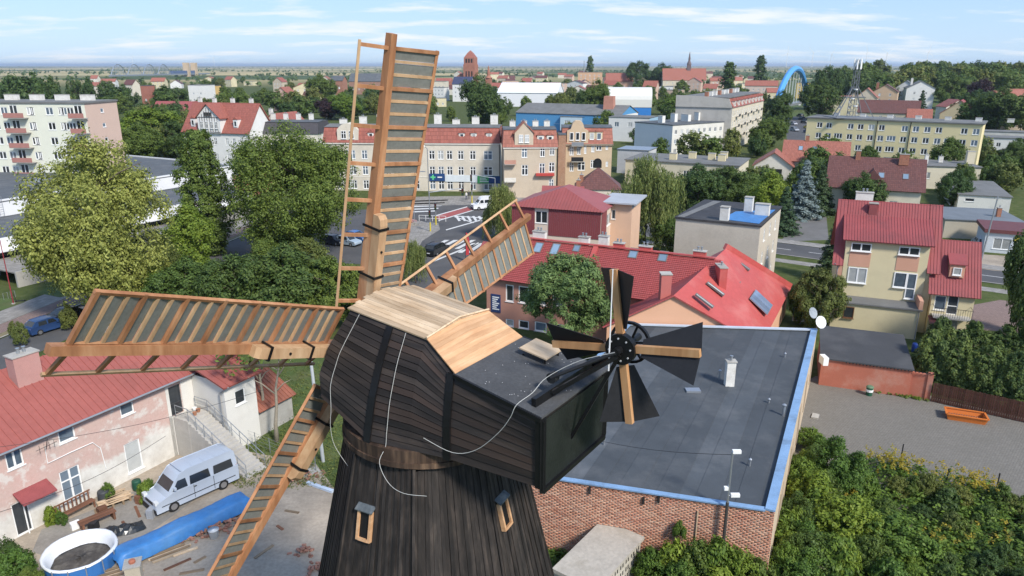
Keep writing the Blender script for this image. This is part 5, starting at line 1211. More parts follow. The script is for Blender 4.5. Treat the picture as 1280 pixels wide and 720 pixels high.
for k in range(4):
    a0 = -1.55 + k * .78; MB().hexa([c + ex * a + es * b_ + n * (k2 + (.25 if b_ > 0 else 0)) for k2 in (.062, .085) for a, b_ in ((a0, -1.03), (a0 + .74, -1.03), (a0 + .74, 1.03), (a0, 1.03))]).build('collector_panel', M_glass('collector_glass', (.16, .21, .30), .12, .9, .15), sp_)
c = px_pt(B_, 900, 356, gw); chimney(gw, c.x, c.y, c.z - .6, c.z + 1.9, .7, 1.7, CRIM, 1)
q = [Vector(p) for p in A_]; chimney(gw, PAf.x - .6, PAf.y + 1.2, 6.4, 9.0, .9, .9, M('chimney_red', (.46, .14, .12), .8, .1), 0)
MB().beam(B_[1] + Vector((0, .25, .2)), B_[2] + Vector((0, .25, .2)), .35, .6).build('fire_wall', CRIM, gw)
# low wing beside it with corrugated fence
p = G(990, 402); f_ = thing('corrugated_fence', 'white corrugated metal fence between the peach wing and the dishes', 'fence', p, R(-22))
for k in range(9): MB().box(k * .3, 0, .1, k * .3 + .26, .06 + .02 * (k % 2), 1.7).build('panel', M('white_sheet', (.6, .62, .64), .5, .1), f_)
MB().beam((0, .1, .4), (2.7, .1, .4), .05, .06).build('rail', GREYMET, f_)
# ---------------------------------------------------------------- maroon clad building
MAR = M('maroon_sheet', (.23, .06, .065), .5, .1, .6, bump=.05); MARR = M('maroon_roof', (.30, .085, .08), .5, .12, .5, dirt=(.24, .08, .075))
p, a, L_ = front((640, 257), (752, 265), 8.6)
mh = House('maroon_clad_house', 'house with maroon metal-clad upper floor and hipped red roof', 'house', p, a, L_, 9.6, 8.6)
mh.winpx('F', 669, 264, 684, 279, glass=0); mh.winpx('R', 758, 267, 764, 281, glass=2); mh.wall(M('cream_wall', (.66, .55, .44), .9, .08, .5), z0=0)
b = MB(); H0, H1 = 5.0, 8.58; holes = mh.holes['F']
k = 0; x = 0.0
while x < L_ - .1:
    if not any(h[0] - .25 < x < h[2] for h in holes): b.box(x, -.07, H0, x + .24, -.02, H1)
    x += .27
tag(b.build('cladding', MAR, mh.r), kind='stuff')
b = MB(); y = 0.0
while y < 5.2:
    if not any(h[0] - .25 < y < h[2] for h in mh.holes['R']): b.box(L_ + .02, y, H0, L_ + .07, y + .24, H1)
    y += .27
tag(b.build('cladding', MAR, mh.r), kind='stuff')
mh.hip(MARR, 2.3, 3.6, .35, axis='y')
P_ = mh.hipP[2]; k = MB()
for i in range(1, 30):
    t = i / 30; a_ = lerp(P_[0], P_[1], t); k.beam(a_ + Vector((0, -.02, .03)), lerp(a_, P_[2], 1) * 1 if i == 15 else lerp(a_, Vector((a_.x, P_[2].y, P_[2].z)), 1 - abs(t - .5) * 2) + Vector((0, -.02, .03)), .05, .05)
tag(k.build('seam', MARR, mh.r), kind='stuff')
bx_ = House('peach_tower_annex', 'peach annex with grey flat roof behind the maroon house', 'building', mh.r.matrix_basis @ Vector((L_ - .8, 5.2, 0)), a, 3.6, 6.0, 8.9)
bx_.winpx('R', 776, 248, 781, 270, style='1'); bx_.winpx('F', 764, 262, 769, 274, style='1'); bx_.wall(M('peach_annex', (.66, .44, .31), .9, .08, .5)); bx_.flat(M('pale_roof', (.40, .42, .45), .6, .15, .6), over=.7, th=.18)
# roof stub at the street corner, below the small sail
p, a, L_ = front((596, 317), (634, 302), 3.2); rs_ = House('red_roof_kiosk', 'low kiosk with red sheet roof beside the crossing', 'kiosk', (p.x, p.y), -25, 6.5, 5, 2.7); rs_.winpx('F', 600, 330, 606, 338, '1'); rs_.wall(PEACH); rs_.gable(MARR, 1.5, 'x', .3, .1, PEACH, ribs=.3)
# ---------------------------------------------------------------- bare-rendered house with blue sheeting on its roof
GREYR = M('bare_render', (.55, .49, .40), .95, .14, .3, bump=.3, fine=5, dirt=(.42, .37, .30), dirtamt=.7)
p, a, L_ = front((845, 271), (948, 264), 9.4); 
gb = House('grey_render_house', 'bare grey-rendered house end with blue sheeting on its dark roof', 'house', p, 10, 9.6, 13, 9.2)
a2 = math.degrees(math.atan2((G(972, 244, 9.2) - G(948, 264, 9.2)).y, (G(972, 244, 9.2) - G(948, 264, 9.2)).x))
gb.r.rotation_euler.z = R(a2 - 90 + 0) ; gb.L = 9.6
for z in (1.2, 4.2, 7.0):
    for y in (3.0, 6.5, 10): gb.win('R', y, z, 1.0, 1.5, 'T')
gb.wall(GREYR); gb.flat(M('tar_roof', (.045, .043, .045), .7, .3, .5, dirt=(.10, .095, .09)), over=.12, th=.2)
MB().prism([(5.0, 1.2, 9.41), (9.3, .7, 9.41), (9.4, 10, 9.41), (5.4, 6.5, 9.41)], (0, 0, .03)).build('blue_sheeting', TARP, gb.r)
MB().prism([(.1, .2, 9.41), (.9, .2, 9.41), (2.2, 12.4, 9.41), (1.2, 12.4, 9.41)], (0, 0, .02)).build('pale_felt', FELT2, gb.r)
for x, y, h in ((5.4, .9, 1.7), (6.7, 7.5, 1.9), (8.6, 6.0, 1.5)): chimney(gb.r, x, y, 9.3, 9.3 + h, .95 if x < 8 else 1.6, .8, CHIMW, 0)
# ---------------------------------------------------------------- yellow house with red roof
YEL = M('cream_yellow', (.62, .54, .34), .9, .06, .4, bump=.15, dirt=(.5, .43, .28)); SALM = M('salmon_panel', (.58, .32, .22), .9, .08, .6)
RRED = M('ribbed_red', (.30, .075, .075), .55, .16, .5, bump=.05, dirt=(.20, .065, .065), dirtamt=.7)
ang = -21.8
yh = House('yellow_house', 'cream yellow house with ribbed red roof, wide shed dormer and terrace', 'house', (34.2, 73.0), ang, 8.9, 9.0, 7.0)
yh.wall(YEL, z0=0); yh.gable(RRED, 5.5, 'x', .5, .12, YEL, ribs=.26, skipA=True)
def ysl(x0, x1, t0, t1): A = [Vector((x0, -.5 + 5.0 * t0, 6.44 + 6.11 * t0)), Vector((x1, -.5 + 5.0 * t0, 6.44 + 6.11 * t0)), Vector((x1, -.5 + 5.0 * t1, 6.44 + 6.11 * t1)), Vector((x0, -.5 + 5.0 * t1, 6.44 + 6.11 * t1))]; slab(yh.r, A, .12, RRED, ribs=.26)
ysl(-.5, .5, 0, 1); ysl(8.25, 9.4, 0, 1); ysl(.5, 8.25, .72, 1)
b = MB(); b.box(.55, -.12, 0.02, 8.2, 4.0, 9.3); b.build('dormer_wall', YEL, yh.r)
slab(yh.r, [Vector(p) for p in ((.2, -.65, 9.25), (8.5, -.65, 9.25), (8.5, 4.3, 11.6), (.2, 4.3, 11.6))], .12, RRED, 'dormer_roof', ribs=.26)
def yw(x, z, w, h, st='2', g=None):
    me, pn = win_mesh(w, h, st, WHITE, .10, True); o = link('window', me, yh.r, (x, -.25, z)); link('pane', pn[g if g is not None else 0], o)
for x in (2.0, 6.4): yw(x, 8.05, 1.9, .85, '2', 0); MB().box(x - 1.0, -.16, 6.4, x + 1.0, -.122, 7.95).build('salmon_panel', SALM, yh.r)
yw(2.0, 4.65, 1.8, 1.65, '2', 2); yw(6.0, 4.6, 1.2, 1.6, '1', 1); yw(7.05, 3.5, .9, 2.7, 'D', 1)
MB().box(-.03, -.13, 0, .5, -.005, 6.4).build('corner_band', SALM, yh.r)
MB().box(-.1, -2.55, 0, 7.9, -.125, 3.05).build('ground_floor', YEL, yh.r); MB().box(-.3, -2.75, 3.051, 8.1, -.14, 3.2).build('terrace_roof', FELT2, yh.r)
me, pn = win_mesh(1.0, 1.2, '1', BROWNF, .08, True); o = link('window', me, yh.r, (1.5, -2.68, 1.5)); link('pane', pn[0], o)
MB().box(7.7, -2.7, 3.2, 8.05, -.2, 4.1).build('terrace_parapet', SALM, yh.r)
MB().tube([(.05, -.22, 3.2), (.05, -.22, 6.4), (-.3, -.5, 6.6)], .05, 6).build('drain_pipe', GREYMET, yh.r); MB().tube([(7.8, -2.65, 0), (7.8, -2.65, 3.0)], .05, 6).build('drain_pipe', GREYMET, yh.r)
chimney(yh.r, 2.0, 5.0, 11, 13.4, 1.7, .7, CHIMW, 2); chimney(yh.r, 2.9, 3.7, 11, 12.5, .8, .6, RRED, 0)
an = House('red_roof_annex', 'narrow annex with red ribbed roof, dormer and balcony', 'house extension', yh.r.matrix_basis @ Vector((8.95, -1.0, 0)), ang, 3.7, 7.4, 5.0)
an.win('F', .8, 2.9, 1.0, 1.5, '1', 1); an.win('F', 1.9, 2.55, .95, 2.2, 'D', 0, sill=False); an.win('F', 2.2, .05, .9, 2.0, 'D', 2, sill=False); an.wall(YEL)
an.gable(RRED, 4.3, 'x', .4, .12, YEL, ribs=.26); an.dormer(1.9, .75, 6.2, 1.3, 1.3, 1.6, RRED, SALM, .75, .75, .7, flat=True)
b = MB(); b.box(.2, -1.3, 2.4, 3.5, -.01, 2.53); bc = b.build('balcony', CONC, an.r)
b = MB(); b.tube([(.2, 0, 3.5), (.2, -1.28, 3.5), (3.5, -1.28, 3.5), (3.5, 0, 3.5)], .025, 5)
for k in range(17): b.tube([(.2 + k * .205, -1.28, 2.53), (.2 + k * .205, -1.28, 3.5)], .014, 4)
b.build('balustrade', DARKMET, bc); slab(an.r, [Vector(p) for p in ((-.1, -2.5, 1.9), (1.7, -2.5, 1.9), (1.7, -.2, 2.3), (-.1, -.2, 2.3))], .06, M('porch_maroon', (.14, .05, .05), .6, .2), 'porch_roof')
# garage with felt roof and red yard wall
RW = M('red_wall', (.42, .14, .09), .92, .12, .7, bump=.25, dirt=(.55, .47, .38), dirtamt=.25)
gA, gB = G(1027, 446, 2.6), G(1143, 461, 2.6); gd = (gB - gA).normalized()
gr = thing('felt_roof_garage', 'low garage with dark felt roof in front of the yellow house', 'garage', (gA.x, gA.y, 0), math.atan2(gd.y, gd.x)); Lg = (gB - gA).length
MB().box(.05, .02, 0, Lg - .1, 6.6, 2.4).build('wall', RW, gr); MB().hexa([(-.1, -.15, 2.45), (Lg, -.15, 2.45), (Lg - .1, 6.9, 3.0), (-.1, 6.9, 3.0), (-.1, -.15, 2.57), (Lg, -.15, 2.57), (Lg - .1, 6.9, 3.12), (-.1, 6.9, 3.12)]).build('roof', M('garage_felt', (.06, .062, .066), .8, .2, .5, dirt=(.10, .10, .10)), gr)
b = MB()
for k in range(26): b.box(1.9 + k * .26, -.14, 2.36, 2.0 + k * .26, -.02, 2.448)
tag(b.build('eave_lath', DARKMET, gr), kind='stuff')
wA, wB = G(1027, 476), G(1160, 500); dw = (wB - wA).normalized(); yw_ = thing('red_yard_wall', 'terracotta red plastered yard wall with peeling patches', 'wall', wA, math.atan2(dw.y, dw.x)); Lw = (wB - wA).length
MB().box(0, 0, 0, Lw, .25, 2.2).build('wall', RW, yw_); MB().box(Lw * .30, -.12, 0, Lw * .30 + .55, -.003, 2.25).build('pier', CONC, yw_); MB().box(Lw - .3, -.1, 0, Lw + .1, .3, 2.35).build('pier', RW, yw_)
for k, (x, z, w, h) in enumerate(((2.6, 1.6, .7, .3), (5.6, 1.5, .8, .25), (4.6, .35, .6, .1))): MB().prism([(x, -.006, z), (x + w, -.006, z + .05), (x + w * .8, -.006, z + h), (x + w * .3, -.006, z + h * .8)], (0, .004, 0)).build('bare_patch', CONC, yw_)
# things in the yard
def gloc(u, v): p = G(u, v); return (p.x, p.y, 0)
BINM = M('bin_green', (.02, .09, .05), .5, .12); bn = thing('litter_bin', 'dark green litter bin with white band by the red wall', 'bin', gloc(1086, 494)); MB().lathe([(.24, 0), (.27, .7)], 12).build('body', BINM, bn); MB().lathe([(.29, .35), (.29, .55)], 12).build('band', WHITE, bn); MB().lathe([(.30, .702), (.30, .78), (.2, .86)], 12).build('lid', M('bin_lid', (.12, .20, .12), .6, .1), bn)
piece('blue_barrel', MB().lathe([(.27, 0), (.3, .1), (.3, .8), (.26, .9)], 14), M('barrel_blue', (.02, .06, .28), .4, .1), 'blue plastic barrel beside the yellow house', 'barrel', gloc(1143, 440), smooth=True)
OR = M('orange_plastic', (.60, .17, .035), .5, .1, 1); tb = thing('orange_bed_frame', 'orange open-topped skip lying in the paved yard', 'skip', gloc(1206, 524), R(-22))
b = MB(); b.hexa([(-1.25, -.55, 0), (1.25, -.55, 0), (1.2, .5, 0), (-1.2, .5, 0), (-1.4, -.68, .5), (1.4, -.68, .5), (1.35, .62, .5), (-1.35, .62, .5)]); b.f.pop(1); b.build('tub', OR, tb)
MB().face([(-1.2, -.5, .12), (1.2, -.5, .12), (1.2, .48, .12), (-1.2, .48, .12)]).build('floor', M('orange_dirty', (.36, .14, .07), .9, .4, 3), tb)
for k in range(13): MB().box(-1.05 + k * .17, -.45, .125, -.97 + k * .17, .42, .2).build('grid_bar', M('rust_bar', (.24, .11, .07), .8, .2), tb)
for (a_, c_) in (((-1.4, -.68, .52), (1.4, -.68, .52)), ((-1.35, .62, .52), (1.35, .62, .52)), ((-1.4, -.68, .52), (-1.35, .62, .52)), ((1.4, -.68, .52), (1.35, .62, .52))): MB().beam(a_, c_, .14, .06).build('rim', OR, tb)
piece('paving_slab_stack', MB().box(-.4, -.25, 0, .4, .25, .12), CONC, 'pale slab leaning at the brick building side', 'slab', gloc(1019, 521), 60)
# brown plank fence behind the yard
fA, fB = G(1163, 502), G(1330, 540); fd = (fB - fA).normalized(); pf = thing('plank_fence', 'dark brown plank fence below the conifer hedge', 'fence', fA, math.atan2(fd.y, fd.x)); Lf2 = (fB - fA).length
FW = M_wood('fence_wood', [(.05, .022, .016), (.09, .04, .028), (.13, .065, .045)], 'z', .75, .3, 5, .3); fm_ = MB().box(0, 0, .05, .13, .03, 1.7).mesh('plank', FW)
for k in range(int(Lf2 / .15)): link('plank', fm_, pf, (k * .15, random.uniform(-.01, .01), random.uniform(-.03, .03)))
for z in (.4, 1.4): MB().box(0, .032, z, Lf2, .08, z + .09).build('rail', FW, pf)
# thin posts along the weeds
for i, (u, v) in enumerate(((1125, 580), (1181, 612), (1244, 618), (1013, 560))):
    p = G(u, v); piece('iron_post', MB().tube([(0, 0, 0), (0, 0, 1.55)], .045, 6), DARKMET, 'dark iron fence post standing at the edge of the weeds', 'post', p, 0, 'iron posts along the weeds')
# ---------------------------------------------------------------- tenements along the crossing
CREAM = plaster((.62, .56, .46)); CREAM2 = plaster((.66, .62, .52)); BEIGE = plaster((.54, .45, .34), (.40, .33, .25), .5); TRIM = plaster((.70, .66, .58))
p, a, L_ = front((528, 181), (629, 184), 10.4)
p, a = G(405, 178, 10.4), -3.0
te = House('long_tenement', 'long cream tenement with red mansard roof and shop banners', 'building', p, a, 38.0, 11, 10.4)
us = [te.px('F', u, 200)[0] for u in (424, 436, 441, 456, 485, 505, 520, 540, 551, 562, 576, 591, 610)]
for z, hh in ((6.9, 1.9), (3.5, 1.9), (.4, 1.9)):
    for i, u in enumerate(us):
        if 0 < u < 38: te.win('F', u, z, 1.25 if i < 12 else 1.9, hh, 'T', t=.12)
te.winpx('F', 574, 228, 580, 244, 'X', glass=0, fm=BROWNF, sill=False)
te.wall(CREAM); te.band(TRIM, 10.1, 10.4, .22, 'F', 'cornice'); te.band(TRIM, 3.0, 3.15, .06, 'F', 'string_course')
te.mansard(REDTILE, 3.2, 1.1, FELT2, .3)
for u in (577, 592, 611, 463): x = te.px('F', u, 170)[0]; te.dormer(x, .35, 11.0, 1.3, 1.5, 1.6, REDTILE, TRIM, .8, 1.2, .7)
x = te.px('F', 434, 160)[0]; b = MB(); b.prism([(x - 2.3, -.06, 10.42), (x + 2.3, -.06, 10.42), (x + 2.3, -.06, 13.1), (x + 1.9, -.06, 13.6), (x + 1.2, -.06, 14.2), (x, -.06, 14.5), (x - 1.2, -.06, 14.2), (x - 1.9, -.06, 13.6), (x - 2.3, -.06, 13.1)], (0, 3.2, 0)); b.build('gable_front', CREAM, te.r)
for dx in (-.85, .85): me, pn = win_mesh(1.1, 1.7, 'T', WHITE, .1, True); o = link('window', me, te.r, (x + dx, -.20, 11.2)); link('pane', pn[0], o)
for k in range(9): te.chim(3 + k * 4.2, 5.5 + (k % 2), 13.4, 15.0 + .5 * (k % 3), 1.6, .7, CHIMW, 2)
# banners over the shops
NAVY = M('banner_navy', (.02, .06, .18), .5, .1, bump=0); GRNB = M('banner_green', (.05, .30, .10), .5, .1, bump=0); PALEB = M('banner_pale', (.62, .66, .68), .5, .1, bump=0)
for (u0, u1, v0, v1, m, nm) in ((537, 556, 217, 226, NAVY, 'navy'), (556.5, 589, 219, 227, PALEB, 'white'), (597, 625, 220, 229, GRNB, 'green'), (590, 596.5, 219, 228, PALEB, 'white')):
    x0, z0 = te.px('F', u0, v1); x1, z1 = te.px('F', u1, v0); bnn = MB().box(x0, -.16, z0, x1, -.08, z1).build('shop_banner', m, te.r)
    if nm == 'navy':
        c = Vector(((x0 + x1) / 2 - .9, -.17, (z0 + z1) / 2)); b = MB(); b.box(c.x - .55, -.175, c.z - .17, c.x + .55, -.162, c.z + .17); b.box(c.x - .17, -.176, c.z - .55, c.x + .17, -.163, c.z + .55); b.build('cross_mark', M('mark_green', (.12, .55, .25), .5, .05, bump=0), bnn)
        b = MB(); b.box(c.x + 1.0, -.175, c.z - .1, c.x + 2.0, -.162, c.z + .14); b.build('lettering', WHITE, bnn)
    elif nm == 'green':
        b = MB(); b.box((x0 + x1) / 2, -.175, z0 + .02, x1, -.162, z1 - .02); b.build('navy_end', NAVY, bnn)
        for k in range(3): MB().box(x0 + .5, -.18, z0 + .3 + k * .38, x0 + 2.4 - .3 * k, -.176, z0 + .45 + k * .38).build('lettering', WHITE, bnn)
# corner tenement with balconies and pointed gable
p, a, _ = front((631, 184), (698, 176), 10.6); p = G(630, 184, 10.4)
tc_ = House('corner_tenement', 'beige corner tenement with pointed gable, balconies and red mansard roof', 'building', p, 3.0, 10.8, 10.5, 10.4)
for (u0, v0, u1, v1) in ((652, 185, 659, 197), (675, 183, 681, 196), (687, 182, 693, 194), (652, 206, 660, 219), (674, 204, 681, 217), (686, 203, 693, 215), (686, 224, 692, 235)): tc_.winpx('F', u0, v0, u1, v1, 'T', t=.12)
tc_.wall(BEIGE); tc_.band(TRIM, 10.1, 10.4, .2, 'FR', 'cornice'); tc_.mansard(ORTILE, 3.4, 1.2, FELT, .3)
x = tc_.px('F', 655, 170)[0]; b = MB(); b.prism([(x - 1.9, -.1, 10.41), (x + 1.9, -.1, 10.41), (x + 1.9, -.1, 13.2), (x, -.1, 15.3), (x - 1.9, -.1, 13.2)], (0, 3, 0)); b.build('gable_front', BEIGE, tc_.r); MB().prism([(x - 2.2, -.3, 13.0), (x, -.3, 15.35), (x + 2.2, -.3, 13.0), (x + 2.2, -.3, 13.25), (x, -.3, 15.65), (x - 2.2, -.3, 13.25)], (0, 3.4, 0)).build('gable_roof', ORTILE, tc_.r)
for dx in (-.6, .6): me, pn = win_mesh(.9, 1.6, 'T', WHITE, .1, True); o = link('window', me, tc_.r, (x + dx, -.24, 11.3)); link('pane', pn[2], o)
for u in (676, 688): xx = tc_.px('F', u, 170)[0]; tc_.dormer(xx, .4, 11.0, 1.4, 1.7, 1.6, ORTILE, TRIM, .8, 1.2, .6)
for z, m in ((3.3, TRIM), (6.9, plaster((.50, .27, .20)))):
    b = MB(); b.box(.05, -1.1, z, 2.4, -.01, z + .15); bl = b.build('balcony', CONC, tc_.r); b = MB(); b.box(.05, -1.12, z + .151, 2.4, -1.04, z + 1.0); b.build('balustrade', m, bl)
b = MB(); x0, z0 = tc_.px('F', 690, 218); b.box(x0 - 3.4, -.9, z0 - .2, x0 + .4, -.01, z0 + .3); b.build('awning', M('awning_red', (.45, .06, .05), .6, .1), tc_.r)
for k in range(4): tc_.chim(2 + k * 2.4, 5.0, 13.6, 15.3, 1.2, .7, CHIMW, 2)
# brick fire wall and ochre tenement next to it
p = G(703, 180, 10.0); to = House('ochre_tenement', 'ochre tenement with curved gable, arched window and dark balcony', 'building', p, -2, 10.8, 10, 10.0)
for (u0, v0, u1, v1) in ((712, 183, 717, 194), (721, 181, 726, 193), (730, 181, 733, 192), (739, 179, 743, 190), (745, 178, 752, 188), (712, 203, 717, 214), (722, 202, 731, 213), (738, 200, 743, 210), (757, 180, 760, 187), (757, 202, 760, 208)): to.winpx('F', u0, v0, u1, v1, 'T', t=.12)
OCH = plaster((.56, .43, .29), (.42, .32, .22), .5); to.wall(OCH); to.band(plaster((.3, .24, .18)), 9.7, 10.05, .3, 'FR', 'cornice'); to.mansard(ORTILE, 3.4, 1.4, FELT, .2)
x = to.px('F', 722, 170)[0]; b = MB(); b.prism([(x - 2.3, -.1, 10.06), (x + 2.3, -.1, 10.06), (x + 2.3, -.1, 12.8), (x + 1.5, -.1, 13.2), (x + 1.1, -.1, 14.4), (x + .5, -.1, 14.9), (x - .5, -.1, 14.9), (x - 1.1, -.1, 14.4), (x - 1.5, -.1, 13.2), (x - 2.3, -.1, 12.8)], (0, 3, 0)); b.build('gable_front', OCH, to.r)
for dx in (-1.3, 0, 1.3): me, pn = win_mesh(.85, 1.7, '1', WHITE, .12, True); o = link('window', me, to.r, (x + dx, -.24, 10.8)); link('pane', pn[0], o)
for u in (740, 749): xx = to.px('F', u, 170)[0]; to.dormer(xx, .3, 10.7, 1.5, 1.9, 1.8, ORTILE, plaster((.60, .50, .34)), .9, 1.4, .4, flat=True)
b = MB(); b.box(x - 1.3, -1.1, 6.2, x + 1.3, -.01, 6.4); bl = b.build('balcony', CONC, to.r); MB().box(x - 1.3, -1.12, 6.401, x + 1.3, -1.05, 7.3).build('balustrade', DARKMET, bl)
b = MB(); b.box(x - 1.3, -1.0, 9.6, x + 1.3, -.01, 9.75); bl = b.build('balcony', CONC, to.r); MB().box(x - 1.3, -1.02, 9.751, x + 1.3, -.95, 10.5).build('balustrade', GREYMET, bl)
xx, zz = to.px('F', 747, 203); b = MB(); b.prism([(xx - .9, -.02, zz - 1.2)] + [(xx + .9 * math.cos(t), -.02, zz + .9 * math.sin(t)) for t in [math.pi * (1 - k / 8) for k in range(9)]] + [(xx + .9, -.02, zz - 1.2)], (0, .015, 0)); b.build('arched_window', GLASS[0], to.r)
for q in range(3): xx, zz = to.px('F', 748, 212); 
MB().box(xx - .9, -.5, zz - .6, xx + .9, -.02, zz).build('shop_sign', M('sign_blue', (.1, .42, .65), .5, .1, bump=0), to.r)
fw = House('brick_fire_wall', 'tall rusty brick fire wall between two tenements', 'wall', G(698, 182, 10), -2, 1.6, 10, 12.2); fw.wall(M_tile('far_brick', (.36, .20, .13), (.36, .28, .2), .26, .09, .95, swz='sz', dirt=(.46, .36, .26))); fw.flat(FELT, over=.05)
# small brown pyramid roof in front of the ochre tenement
p = G(733, 243, 3); kp = House('pyramid_roof_house', 'low house with brown pyramid roof below the ochre tenement', 'house', (p.x - 2, p.y), -5, 8.4, 7, 4.0); kp.winpx('F', 725, 244, 729, 250, '1'); kp.wall(CREAM); kp.hip(BROWNTILE, 3.6, 4.0, .3); kp.chim(1.0, 1.5, 4.5, 6.6, .7, .7, CHIMB)
p = G(718, 250, 3); bs = House('brick_gable_house', 'small brick gabled house beside the pyramid roof', 'house', (p.x - 6, p.y - 3), -8, 7.0, 6, 3.4); bs.wall(plaster((.6, .55, .46))); bs.gable(MATS['maroon_roof'], 2.2, 'x', .3, .12, plaster((.6, .55, .46))); bs.chim(6.2, 3.2, 5, 6.8, .7, .6, CHIMB)
# white cottage behind willow, roof dark blue
# ---------------------------------------------------------------- white long house right of the tenements
WH = plaster((.70, .70, .70), (.6, .6, .6), .3, .05); WH2 = plaster((.66, .64, .58), (.5, .48, .42), .4)
def two(name, label, cat, a, b, c, z, group=None, z0=0, wmin=0):
    """building from three top corners in photo pixels: end wall a-b on the left (F), facade b-c on the right (R)"""
    p, q, r = G(*a, z), G(*b, z), G(*c, z); d = q - p; L = math.hypot(d.x, d.y); ang = math.atan2(d.y, d.x); e = r - q
    W_ = max(abs(-e.x * math.sin(ang) + e.y * math.cos(ang)), wmin)
    h = House(name, label, cat, p, math.degrees(ang), L, W_, z - z0, group, z0); return h
wl_ = two('white_long_house', 'long white house with flat felt roof and fat white chimneys', 'building', (794, 153), (841, 157), (911, 147), 9.2)
wl_.W = 29.0; n = int(wl_.W / 2.6)
for z in (.9, 3.7, 6.5):
    for k in range(n): wl_.win('R', 1.6 + k * 2.6, z, 1.15, 1.4, '2', t=.12)
wl_.wall(WH2, 'RBL'); wl_.wall(WH, 'F'); wl_.flat(FELT, over=.15, th=.25)
for k in range(5): wl_.chim(wl_.L * .5, 3.5 + k * wl_.W / 5.2, 9.4, 11.6 + (k % 2) * .5, 1.8 + 1.2 * (k % 3 == 2), 1.3, plaster((.70, .69, .64)), 0)
# ---------------------------------------------------------------- left: supermarket, flats, half-timbered villa
SFAS = M('white_fascia', (.70, .70, .70), .5, .06, .5, bump=.03); 
p = G(-60, 312, 4.2); sm = House('supermarket', 'low supermarket with dark flat roof and white fascia', 'building', p, 62, 48, 15, 4.2)
for k in range(10): sm.win('F', 3 + k * 3.6, .6, 3.2, 2.2, '3', 0, DARKMET, sill=False)
sm.wall(plaster((.3, .29, .27))); sm.flat(FELT, par=.12, pw=.3, over=.25); b = MB(); b.box(-.3, -.45, 3.0, 48.3, -.255, 4.55); b.build('fascia', SFAS, sm.r); 
for k in range(11): MB().box(-.2 + k * 4.4, -1.6, 2.9, 4.1 + k * 4.4, -.46, 3.05).build('canopy_panel', SFAS, sm.r)
for k in range(6): MB().box(4 + k * 6.5, -1.5, .02, 4.15 + k * 6.5, -1.35, 2.9).build('canopy_post', GREYMET, sm.r)
hs = House('supermarket_hall', 'higher supermarket hall with wide dark flat roof and white walls', 'building', sm.r.matrix_basis @ Vector((-6, 15.3, 0)), 62, 66, 40, 6.6)
hs.wall(SFAS); hs.flat(FELT, par=.25, pw=.3, pmat=SFAS, over=.05)
b = MB()
for x in (19.7, 20.3): b.tube([(x, -.35, 4.4), (x, -.35, 7.6)], .03, 5)
for k in range(9): b.tube([(19.7, -.35, 4.5 + k * .34), (20.3, -.35, 4.5 + k * .34)], .02, 4)
b.build('roof_ladder', GREYMET, hs.r)
for (x, y, w, d_, h) in ((44, 24, 5, 2.5, 1.6), (48, 27, 3.5, 2.2, 1.9), (30, 10, 1.2, 1.2, .8), (12, 20, 1.0, 1.0, .7)):
    b = MB(); b.box(x, y, 6.75, x + w, y + d_, 6.75 + h); o = b.build('roof_unit', ZINC, hs.r, bevel=.05); b = MB(); b.tube([(x + w + .0, y + d_ / 2, 7.3), (x + w + 2, y + d_ / 2, 7.5), (x + w + 2.6, y + d_ / 2, 6.7)], .45, 10); b.build('duct', ZINC, o)
# salmon and dark roofs right of the supermarket
p = G(224, 214, 5); ss = House('salmon_shed', 'long shed with salmon red end wall behind the poplar', 'shed', p, -24, 15, 14, 5.0); ss.winpx('F', 296, 232, 304, 250, 'X', glass=0); ss.wall(plaster((.56, .24, .18), (.48, .22, .17))); ss.flat(FELT2, over=.2)
# terrace, retaining wall, green gate, parasol
q0 = sm.r.matrix_basis @ Vector((2, -9.5, 0)); tw = thing('terrace_wall', 'pale concrete terrace wall with a green garage gate', 'wall', q0, R(62))
MB().box(0, 0, 0, 34, .3, 2.0).build('wall', CONC, tw); MB().box(0, .302, 1.75, 34, 9.0, 1.9).build('terrace_floor', PAVE, tw)
gx = 9.0
MB().box(10.6, -.06, .02, 14.4, -.004, 1.8).build('gate', M('gate_green', (.015, .17, .11), .5, .1), tw)
MB().box(10.2, -.08, 0, 10.58, -.004, 1.9).build('gate_post', M('ivy_post', (.10, .11, .05), .9, .3, 3), tw)
um = thing('parasol', 'cream square parasol on the supermarket terrace', 'parasol', tw.matrix_basis @ Vector((5.0, 3.0, 1.9))); CRE = M('cream_cloth', (.72, .64, .48), .85, .06, 1)
MB().lathe([(2.1, 2.2), (2.0, 2.35), (.05, 3.1)], 8).build('canopy', CRE, um); MB().tube([(0, 0, 0), (0, 0, 3.1)], .04, 6).build('pole', GREYMET, um); MB().box(-.4, -.4, 0, .4, .4, .1).build('base', CONC, um)
uf = thing('folded_parasol', 'folded cream parasol beside the open one', 'parasol', tw.matrix_basis @ Vector((8.0, 4.0, 1.9))); MB().lathe([(.55, .7), (.35, 1.8), (.06, 3.0)], 8).build('cloth', CRE, uf); MB().tube([(0, 0, 0), (0, 0, 3.1)], .04, 6).build('pole', GREYMET, uf)
for i, (x, y) in enumerate(((3.6, 1.4), (6.4, 1.4), (4.0, 4.6), (6.6, 4.8))):
    t = thing('cafe_table', 'dark cafe table with four chairs under the cream parasol', 'table', tw.matrix_basis @ Vector((x, y, 1.9)), R(62), 'cafe tables on the terrace'); MB().box(-.4, -.4, .7, .4, .4, .74).build('table_top', DARKMET, t); MB().tube([(0, 0, 0), (0, 0, .7)], .05, 6).build('leg', DARKMET, t)
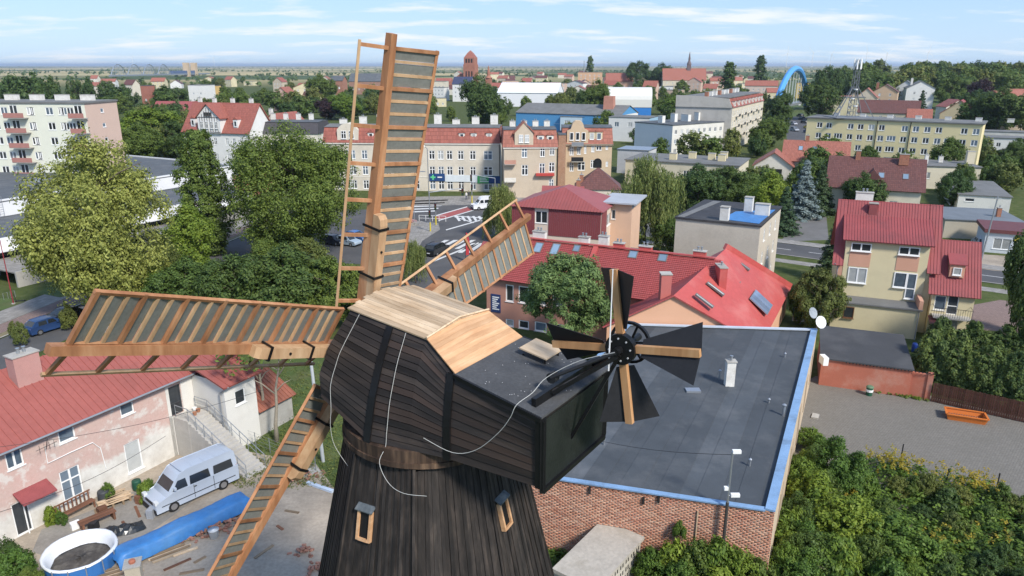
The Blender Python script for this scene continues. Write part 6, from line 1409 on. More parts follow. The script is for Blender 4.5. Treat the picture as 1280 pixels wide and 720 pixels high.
rp = G(17, 380); fp = thing('flagpole', 'thin dark red flagpole beside the terrace wall', 'pole', rp); MB().tube([(0, 0, 0), (0, 0, 7.6)], [.07, .04], 8).build('shaft', M('pole_red', (.28, .04, .05), .5, .1), fp); MB().lathe([(.2, 0), (.2, .12)], 10).build('base', CONC, fp)
p = G(26, 377); sco = thing('kick_scooter', 'black electric scooter left on the pavement', 'scooter', p, R(20)); MB().box(-.4, -.07, .1, .35, .07, .16).build('deck', DARKMET, sco); MB().tube([(-.42, 0, .12), (-.6, 0, 1.1)], .03, 6).build('stem', DARKMET, sco); MB().tube([(-.6, -.22, 1.1), (-.6, .22, 1.1)], .02, 5).build('handlebar', DARKMET, sco)
for x in (-.48, .42): MB().tube([(x, -.03, .1), (x, .03, .1)], .1, 10).build('wheel', TYRE, sco)
p = G(5, 375); br = thing('bicycle_rack', 'grey tubular bicycle rack beside the flagpole', 'rack', p, R(62)); 
for k in range(2): MB().tube([(k * .8, 0, 0), (k * .8, 0, .8), (k * .8 + .5, 0, .8), (k * .8 + .5, 0, 0)], .03, 6).build('hoop', GREYMET, br)
# cars on the left street
car('hatch', 'parked_car', 'dark blue hatchback parked beside the pink chimney', 'car', G(60, 413), 62, carpaint('navy', (.02, .05, .14)), 'cars parked on the left street')
car('sedan', 'parked_car', 'black sedan parked ahead of the blue hatchback under the sail', 'car', G(88, 399), 62, carpaint('black', (.012, .012, .014)), 'cars parked on the left street')
car('hatch', 'parked_car', 'silver blue hatchback parked under the large tree', 'car', G(435, 306), -28, carpaint('silverblue', (.32, .40, .48)), 'cars behind the tall sail')
car('hatch', 'parked_car', 'dark hatchback parked beside the silver blue car', 'car', G(417, 305), -28, carpaint('dark', (.03, .035, .05)), 'cars behind the tall sail')
car('sedan', 'parked_car', 'bright blue car parked behind the silver blue hatchback', 'car', G(444, 300), -28, carpaint('blue', (.04, .14, .38)), 'cars behind the tall sail')
car('suv', 'black_suv', 'black estate car driving away from the zebra crossing', 'car', G(546, 317), 65, carpaint('black2', (.010, .011, .013)))
car('van', 'delivery_van', 'white delivery van waiting beyond the red cycle lane', 'van', G(607, 261), 200, carpaint('white', (.72, .73, .74)))
car('hatch', 'parked_car', 'white car parked behind the low shed by the lean-to', 'car', G(306, 497), 150, carpaint('white2', (.68, .70, .72)))
car('hatch', 'parked_car', 'pale silver car parked beside the small shop', 'car', G(1225, 308), 70, carpaint('pale', (.5, .5, .5)))
# half-timbered villa
WV = plaster((.72, .71, .68), (.6, .58, .54), .25)
p = G(229, 162, 9.6); vi = House('half_timbered_villa', 'white villa with red tiled roof and half-timbered front gable', 'house', p, -18, 21.0, 11, 9.6)
for z in (1.6, 5.8):
    for x in (1.8, 3.8, 14.0, 16.2, 18.6, 8.2, 10.2): vi.win('F', x, z, 1.0, 1.9, 'T', t=.12)
vi.wall(WV); TI = M('timber_dark', (.10, .08, .07), .8, .2)
r_ = vi.gable(REDTILE, 7.0, 'x', .5, .2, WV)
b = MB(); b.prism([(5.6, -.6, 9.0), (12.8, -.6, 9.0), (12.8, -.6, 13.2), (9.2, -.6, 16.4), (5.6, -.6, 13.2)], (0, 5, 0)); b.build('gable_front', WV, vi.r)
for q in ([(5.1, -1.0, 12.7), (9.2, -1.0, 16.5), (9.2, 5, 16.5), (5.1, 5, 12.7)], [(9.2, -1.0, 16.5), (13.3, -1.0, 12.7), (13.3, 5, 12.7), (9.2, 5, 16.5)]): MB().prism(q, (0, 0, .22)).build('gable_roof', REDTILE, vi.r)
for x in (6.4, 7.2, 8.0, 8.8, 9.6, 10.4, 11.2, 12.0): MB().box(x - .06, -.66, 9.2, x + .06, -.601, 13.3 + max(0, 2.6 - abs(x - 9.2))).build('timber', TI, vi.r)
for z in (9.2, 13.0): MB().box(5.7, -.67, z, 12.7, -.602, z + .14).build('timber', TI, vi.r)
for x in (7.0, 8.6, 10.2, 11.6): me, pn = win_mesh(.9, 1.8, 'T', WHITE, .1, True); o = link('window', me, vi.r, (x, -.8, 10.2)); link('pane', pn[0], o)
me, pn = win_mesh(2.4, .9, '3', TI, .12, True); o = link('window', me, vi.r, (9.2, -.82, 13.5)); link('pane', pn[0], o)
for x in (3.0, 16.8): vi.dormer(x, .6, 10.4, 1.4, 2.2, 3.0, REDTILE, WV, .8, 1.4, .7)
for x in (1.2, 6, 12, 18): vi.chim(x, 6.5, 14.5, 17.8, 1.0, .7, CHIMW, 1)
p = G(336, 162, 9); vb = House('brick_side_house', 'brick and tile gabled house behind the white villa', 'house', (p.x - 4, p.y + 4), -18, 9, 12, 9.0); vb.wall(plaster((.5, .33, .25))); vb.gable(REDTILE, 4.2, 'y', .3, .15, plaster((.6, .54, .46))); vb.chim(3, 2, 11, 14.5, .9, .9, CHIMW)
p = G(320, 165, 9); dm2 = House('dark_mansard_house', 'tenement with dark slate mansard roof beside the red one', 'building', p, -4, 17, 11, 8.6); dm2.grid('F', [2, 4.5, 7, 9.5, 12, 14.5], [1.2, 5.0], 1.2, 1.9, 'T'); dm2.wall(CREAM2); dm2.mansard(M('slate', (.07, .065, .07), .7, .2, 2), 3.0, 1.4, FELT, .3)
for k in range(4): dm2.chim(3 + k * 3.6, 5.5, 11.4, 13.6, 1.2, .7, CHIMW, 2)
# block of flats
FL = plaster((.68, .68, .56), (.6, .6, .5), .2, .05); FLP = plaster((.62, .45, .36), (.56, .41, .33), .2, .04)
p = G(0, 129, 19.6); d_ = G(105, 129.5, 19.6) - p
fl = House('block_of_flats', 'pale yellow-green block of flats with red balconies and pink end wall', 'building', (p.x - d_.x, p.y - d_.y), math.degrees(math.atan2(d_.y, d_.x)), d_.length * 2, 9.8, 19.6)
for fz in range(1, 7):
    for (u, w) in ((3, 1.4), (36, 1.4), (38, 1.0), (60, 1.5), (75, 1.2), (78, 1.5), (86, 1.4)): 
        x = fl.L * (.5 + .5 * u / 105); fl.win('F', x, 1.0 + fz * 2.75, w, 1.4, '2', t=.12)
    for u in (-60, -40, -25, -10): fl.win('F', fl.L * (.5 + .5 * u / 105), 1.0 + fz * 2.75, 1.5, 1.4, '2', t=.12)
    for k, yy in enumerate((4.9,)): fl.win('R', yy, 1.2 + fz * 2.75, 1.0, .8, '1', t=.12)
    for u in (20, 101):
        x = fl.L * (.5 + .5 * u / 105); b = MB(); b.box(x - 2.0, -1.3, .4 + fz * 2.75, x + 2.0 - (1.0 if u > 90 else 0), -.01, .55 + fz * 2.75); bl = b.build('balcony', CONC, fl.r); MB().box(x - 2.0, -1.34, .551 + fz * 2.75, x + 2.0 - (1.0 if u > 90 else 0), -1.25, 1.4 + fz * 2.75).build('balustrade', M('balcony_red', (.38, .18, .15), .7, .1), bl)
        fl.win('F', x - .8, .9 + fz * 2.75, 1.6, 1.9, '2', 0, t=.12)
fl.wall(FL, 'FLB'); fl.wall(FLP, 'R'); fl.flat(FELT2, over=.2, th=.3)
for k in range(6): fl.chim(4 + k * fl.L / 6.4, 6, 19.9, 21.0, 2.6, .8, CHIMW, 0)
# ---------------------------------------------------------------- right middle distance
tb_ = House('beige_mansard_block', 'long beige block with red mansard and bare grey end wall', 'building', Vector((69, 232, 0)) - Vector((.883, -.469, 0)) * 18, -28, 18, 56, 13.6)
for z in (1.0, 4.3, 7.6, 10.8):
    for k in range(17): tb_.win('R', 2 + k * 3.1, z, 1.25, 1.8, 'T', t=.12)
tb_.wall(plaster((.62, .55, .42)), 'RBL'); tb_.wall(plaster((.48, .45, .40)), 'F'); 
b = MB(); b.face([(18.3, -.1, 13.6), (18.3, 56, 13.6), (16.6, 56, 16.2), (16.6, -.1, 16.2)]); b.face([(16.6, -.1, 16.2), (16.6, 56, 16.2), (-.1, 56, 16.6), (-.1, -.1, 16.6)]); b.build('roof', REDTILE, tb_.r); MB().box(0, 0, 16.4, 16.5, 56, 16.75).build('roof_top', FELT2, tb_.r)
MB().prism([(0, -.05, 13.6), (18, -.05, 13.6), (16.9, -.05, 16.3), (10, -.05, 16.9), (0, -.05, 17.2)], (0, -.3, 0)).build('fire_wall', plaster((.48, .45, .40)), tb_.r); MB().face([(0, 0, 13.6), (0, 56, 13.6), (0, 56, 16.6), (0, 0, 16.6)]).build('rear_wall', plaster((.48, .45, .40)), tb_.r)
for k in range(9):
    y = 3 + k * 6; d_ = MB().box(16.6, y - .7, 13.9, 18.2, y + .7, 15.6).build('dormer', TRIM, tb_.r); MB().prism([(16.4, y - .9, 15.601), (16.4, y + .9, 15.601), (16.4, y, 16.3)], (2.0, 0, 0)).build('dormer_roof', REDTILE, d_); me, pn = win_mesh(.9, 1.2, '1', WHITE, .1, True); o = link('window', me, tb_.r, (18.33, y, 14.2), math.pi / 2); link('pane', pn[0], o)
    chimney(tb_.r, 9, y, 16.6, 18.3, 1.0, 1.6, CHIMW if k % 3 else CHIMB, 0)
for k in range(5):
    for z in (4.0, 7.3, 10.5): b = MB(); b.box(18.01, 6 + k * 10, z, 19.1, 8.6 + k * 10, z + .12); bl = b.build('balcony', CONC, tb_.r); MB().box(19.05, 6 + k * 10, z + .121, 19.12, 8.6 + k * 10, z + .9).build('balustrade', DARKMET, bl)
bf = two('beige_flat_house', 'low beige building with dark flat roof and cream chimneys behind the willow', 'building', (782, 200), (924, 208), (943, 199), 5.6)
bf.grid('R', [3, 7, 11], [2.6], 1.1, 1.6, '1'); bf.grid('F', [4, 9, 14, 20], [2.6], 1.2, 1.4); bf.wall(plaster((.62, .56, .42))); bf.flat(FELT2, over=.25, th=.22)
for x, y in ((10, 4), (13.5, 8), (18, 7.5), (20, 11.5), (20.5, 6)): bf.chim(x, y, 5.8, 7.3, 1.6, 1.1, plaster((.66, .57, .36)), 0)
gx_ = House('grey_cube_house', 'small pale grey flat-roofed house by the willow', 'house', G(772, 189, 5.5), -25, 8, 8, 6.0); gx_.win('F', 6, 3.6, 1.3, 1.2); gx_.wall(plaster((.5, .5, .5))); gx_.flat(ZINC, over=.2)
# red-roofed house with roof windows
rh_ = House('red_gabled_house', 'white house with broad red tiled roof and two roof windows', 'house', G(979, 199, 4.3), -22, 14.5, 11, 4.3); rh_.win('F', 2.5, .2, 3.2, 2.2, '1', 0, sill=False); rh_.win('F', 8, 1.2, 1.4, 1.3); rh_.wall(plaster((.66, .62, .52))); rh_.gable(ORTILE, 4.2, 'x', .5, .15, plaster((.66, .62, .52)))
for fu in (.27, .48): skylight(rh_.r, rh_.slopes[0], fu, .62, 1.0, 1.5)
rh_.chim(5, 5.6, 8, 9.8, .9, .9, CHIMB); rh2 = House('red_gable_wing', 'white gabled wing with red roof and dark garage door', 'house extension', G(943, 205, 3.6), -22, 8.6, 9, 3.6); rh2.win('F', 4.6, .05, 3.6, 2.6, '1', 0, DARKMET, sill=False); rh2.wall(plaster((.68, .64, .56))); rh2.gable(ORTILE, 3.0, 'y', .5, .15, plaster((.68, .64, .56)))
# brown-roofed house
bh = House('brown_roof_house', 'cream house with dark brown tiled roof and roof windows', 'house', G(1036, 230, 5.4), -24, 15.2, 11, 5.4); bh.grid('F', [3, 7, 11], [1.6], 1.3, 1.4); bh.wall(plaster((.66, .60, .46))); bh.gable(BROWNTILE, 4.6, 'x', .6, .15, plaster((.66, .60, .46)))
for fu in (.56, .80): skylight(bh.r, bh.slopes[0], fu, .45, 1.0, 1.3)
bh.chim(4.4, 5.2, 9.2, 11.2, .8, .8, CHIMB); bh.chim(12, 4.4, 9, 11, 1.6, .7, CHIMB); b = MB(); b.prism([(5.6, .2, 6.6), (8.8, .2, 6.6), (7.2, .2, 8.4)], (0, 4.5, 0)); b.build('dormer', BROWNTILE, bh.r)
# flat-roofed outbuildings on the right
r1 = House('flat_annex', 'cream flat-roofed annex with chimneys behind the brown roof', 'building', G(1142, 207, 5), -14, 13.5, 12, 5.0); r1.win('F', 8.6, 2.2, 1.7, 1.6); r1.win('F', 3, 2.2, 1.3, 1.4); r1.wall(plaster((.64, .58, .44))); r1.flat(FELT2, over=.25); r1.chim(3.2, 3, 5.2, 7.2, .7, .7, CHIMW); r1.chim(7, 6, 5.2, 6.6, .9, .7, CHIMW); r1.chim(12.6, 5, 5.2, 8, 1.6, 1.2, plaster((.62, .55, .40)), 0)
r2 = House('white_garage_block', 'white garage block with grey felt roof beside the wall', 'garage', G(1199, 243, 3.6), -24, 8.2, 20, 3.6); r2.win('F', 1.8, 2.4, 1.5, .6, '1', 0); r2.wall(plaster((.66, .65, .60))); r2.flat(FELT2, over=.2)
r3 = House('tan_garage', 'long tan garage with blue-grey felt roof across the road', 'garage', G(1182, 274, 3), -16, 11, 11, 3.0); r3.wall(plaster((.46, .41, .32))); r3.flat(M('bluegrey_felt', (.16, .18, .20), .8, .2, .5), over=.2); r3.chim(8.5, 4, 3.1, 4.6, .6, .6, CHIMB)
r4 = House('small_shop', 'small pale shop with maroon roof edge across the road', 'shop', G(1233, 290, 3), -24, 9, 7, 3.0); r4.win('F', 2.2, .6, 2.2, 1.6, '2', 2); r4.wall(plaster((.55, .58, .60))); r4.flat(MATS['porch_maroon'], over=.3, th=.5); 
MB().box(3.6, -.1, 1.9, 5.2, -.004, 2.8).build('yellow_sign', M('yellow_sign', (.65, .52, .06), .5, .1, bump=0), r4.r)
r5 = House('grey_garage_row', 'grey flat-roofed garage row beyond the white garages', 'garage', G(1210, 165, 3), -24, 26, 8, 3.4); r5.wall(plaster((.5, .49, .46))); r5.flat(FELT2, over=.2)
r6 = House('white_low_house', 'white low house beside the yellow block', 'house', G(1236, 172, 4), -24, 14, 9, 4.0); r6.win('F', 3, 1.2, 1.2, 1.3); r6.wall(plaster((.66, .65, .62))); r6.flat(FELT2, over=.3)
# leaning mast and street pole by the road
p = G(1225, 331); mp_ = thing('utility_pole', 'thin grey utility pole beside the road', 'pole', p); MB().tube([(0, 0, 0), (.6, 0, 9.5)], [.12, .08], 8).build('shaft', ZINC, mp_); MB().box(.2, -.05, 9.2, 1.1, .05, 9.32).build('cross_arm', ZINC, mp_)
# yellow block with lattice mast
YB = plaster((.74, .63, .36), (.66, .56, .32), .25, .04)
q = G(1229, 156, 12.0); p = q - Vector((math.cos(R(-35)), math.sin(R(-35)), 0)) * 42.5
yb_ = House('yellow_block', 'long yellow four-storey block with flat grey roof', 'building', (p.x, p.y), math.degrees(math.atan2(q.y - p.y, q.x - p.x)), (q - p).length, 12.5, 12.0)
S_ = yb_.L / 212.0
def ypos(u): return yb_.px('F', u, 160)[0]
for fz in range(4):
    for u in (1024, 1036, 1063, 1075.5, 1089, 1102, 1131, 1145, 1159.5, 1174, 1206, 1221): yb_.win('F', ypos(u), .9 + fz * 2.85, 1.5 if u < 1150 else 1.5, 1.5, '2', t=.14)
for fz in range(4):
    for u in (1048.5, 1115.5, 1188.5): yb_.win('F', ypos(u), -.5 + (fz + .55) * 2.85, 2.2, 1.4, '3', t=.14) if fz < 3 else None
yb_.wall(YB); yb_.flat(FELT2, over=.35, th=.3)
for u in (1096, 1138): x = ypos(u); MB().tube([(x, -.12, 0), (x, -.12, 12)], .09, 6).build('drain_pipe', DARKMET, yb_.r)
for k in range(7): yb_.chim(6 + k * 7, 8, 12.3, 13.3, 1.5, .8, CHIMW, 0)
# telecom mast standing on the roof
x = ypos(1052); mt = thing('telecom_mast', 'grey lattice telecom mast on the yellow block roof', 'mast', yb_.r.matrix_basis @ Vector((x + 1.0, 5.5, 12.3)))
b = MB(); hh = 15.5; w = .85
ZINC = M('mast_grey', (.17, .18, .19), .6, .15, 1, bump=0)
for sx, sy in ((-1, -1), (1, -1), (1, 1), (-1, 1)): b.tube([(sx * w, sy * w, 0), (sx * w * .62, sy * w * .62, hh)], .09, 5)
b.build('mast_leg', ZINC, mt); b = MB()
for k in range(10):
    z0, z1 = hh * k / 10, hh * (k + 1) / 10; a0, a1 = w * (1 - .038 * k), w * (1 - .038 * (k + 1))
    for (s0, s1) in (((-1, -1), (1, -1)), ((1, -1), (1, 1)), ((1, 1), (-1, 1)), ((-1, 1), (-1, -1))):
        b.tube([(s0[0] * a0, s0[1] * a0, z0), (s1[0] * a1, s1[1] * a1, z1)], .045, 4); b.tube([(s0[0] * a0, s0[1] * a0, z1), (s1[0] * a1, s1[1] * a1, z1)], .04, 4)
tag(b.build('lattice', ZINC, mt), kind='stuff')
for sx, sy in ((-1, -.6), (1, -.6), (-.7, .9), (.9, .9)): MB().beam((sx * 5.2, sy * 4, .1), (sx * .7, sy * .7, 8.4), .22, .22).build('raking_strut', ZINC, mt)
for k in range(6): a = math.pi / 3 * k; MB().box(math.cos(a) * 1.0 - .15, math.sin(a) * 1.0 - .1, 13, math.cos(a) * 1.0 + .15, math.sin(a) * 1.0 + .1, 15.4 + .4 * (k % 2)).build('antenna', WHITE, mt)
for z, a in ((3, -1.2), (5, -2.2), (7.5, -1.7)): MB().lathe([(.5, 0), (.55, .3)], 10, (math.cos(a) * 1.1, math.sin(a) * 1.1, z)).build('dish_drum', WHITE, mt)
MB().box(-6, -4.6, -.0, 6, 4.4, .16).build('base_frame', ZINC, mt)
ZINC = MATS['zinc']
# houses behind the yellow block
def hs_(name, label, u, v, z, ang, L, Wd, rh, wm, rm, ax='x', rows=(1.2, 4.2), nw=3, flat=False, group=None, cat='house', win=True):
    p = G(u, v, 0); h = House(name, label, cat, p, ang, L, Wd, z, group)
    if win:
        for zz in rows:
            if zz + 1.6 < z:
                for k in range(nw): h.win('F', L * (k + .7) / (nw + .4), zz, 1.1, 1.5, '2', t=.15)
    h.wall(wm)
    if flat: h.flat(rm, over=.2)
    else: h.gable(rm, rh, ax, .4, .18, wm)
    return h
WW = plaster((.70, .69, .66), (.6, .58, .54), .2)
hs_('white_gabled_tenement', 'tall white gabled tenement with grey roof on the right', 1129, 139, 13.5, -20, 15, 12, 4.0, WW, FELT2, 'y', (6.5, 9.8), 2).chim(3, 6, 15, 19, 1.2, .9)
hs_('white_side_tenement', 'white tenement with steep dark roof beside the gabled one', 1114, 137, 13, -32, 12, 12, 4.5, WW, FELT, 'y', (9.5,), 2)
hs_('orange_tenement', 'peeling orange tenement with brown roof behind the mast', 1087, 141, 12, -30, 13, 11, 4.0, plaster((.58, .41, .27), (.5, .4, .3), .6), BROWNTILE, 'y', (6.5, 9.5), 2).chim(2, 3, 13, 17, 1.4, .9, CHIMB)
hs_('beige_red_tenement', 'beige gabled house with orange roof left of the orange tenement', 1066, 144, 9.5, -28, 11, 14, 5.0, plaster((.60, .52, .40)), ORTILE, 'y', (5.5,), 2)
hs_('tan_villa', 'villa with brown mansard roof and white dormers behind the yellow block', 1070, 158, 6.5, -28, 24, 11, 5.0, plaster((.56, .50, .36)), BROWNTILE, 'x', (3.6,), 4)
hs_('tan_house', 'tan gabled house with maroon roof at the right end of the yellow block', 1172, 160, 6.5, -35, 14, 12, 5.5, plaster((.64, .54, .34)), MATS['maroon_roof'], 'y', (3.0,), 2)
hs_('red_roof_cottage', 'cottage with red roof among the spruces', 1132, 162, 4.5, -25, 9, 9, 4, CREAM, ORTILE)
# blue arch over the avenue, ochre block behind it
ab = thing('blue_arch_bridge', 'bright blue steel arch bridge over the far avenue', 'bridge', G(990, 121)); BL = M('arch_blue', (.10, .33, .68), .4, .06)
for off, dy in ((0, 0), (7.5, 10)):
    # two ribs either side of the road, seen almost end-on
    a0, a1 = AT(967, 140, 395) - ab.location, AT(1010, 122, 470) - ab.location; a0.z = a1.z = 0; nx_ = Vector((-(a1 - a0).y, (a1 - a0).x, 0)).normalized()
    pts = []
    for k in range(25): t = k / 24; p = a0.lerp(a1, t) + nx_ * off * .0; p.z = 24 * (1 - (2 * t - 1) ** 2) ** .8 + .5; pts.append(p + Vector((dy * .35, dy, 0)))
    MB().tube(pts, 1.6, 8).build('arch_rib', BL, ab)
    b = MB()
    for k in range(3, 22, 2): b.tube([pts[k], Vector((pts[k].x, pts[k].y, 4.5))], .09, 4)
    tag(b.build('hanger', WHITE, ab), kind='stuff'); MB().beam(pts[0] * 1 + Vector((0, 0, 4.0)), pts[-1] + Vector((0, 0, 4.0)), 1.6, 1.3).build('deck_girder', GREYMET, ab)
hs_('ochre_far_block', 'ochre yellow block behind the blue arch', 994, 124, 13, -20, 14, 12, 2, plaster((.62, .45, .14)), FELT2, 'x', (4, 7, 10), 4, True)
hs_('pink_far_block', 'pale pink block left of the blue arch', 930, 122, 10, -20, 26, 12, 4, plaster((.62, .50, .42)), ORTILE, 'x', (3, 6), 6)
# cars on the avenue
for i, (u, v, c) in enumerate(((1000, 146, (.012, .012, .014)), (1002, 149.5, (.05, .06, .08)), (1005.5, 154, (.03, .03, .03)), (1009, 160.5, (.55, .40, .03)), (1010, 166, (.05, .1, .2)), (992, 156, (.4, .4, .42)), (993, 164, (.3, .32, .35)), (997.5, 132, (.6, .6, .6)))):
    nm = ['black', 'dark grey', 'dark brown', 'yellow', 'blue', 'pale grey', 'silver', 'white'][i]
    car('hatch' if i % 2 else 'suv', 'avenue_car', nm + ' car on the far avenue below the blue arch', 'car', G(u, v), 97 if u > 996 else -83, carpaint('av%d' % i, c), 'cars on the far avenue')
# ---------------------------------------------------------------- skyline
BRK2 = M('church_brick', (.36, .16, .11), .9, .2, .4); 
cp_ = AT(589, 118, 700); ch = thing('church', 'red brick church tower with pyramid roof on the skyline', 'church', (cp_.x, cp_.y, 0), R(-15))
MB().box(-5.5, -5.5, 0, 5.5, 5.5, 27).build('tower', BRK2, ch); MB().box(-5.0, -5.0, 27.001, 5.0, 5.0, 33).build('belfry', BRK2, ch); b = MB(); b.lathe([(7.0, 33), (3.4, 37), (.1, 39.5)], 4); o = b.build('spire', ORTILE, ch); o.rotation_euler.z = R(45)
for x in (-2.6, 0, 2.6): MB().box(x - .7, -5.1, 28.5, x + .7, -4.99, 32).build('louvre', DARKMET, ch); MB().box(x * 1.05 - .6, -5.6, 15, x * 1.05 + .6, -5.49, 21).build('louvre', DARKMET, ch)
MB().prism([(-24, -1, 0), (-6, -1, 0), (-6, -1, 16), (-10, -1, 19), (-24, -1, 9)], (0, 16, 0)).build('nave', BRK2, ch); b = MB(); b.box(14, 0, 0, 19, 5, 15); b.lathe([(3.6, 15), (1.4, 17), (1.4, 20), (.2, 26)], 8, (16.5, 2.5, 0)); b.build('stair_turret', BRK2, ch)
hs_('blue_mansard_house', 'white house with dark blue mansard roof below the church', 566, 127, 13, -10, 14, 14, 5, WW, M('blue_slate', (.05, .06, .11), .6, .15), 'x', (3, 6, 9.5), 4)
hs_('cream_far_block', 'long cream block left of the blue mansard house', 524, 124, 14, -8, 22, 12, 2, plaster((.64, .58, .46)), FELT2, 'x', (3, 6, 9), 7, True)
hs_('white_gable_hall', 'large white gabled hall behind the tenements', 622, 133, 9, -12, 40, 30, 6, plaster((.74, .74, .75), (.68, .68, .7), .1, .03), M('white_membrane', (.72, .73, .76), .5, .05), 'x', (), 0, cat='hall')
fh = House('grey_blue_hall', 'industrial hall with grey roof and blue gable', 'hall', G(645, 163), -28, 46, 22, 7.5); fh.wall(M('blue_cladding', (.10, .30, .55), .5, .1), 'FL'); fh.wall(WW, 'RB'); fh.gable(FELT2, 3.4, 'x', .3, .2, M('blue_cladding', (.1, .3, .55))); fh.grid('F', [4, 9, 14, 19, 24, 29, 34], [3.5], 2.6, 1.4, '3')
wb = House('white_blue_workshop', 'white workshop with pale blue side wall and grey roof', 'building', G(760, 176), -25, 15, 12, 8.5); wb.grid('F', [3, 8], [5.2], 1.6, 1.6); wb.wall(WW, 'FLB'); wb.wall(M('pale_blue', (.33, .52, .68), .6, .06), 'R'); wb.flat(FELT2, over=.2)
wb2 = House('pale_blue_row', 'low row with blue window bands behind the workshop', 'building', G(700, 166), -18, 26, 10, 6.5); wb2.grid('F', [3, 7, 11, 15, 19, 23], [3.6], 2.4, 1.4, '3'); wb2.wall(M('pale_blue2', (.45, .55, .62), .6, .06)); wb2.flat(FELT2, over=.2)
b = MB(); q = AT(761, 150, 300); b.hexa([(-2.4, -2.4, 0), (2.4, -2.4, 0), (2.4, 2.4, 0), (-2.4, 2.4, 0), (-1.9, -1.9, 14.5), (1.9, -1.9, 14.5), (1.9, 1.9, 14.5), (-1.9, 1.9, 14.5)]); piece('brick_stack', b, plaster((.46, .22, .16)), 'stout red brick stack beside the workshop', 'chimney', (q.x, q.y, 0), -20)
ah = thing('barrel_roof_hall', 'white barrel-roofed hall with a blue base', 'hall', G(757, 146), R(-8)); pr_ = [(0, 0, 5), (0, 0, 9)] + [(0, 12 - 12 * math.cos(t), 9 + 6 * math.sin(t)) for t in [math.pi * k / 10 for k in range(1, 10)]] + [(0, 24, 9), (0, 24, 5)]
MB().prism(pr_, (24, 0, 0)).build('shell', M('cream_membrane', (.66, .65, .60), .6, .06), ah); MB().box(.2, .2, 0, 23.8, 23.8, 5).build('base_wall', M('base_blue', (.04, .20, .55), .5, .1), ah)
# orange tower block with a mast, town hall with spire, small roofs
tbk = hs_('orange_tower_block', 'orange apartment tower with a mast on the skyline', 722, 113, 19, -8, 26, 14, 2, plaster((.60, .38, .24)), FELT2, 'x', (4, 8, 12, 15), 5, True); MB().tube([(6, 6, 19), (6, 6, 31)], [.5, .3], 6).build('mast', ZINC, tbk.r)
th_ = hs_('town_hall', 'cream town hall with red roof and slim spire on the skyline', 828, 113, 11, -6, 46, 20, 12, plaster((.62, .55, .42)), ORTILE, 'x', (3, 7), 7); b = MB(); b.box(26, 8, 20, 30, 12, 27); b.lathe([(2.6, 27), (2.0, 29), (1.0, 31), (1.2, 33), (.2, 40)], 8, (28, 10, 0)); b.build('spire', M('spire_dark', (.16, .12, .12), .7, .2), th_.r)
hs_('red_roof_school', 'school with broad red roof left of the round trees', 757, 112, 9, -6, 30, 18, 9, plaster((.5, .3, .22)), ORTILE, 'x', (3,), 5)
hs_('far_brick_house', 'narrow dark brick house rising behind the tall sail', 415, 129, 16, -10, 9, 9, 3, plaster((.34, .17, .12)), FELT, 'x', (5, 10), 2)
hs_('far_brown_hall', 'wide brown-roofed hall left of the tall sail', 437, 118, 12, -5, 36, 20, 7, plaster((.33, .19, .14)), FELT, 'x', (4,), 6)
hs_('white_cube_block', 'white flat-topped block behind the red villa roof', 238, 134, 14, -8, 12, 12, 1, WW, FELT2, 'x', (4, 8), 2, True)
hs_('pink_gable_house', 'pink gabled house left of the dark tree', 343, 139, 9, -12, 11, 10, 5, plaster((.58, .40, .33)), ORTILE, 'y', (4,), 2)
hs_('maroon_long_roof', 'long low house with maroon roof behind the hedge', 192, 150, 5, -8, 22, 10, 4, CREAM, MATS['maroon_roof'], 'x', (1.5,), 4)
hs_('brick_chimney_house', 'slim brick tower house among the far left trees', 180, 140, 15, -8, 5, 6, 1, plaster((.36, .15, .11)), FELT, 'x', (6,), 1, True)
hs_('yellow_orange_block', 'white and orange block beside the white cube', 252, 132, 13, -8, 10, 10, 1, plaster((.62, .42, .16)), FELT2, 'x', (5, 9), 2, True)
# filler houses of the old town, each a real house with roof
rr = random.Random(21); WM = [CREAM, CREAM2, BEIGE, WW, plaster((.58, .42, .33)), plaster((.62, .55, .36))]; RM = [REDTILE, ORTILE, ORTILE, FELT2, BROWNTILE]
WN = ['cream', 'pale cream', 'beige', 'white', 'pink', 'ochre']; RNm = ['red tiled', 'orange tiled', 'rusty tiled', 'grey', 'brown tiled']
seen = {}
for (u0, u1, v0, v1, n) in ((330, 560, 108, 134, 14), (600, 760, 101, 124, 18), (780, 1000, 97, 126, 30), (60, 330, 106, 124, 10), (1020, 1060, 126, 146, 4), (560, 740, 96, 104, 14), (1160, 1270, 136, 165, 7)):
    for k in range(n):
        for tries in range(8):
            u, v = rr.uniform(u0, u1), rr.uniform(v0, v1); pc_ = G(u, v)
            if not any(-14 < q.x < L_ + 6 and -12 < q.y < W2 + 6 for q, L_, W2 in ((o.matrix_basis.inverted() @ pc_, o['_L'], o['_W']) for o in bpy.data.objects if o.get('_L'))) and abs((u - 995) - (v - 150) * .35) > 22: break
        else: continue
        i, j = rr.randrange(6), rr.randrange(5); z = rr.choice((5.5, 7, 9, 10)); L = rr.uniform(9, 18)
        hs_('town_house', '%s town house with %s roof among the distant trees' % (WN[i], RNm[j]), u, v, z, rr.uniform(-35, 10), L, 9, rr.uniform(2.5, 4.5), WM[i], RM[j], rr.choice('xxy'), (1.2, 4.2, 7), 3, j == 3, 'distant town houses')
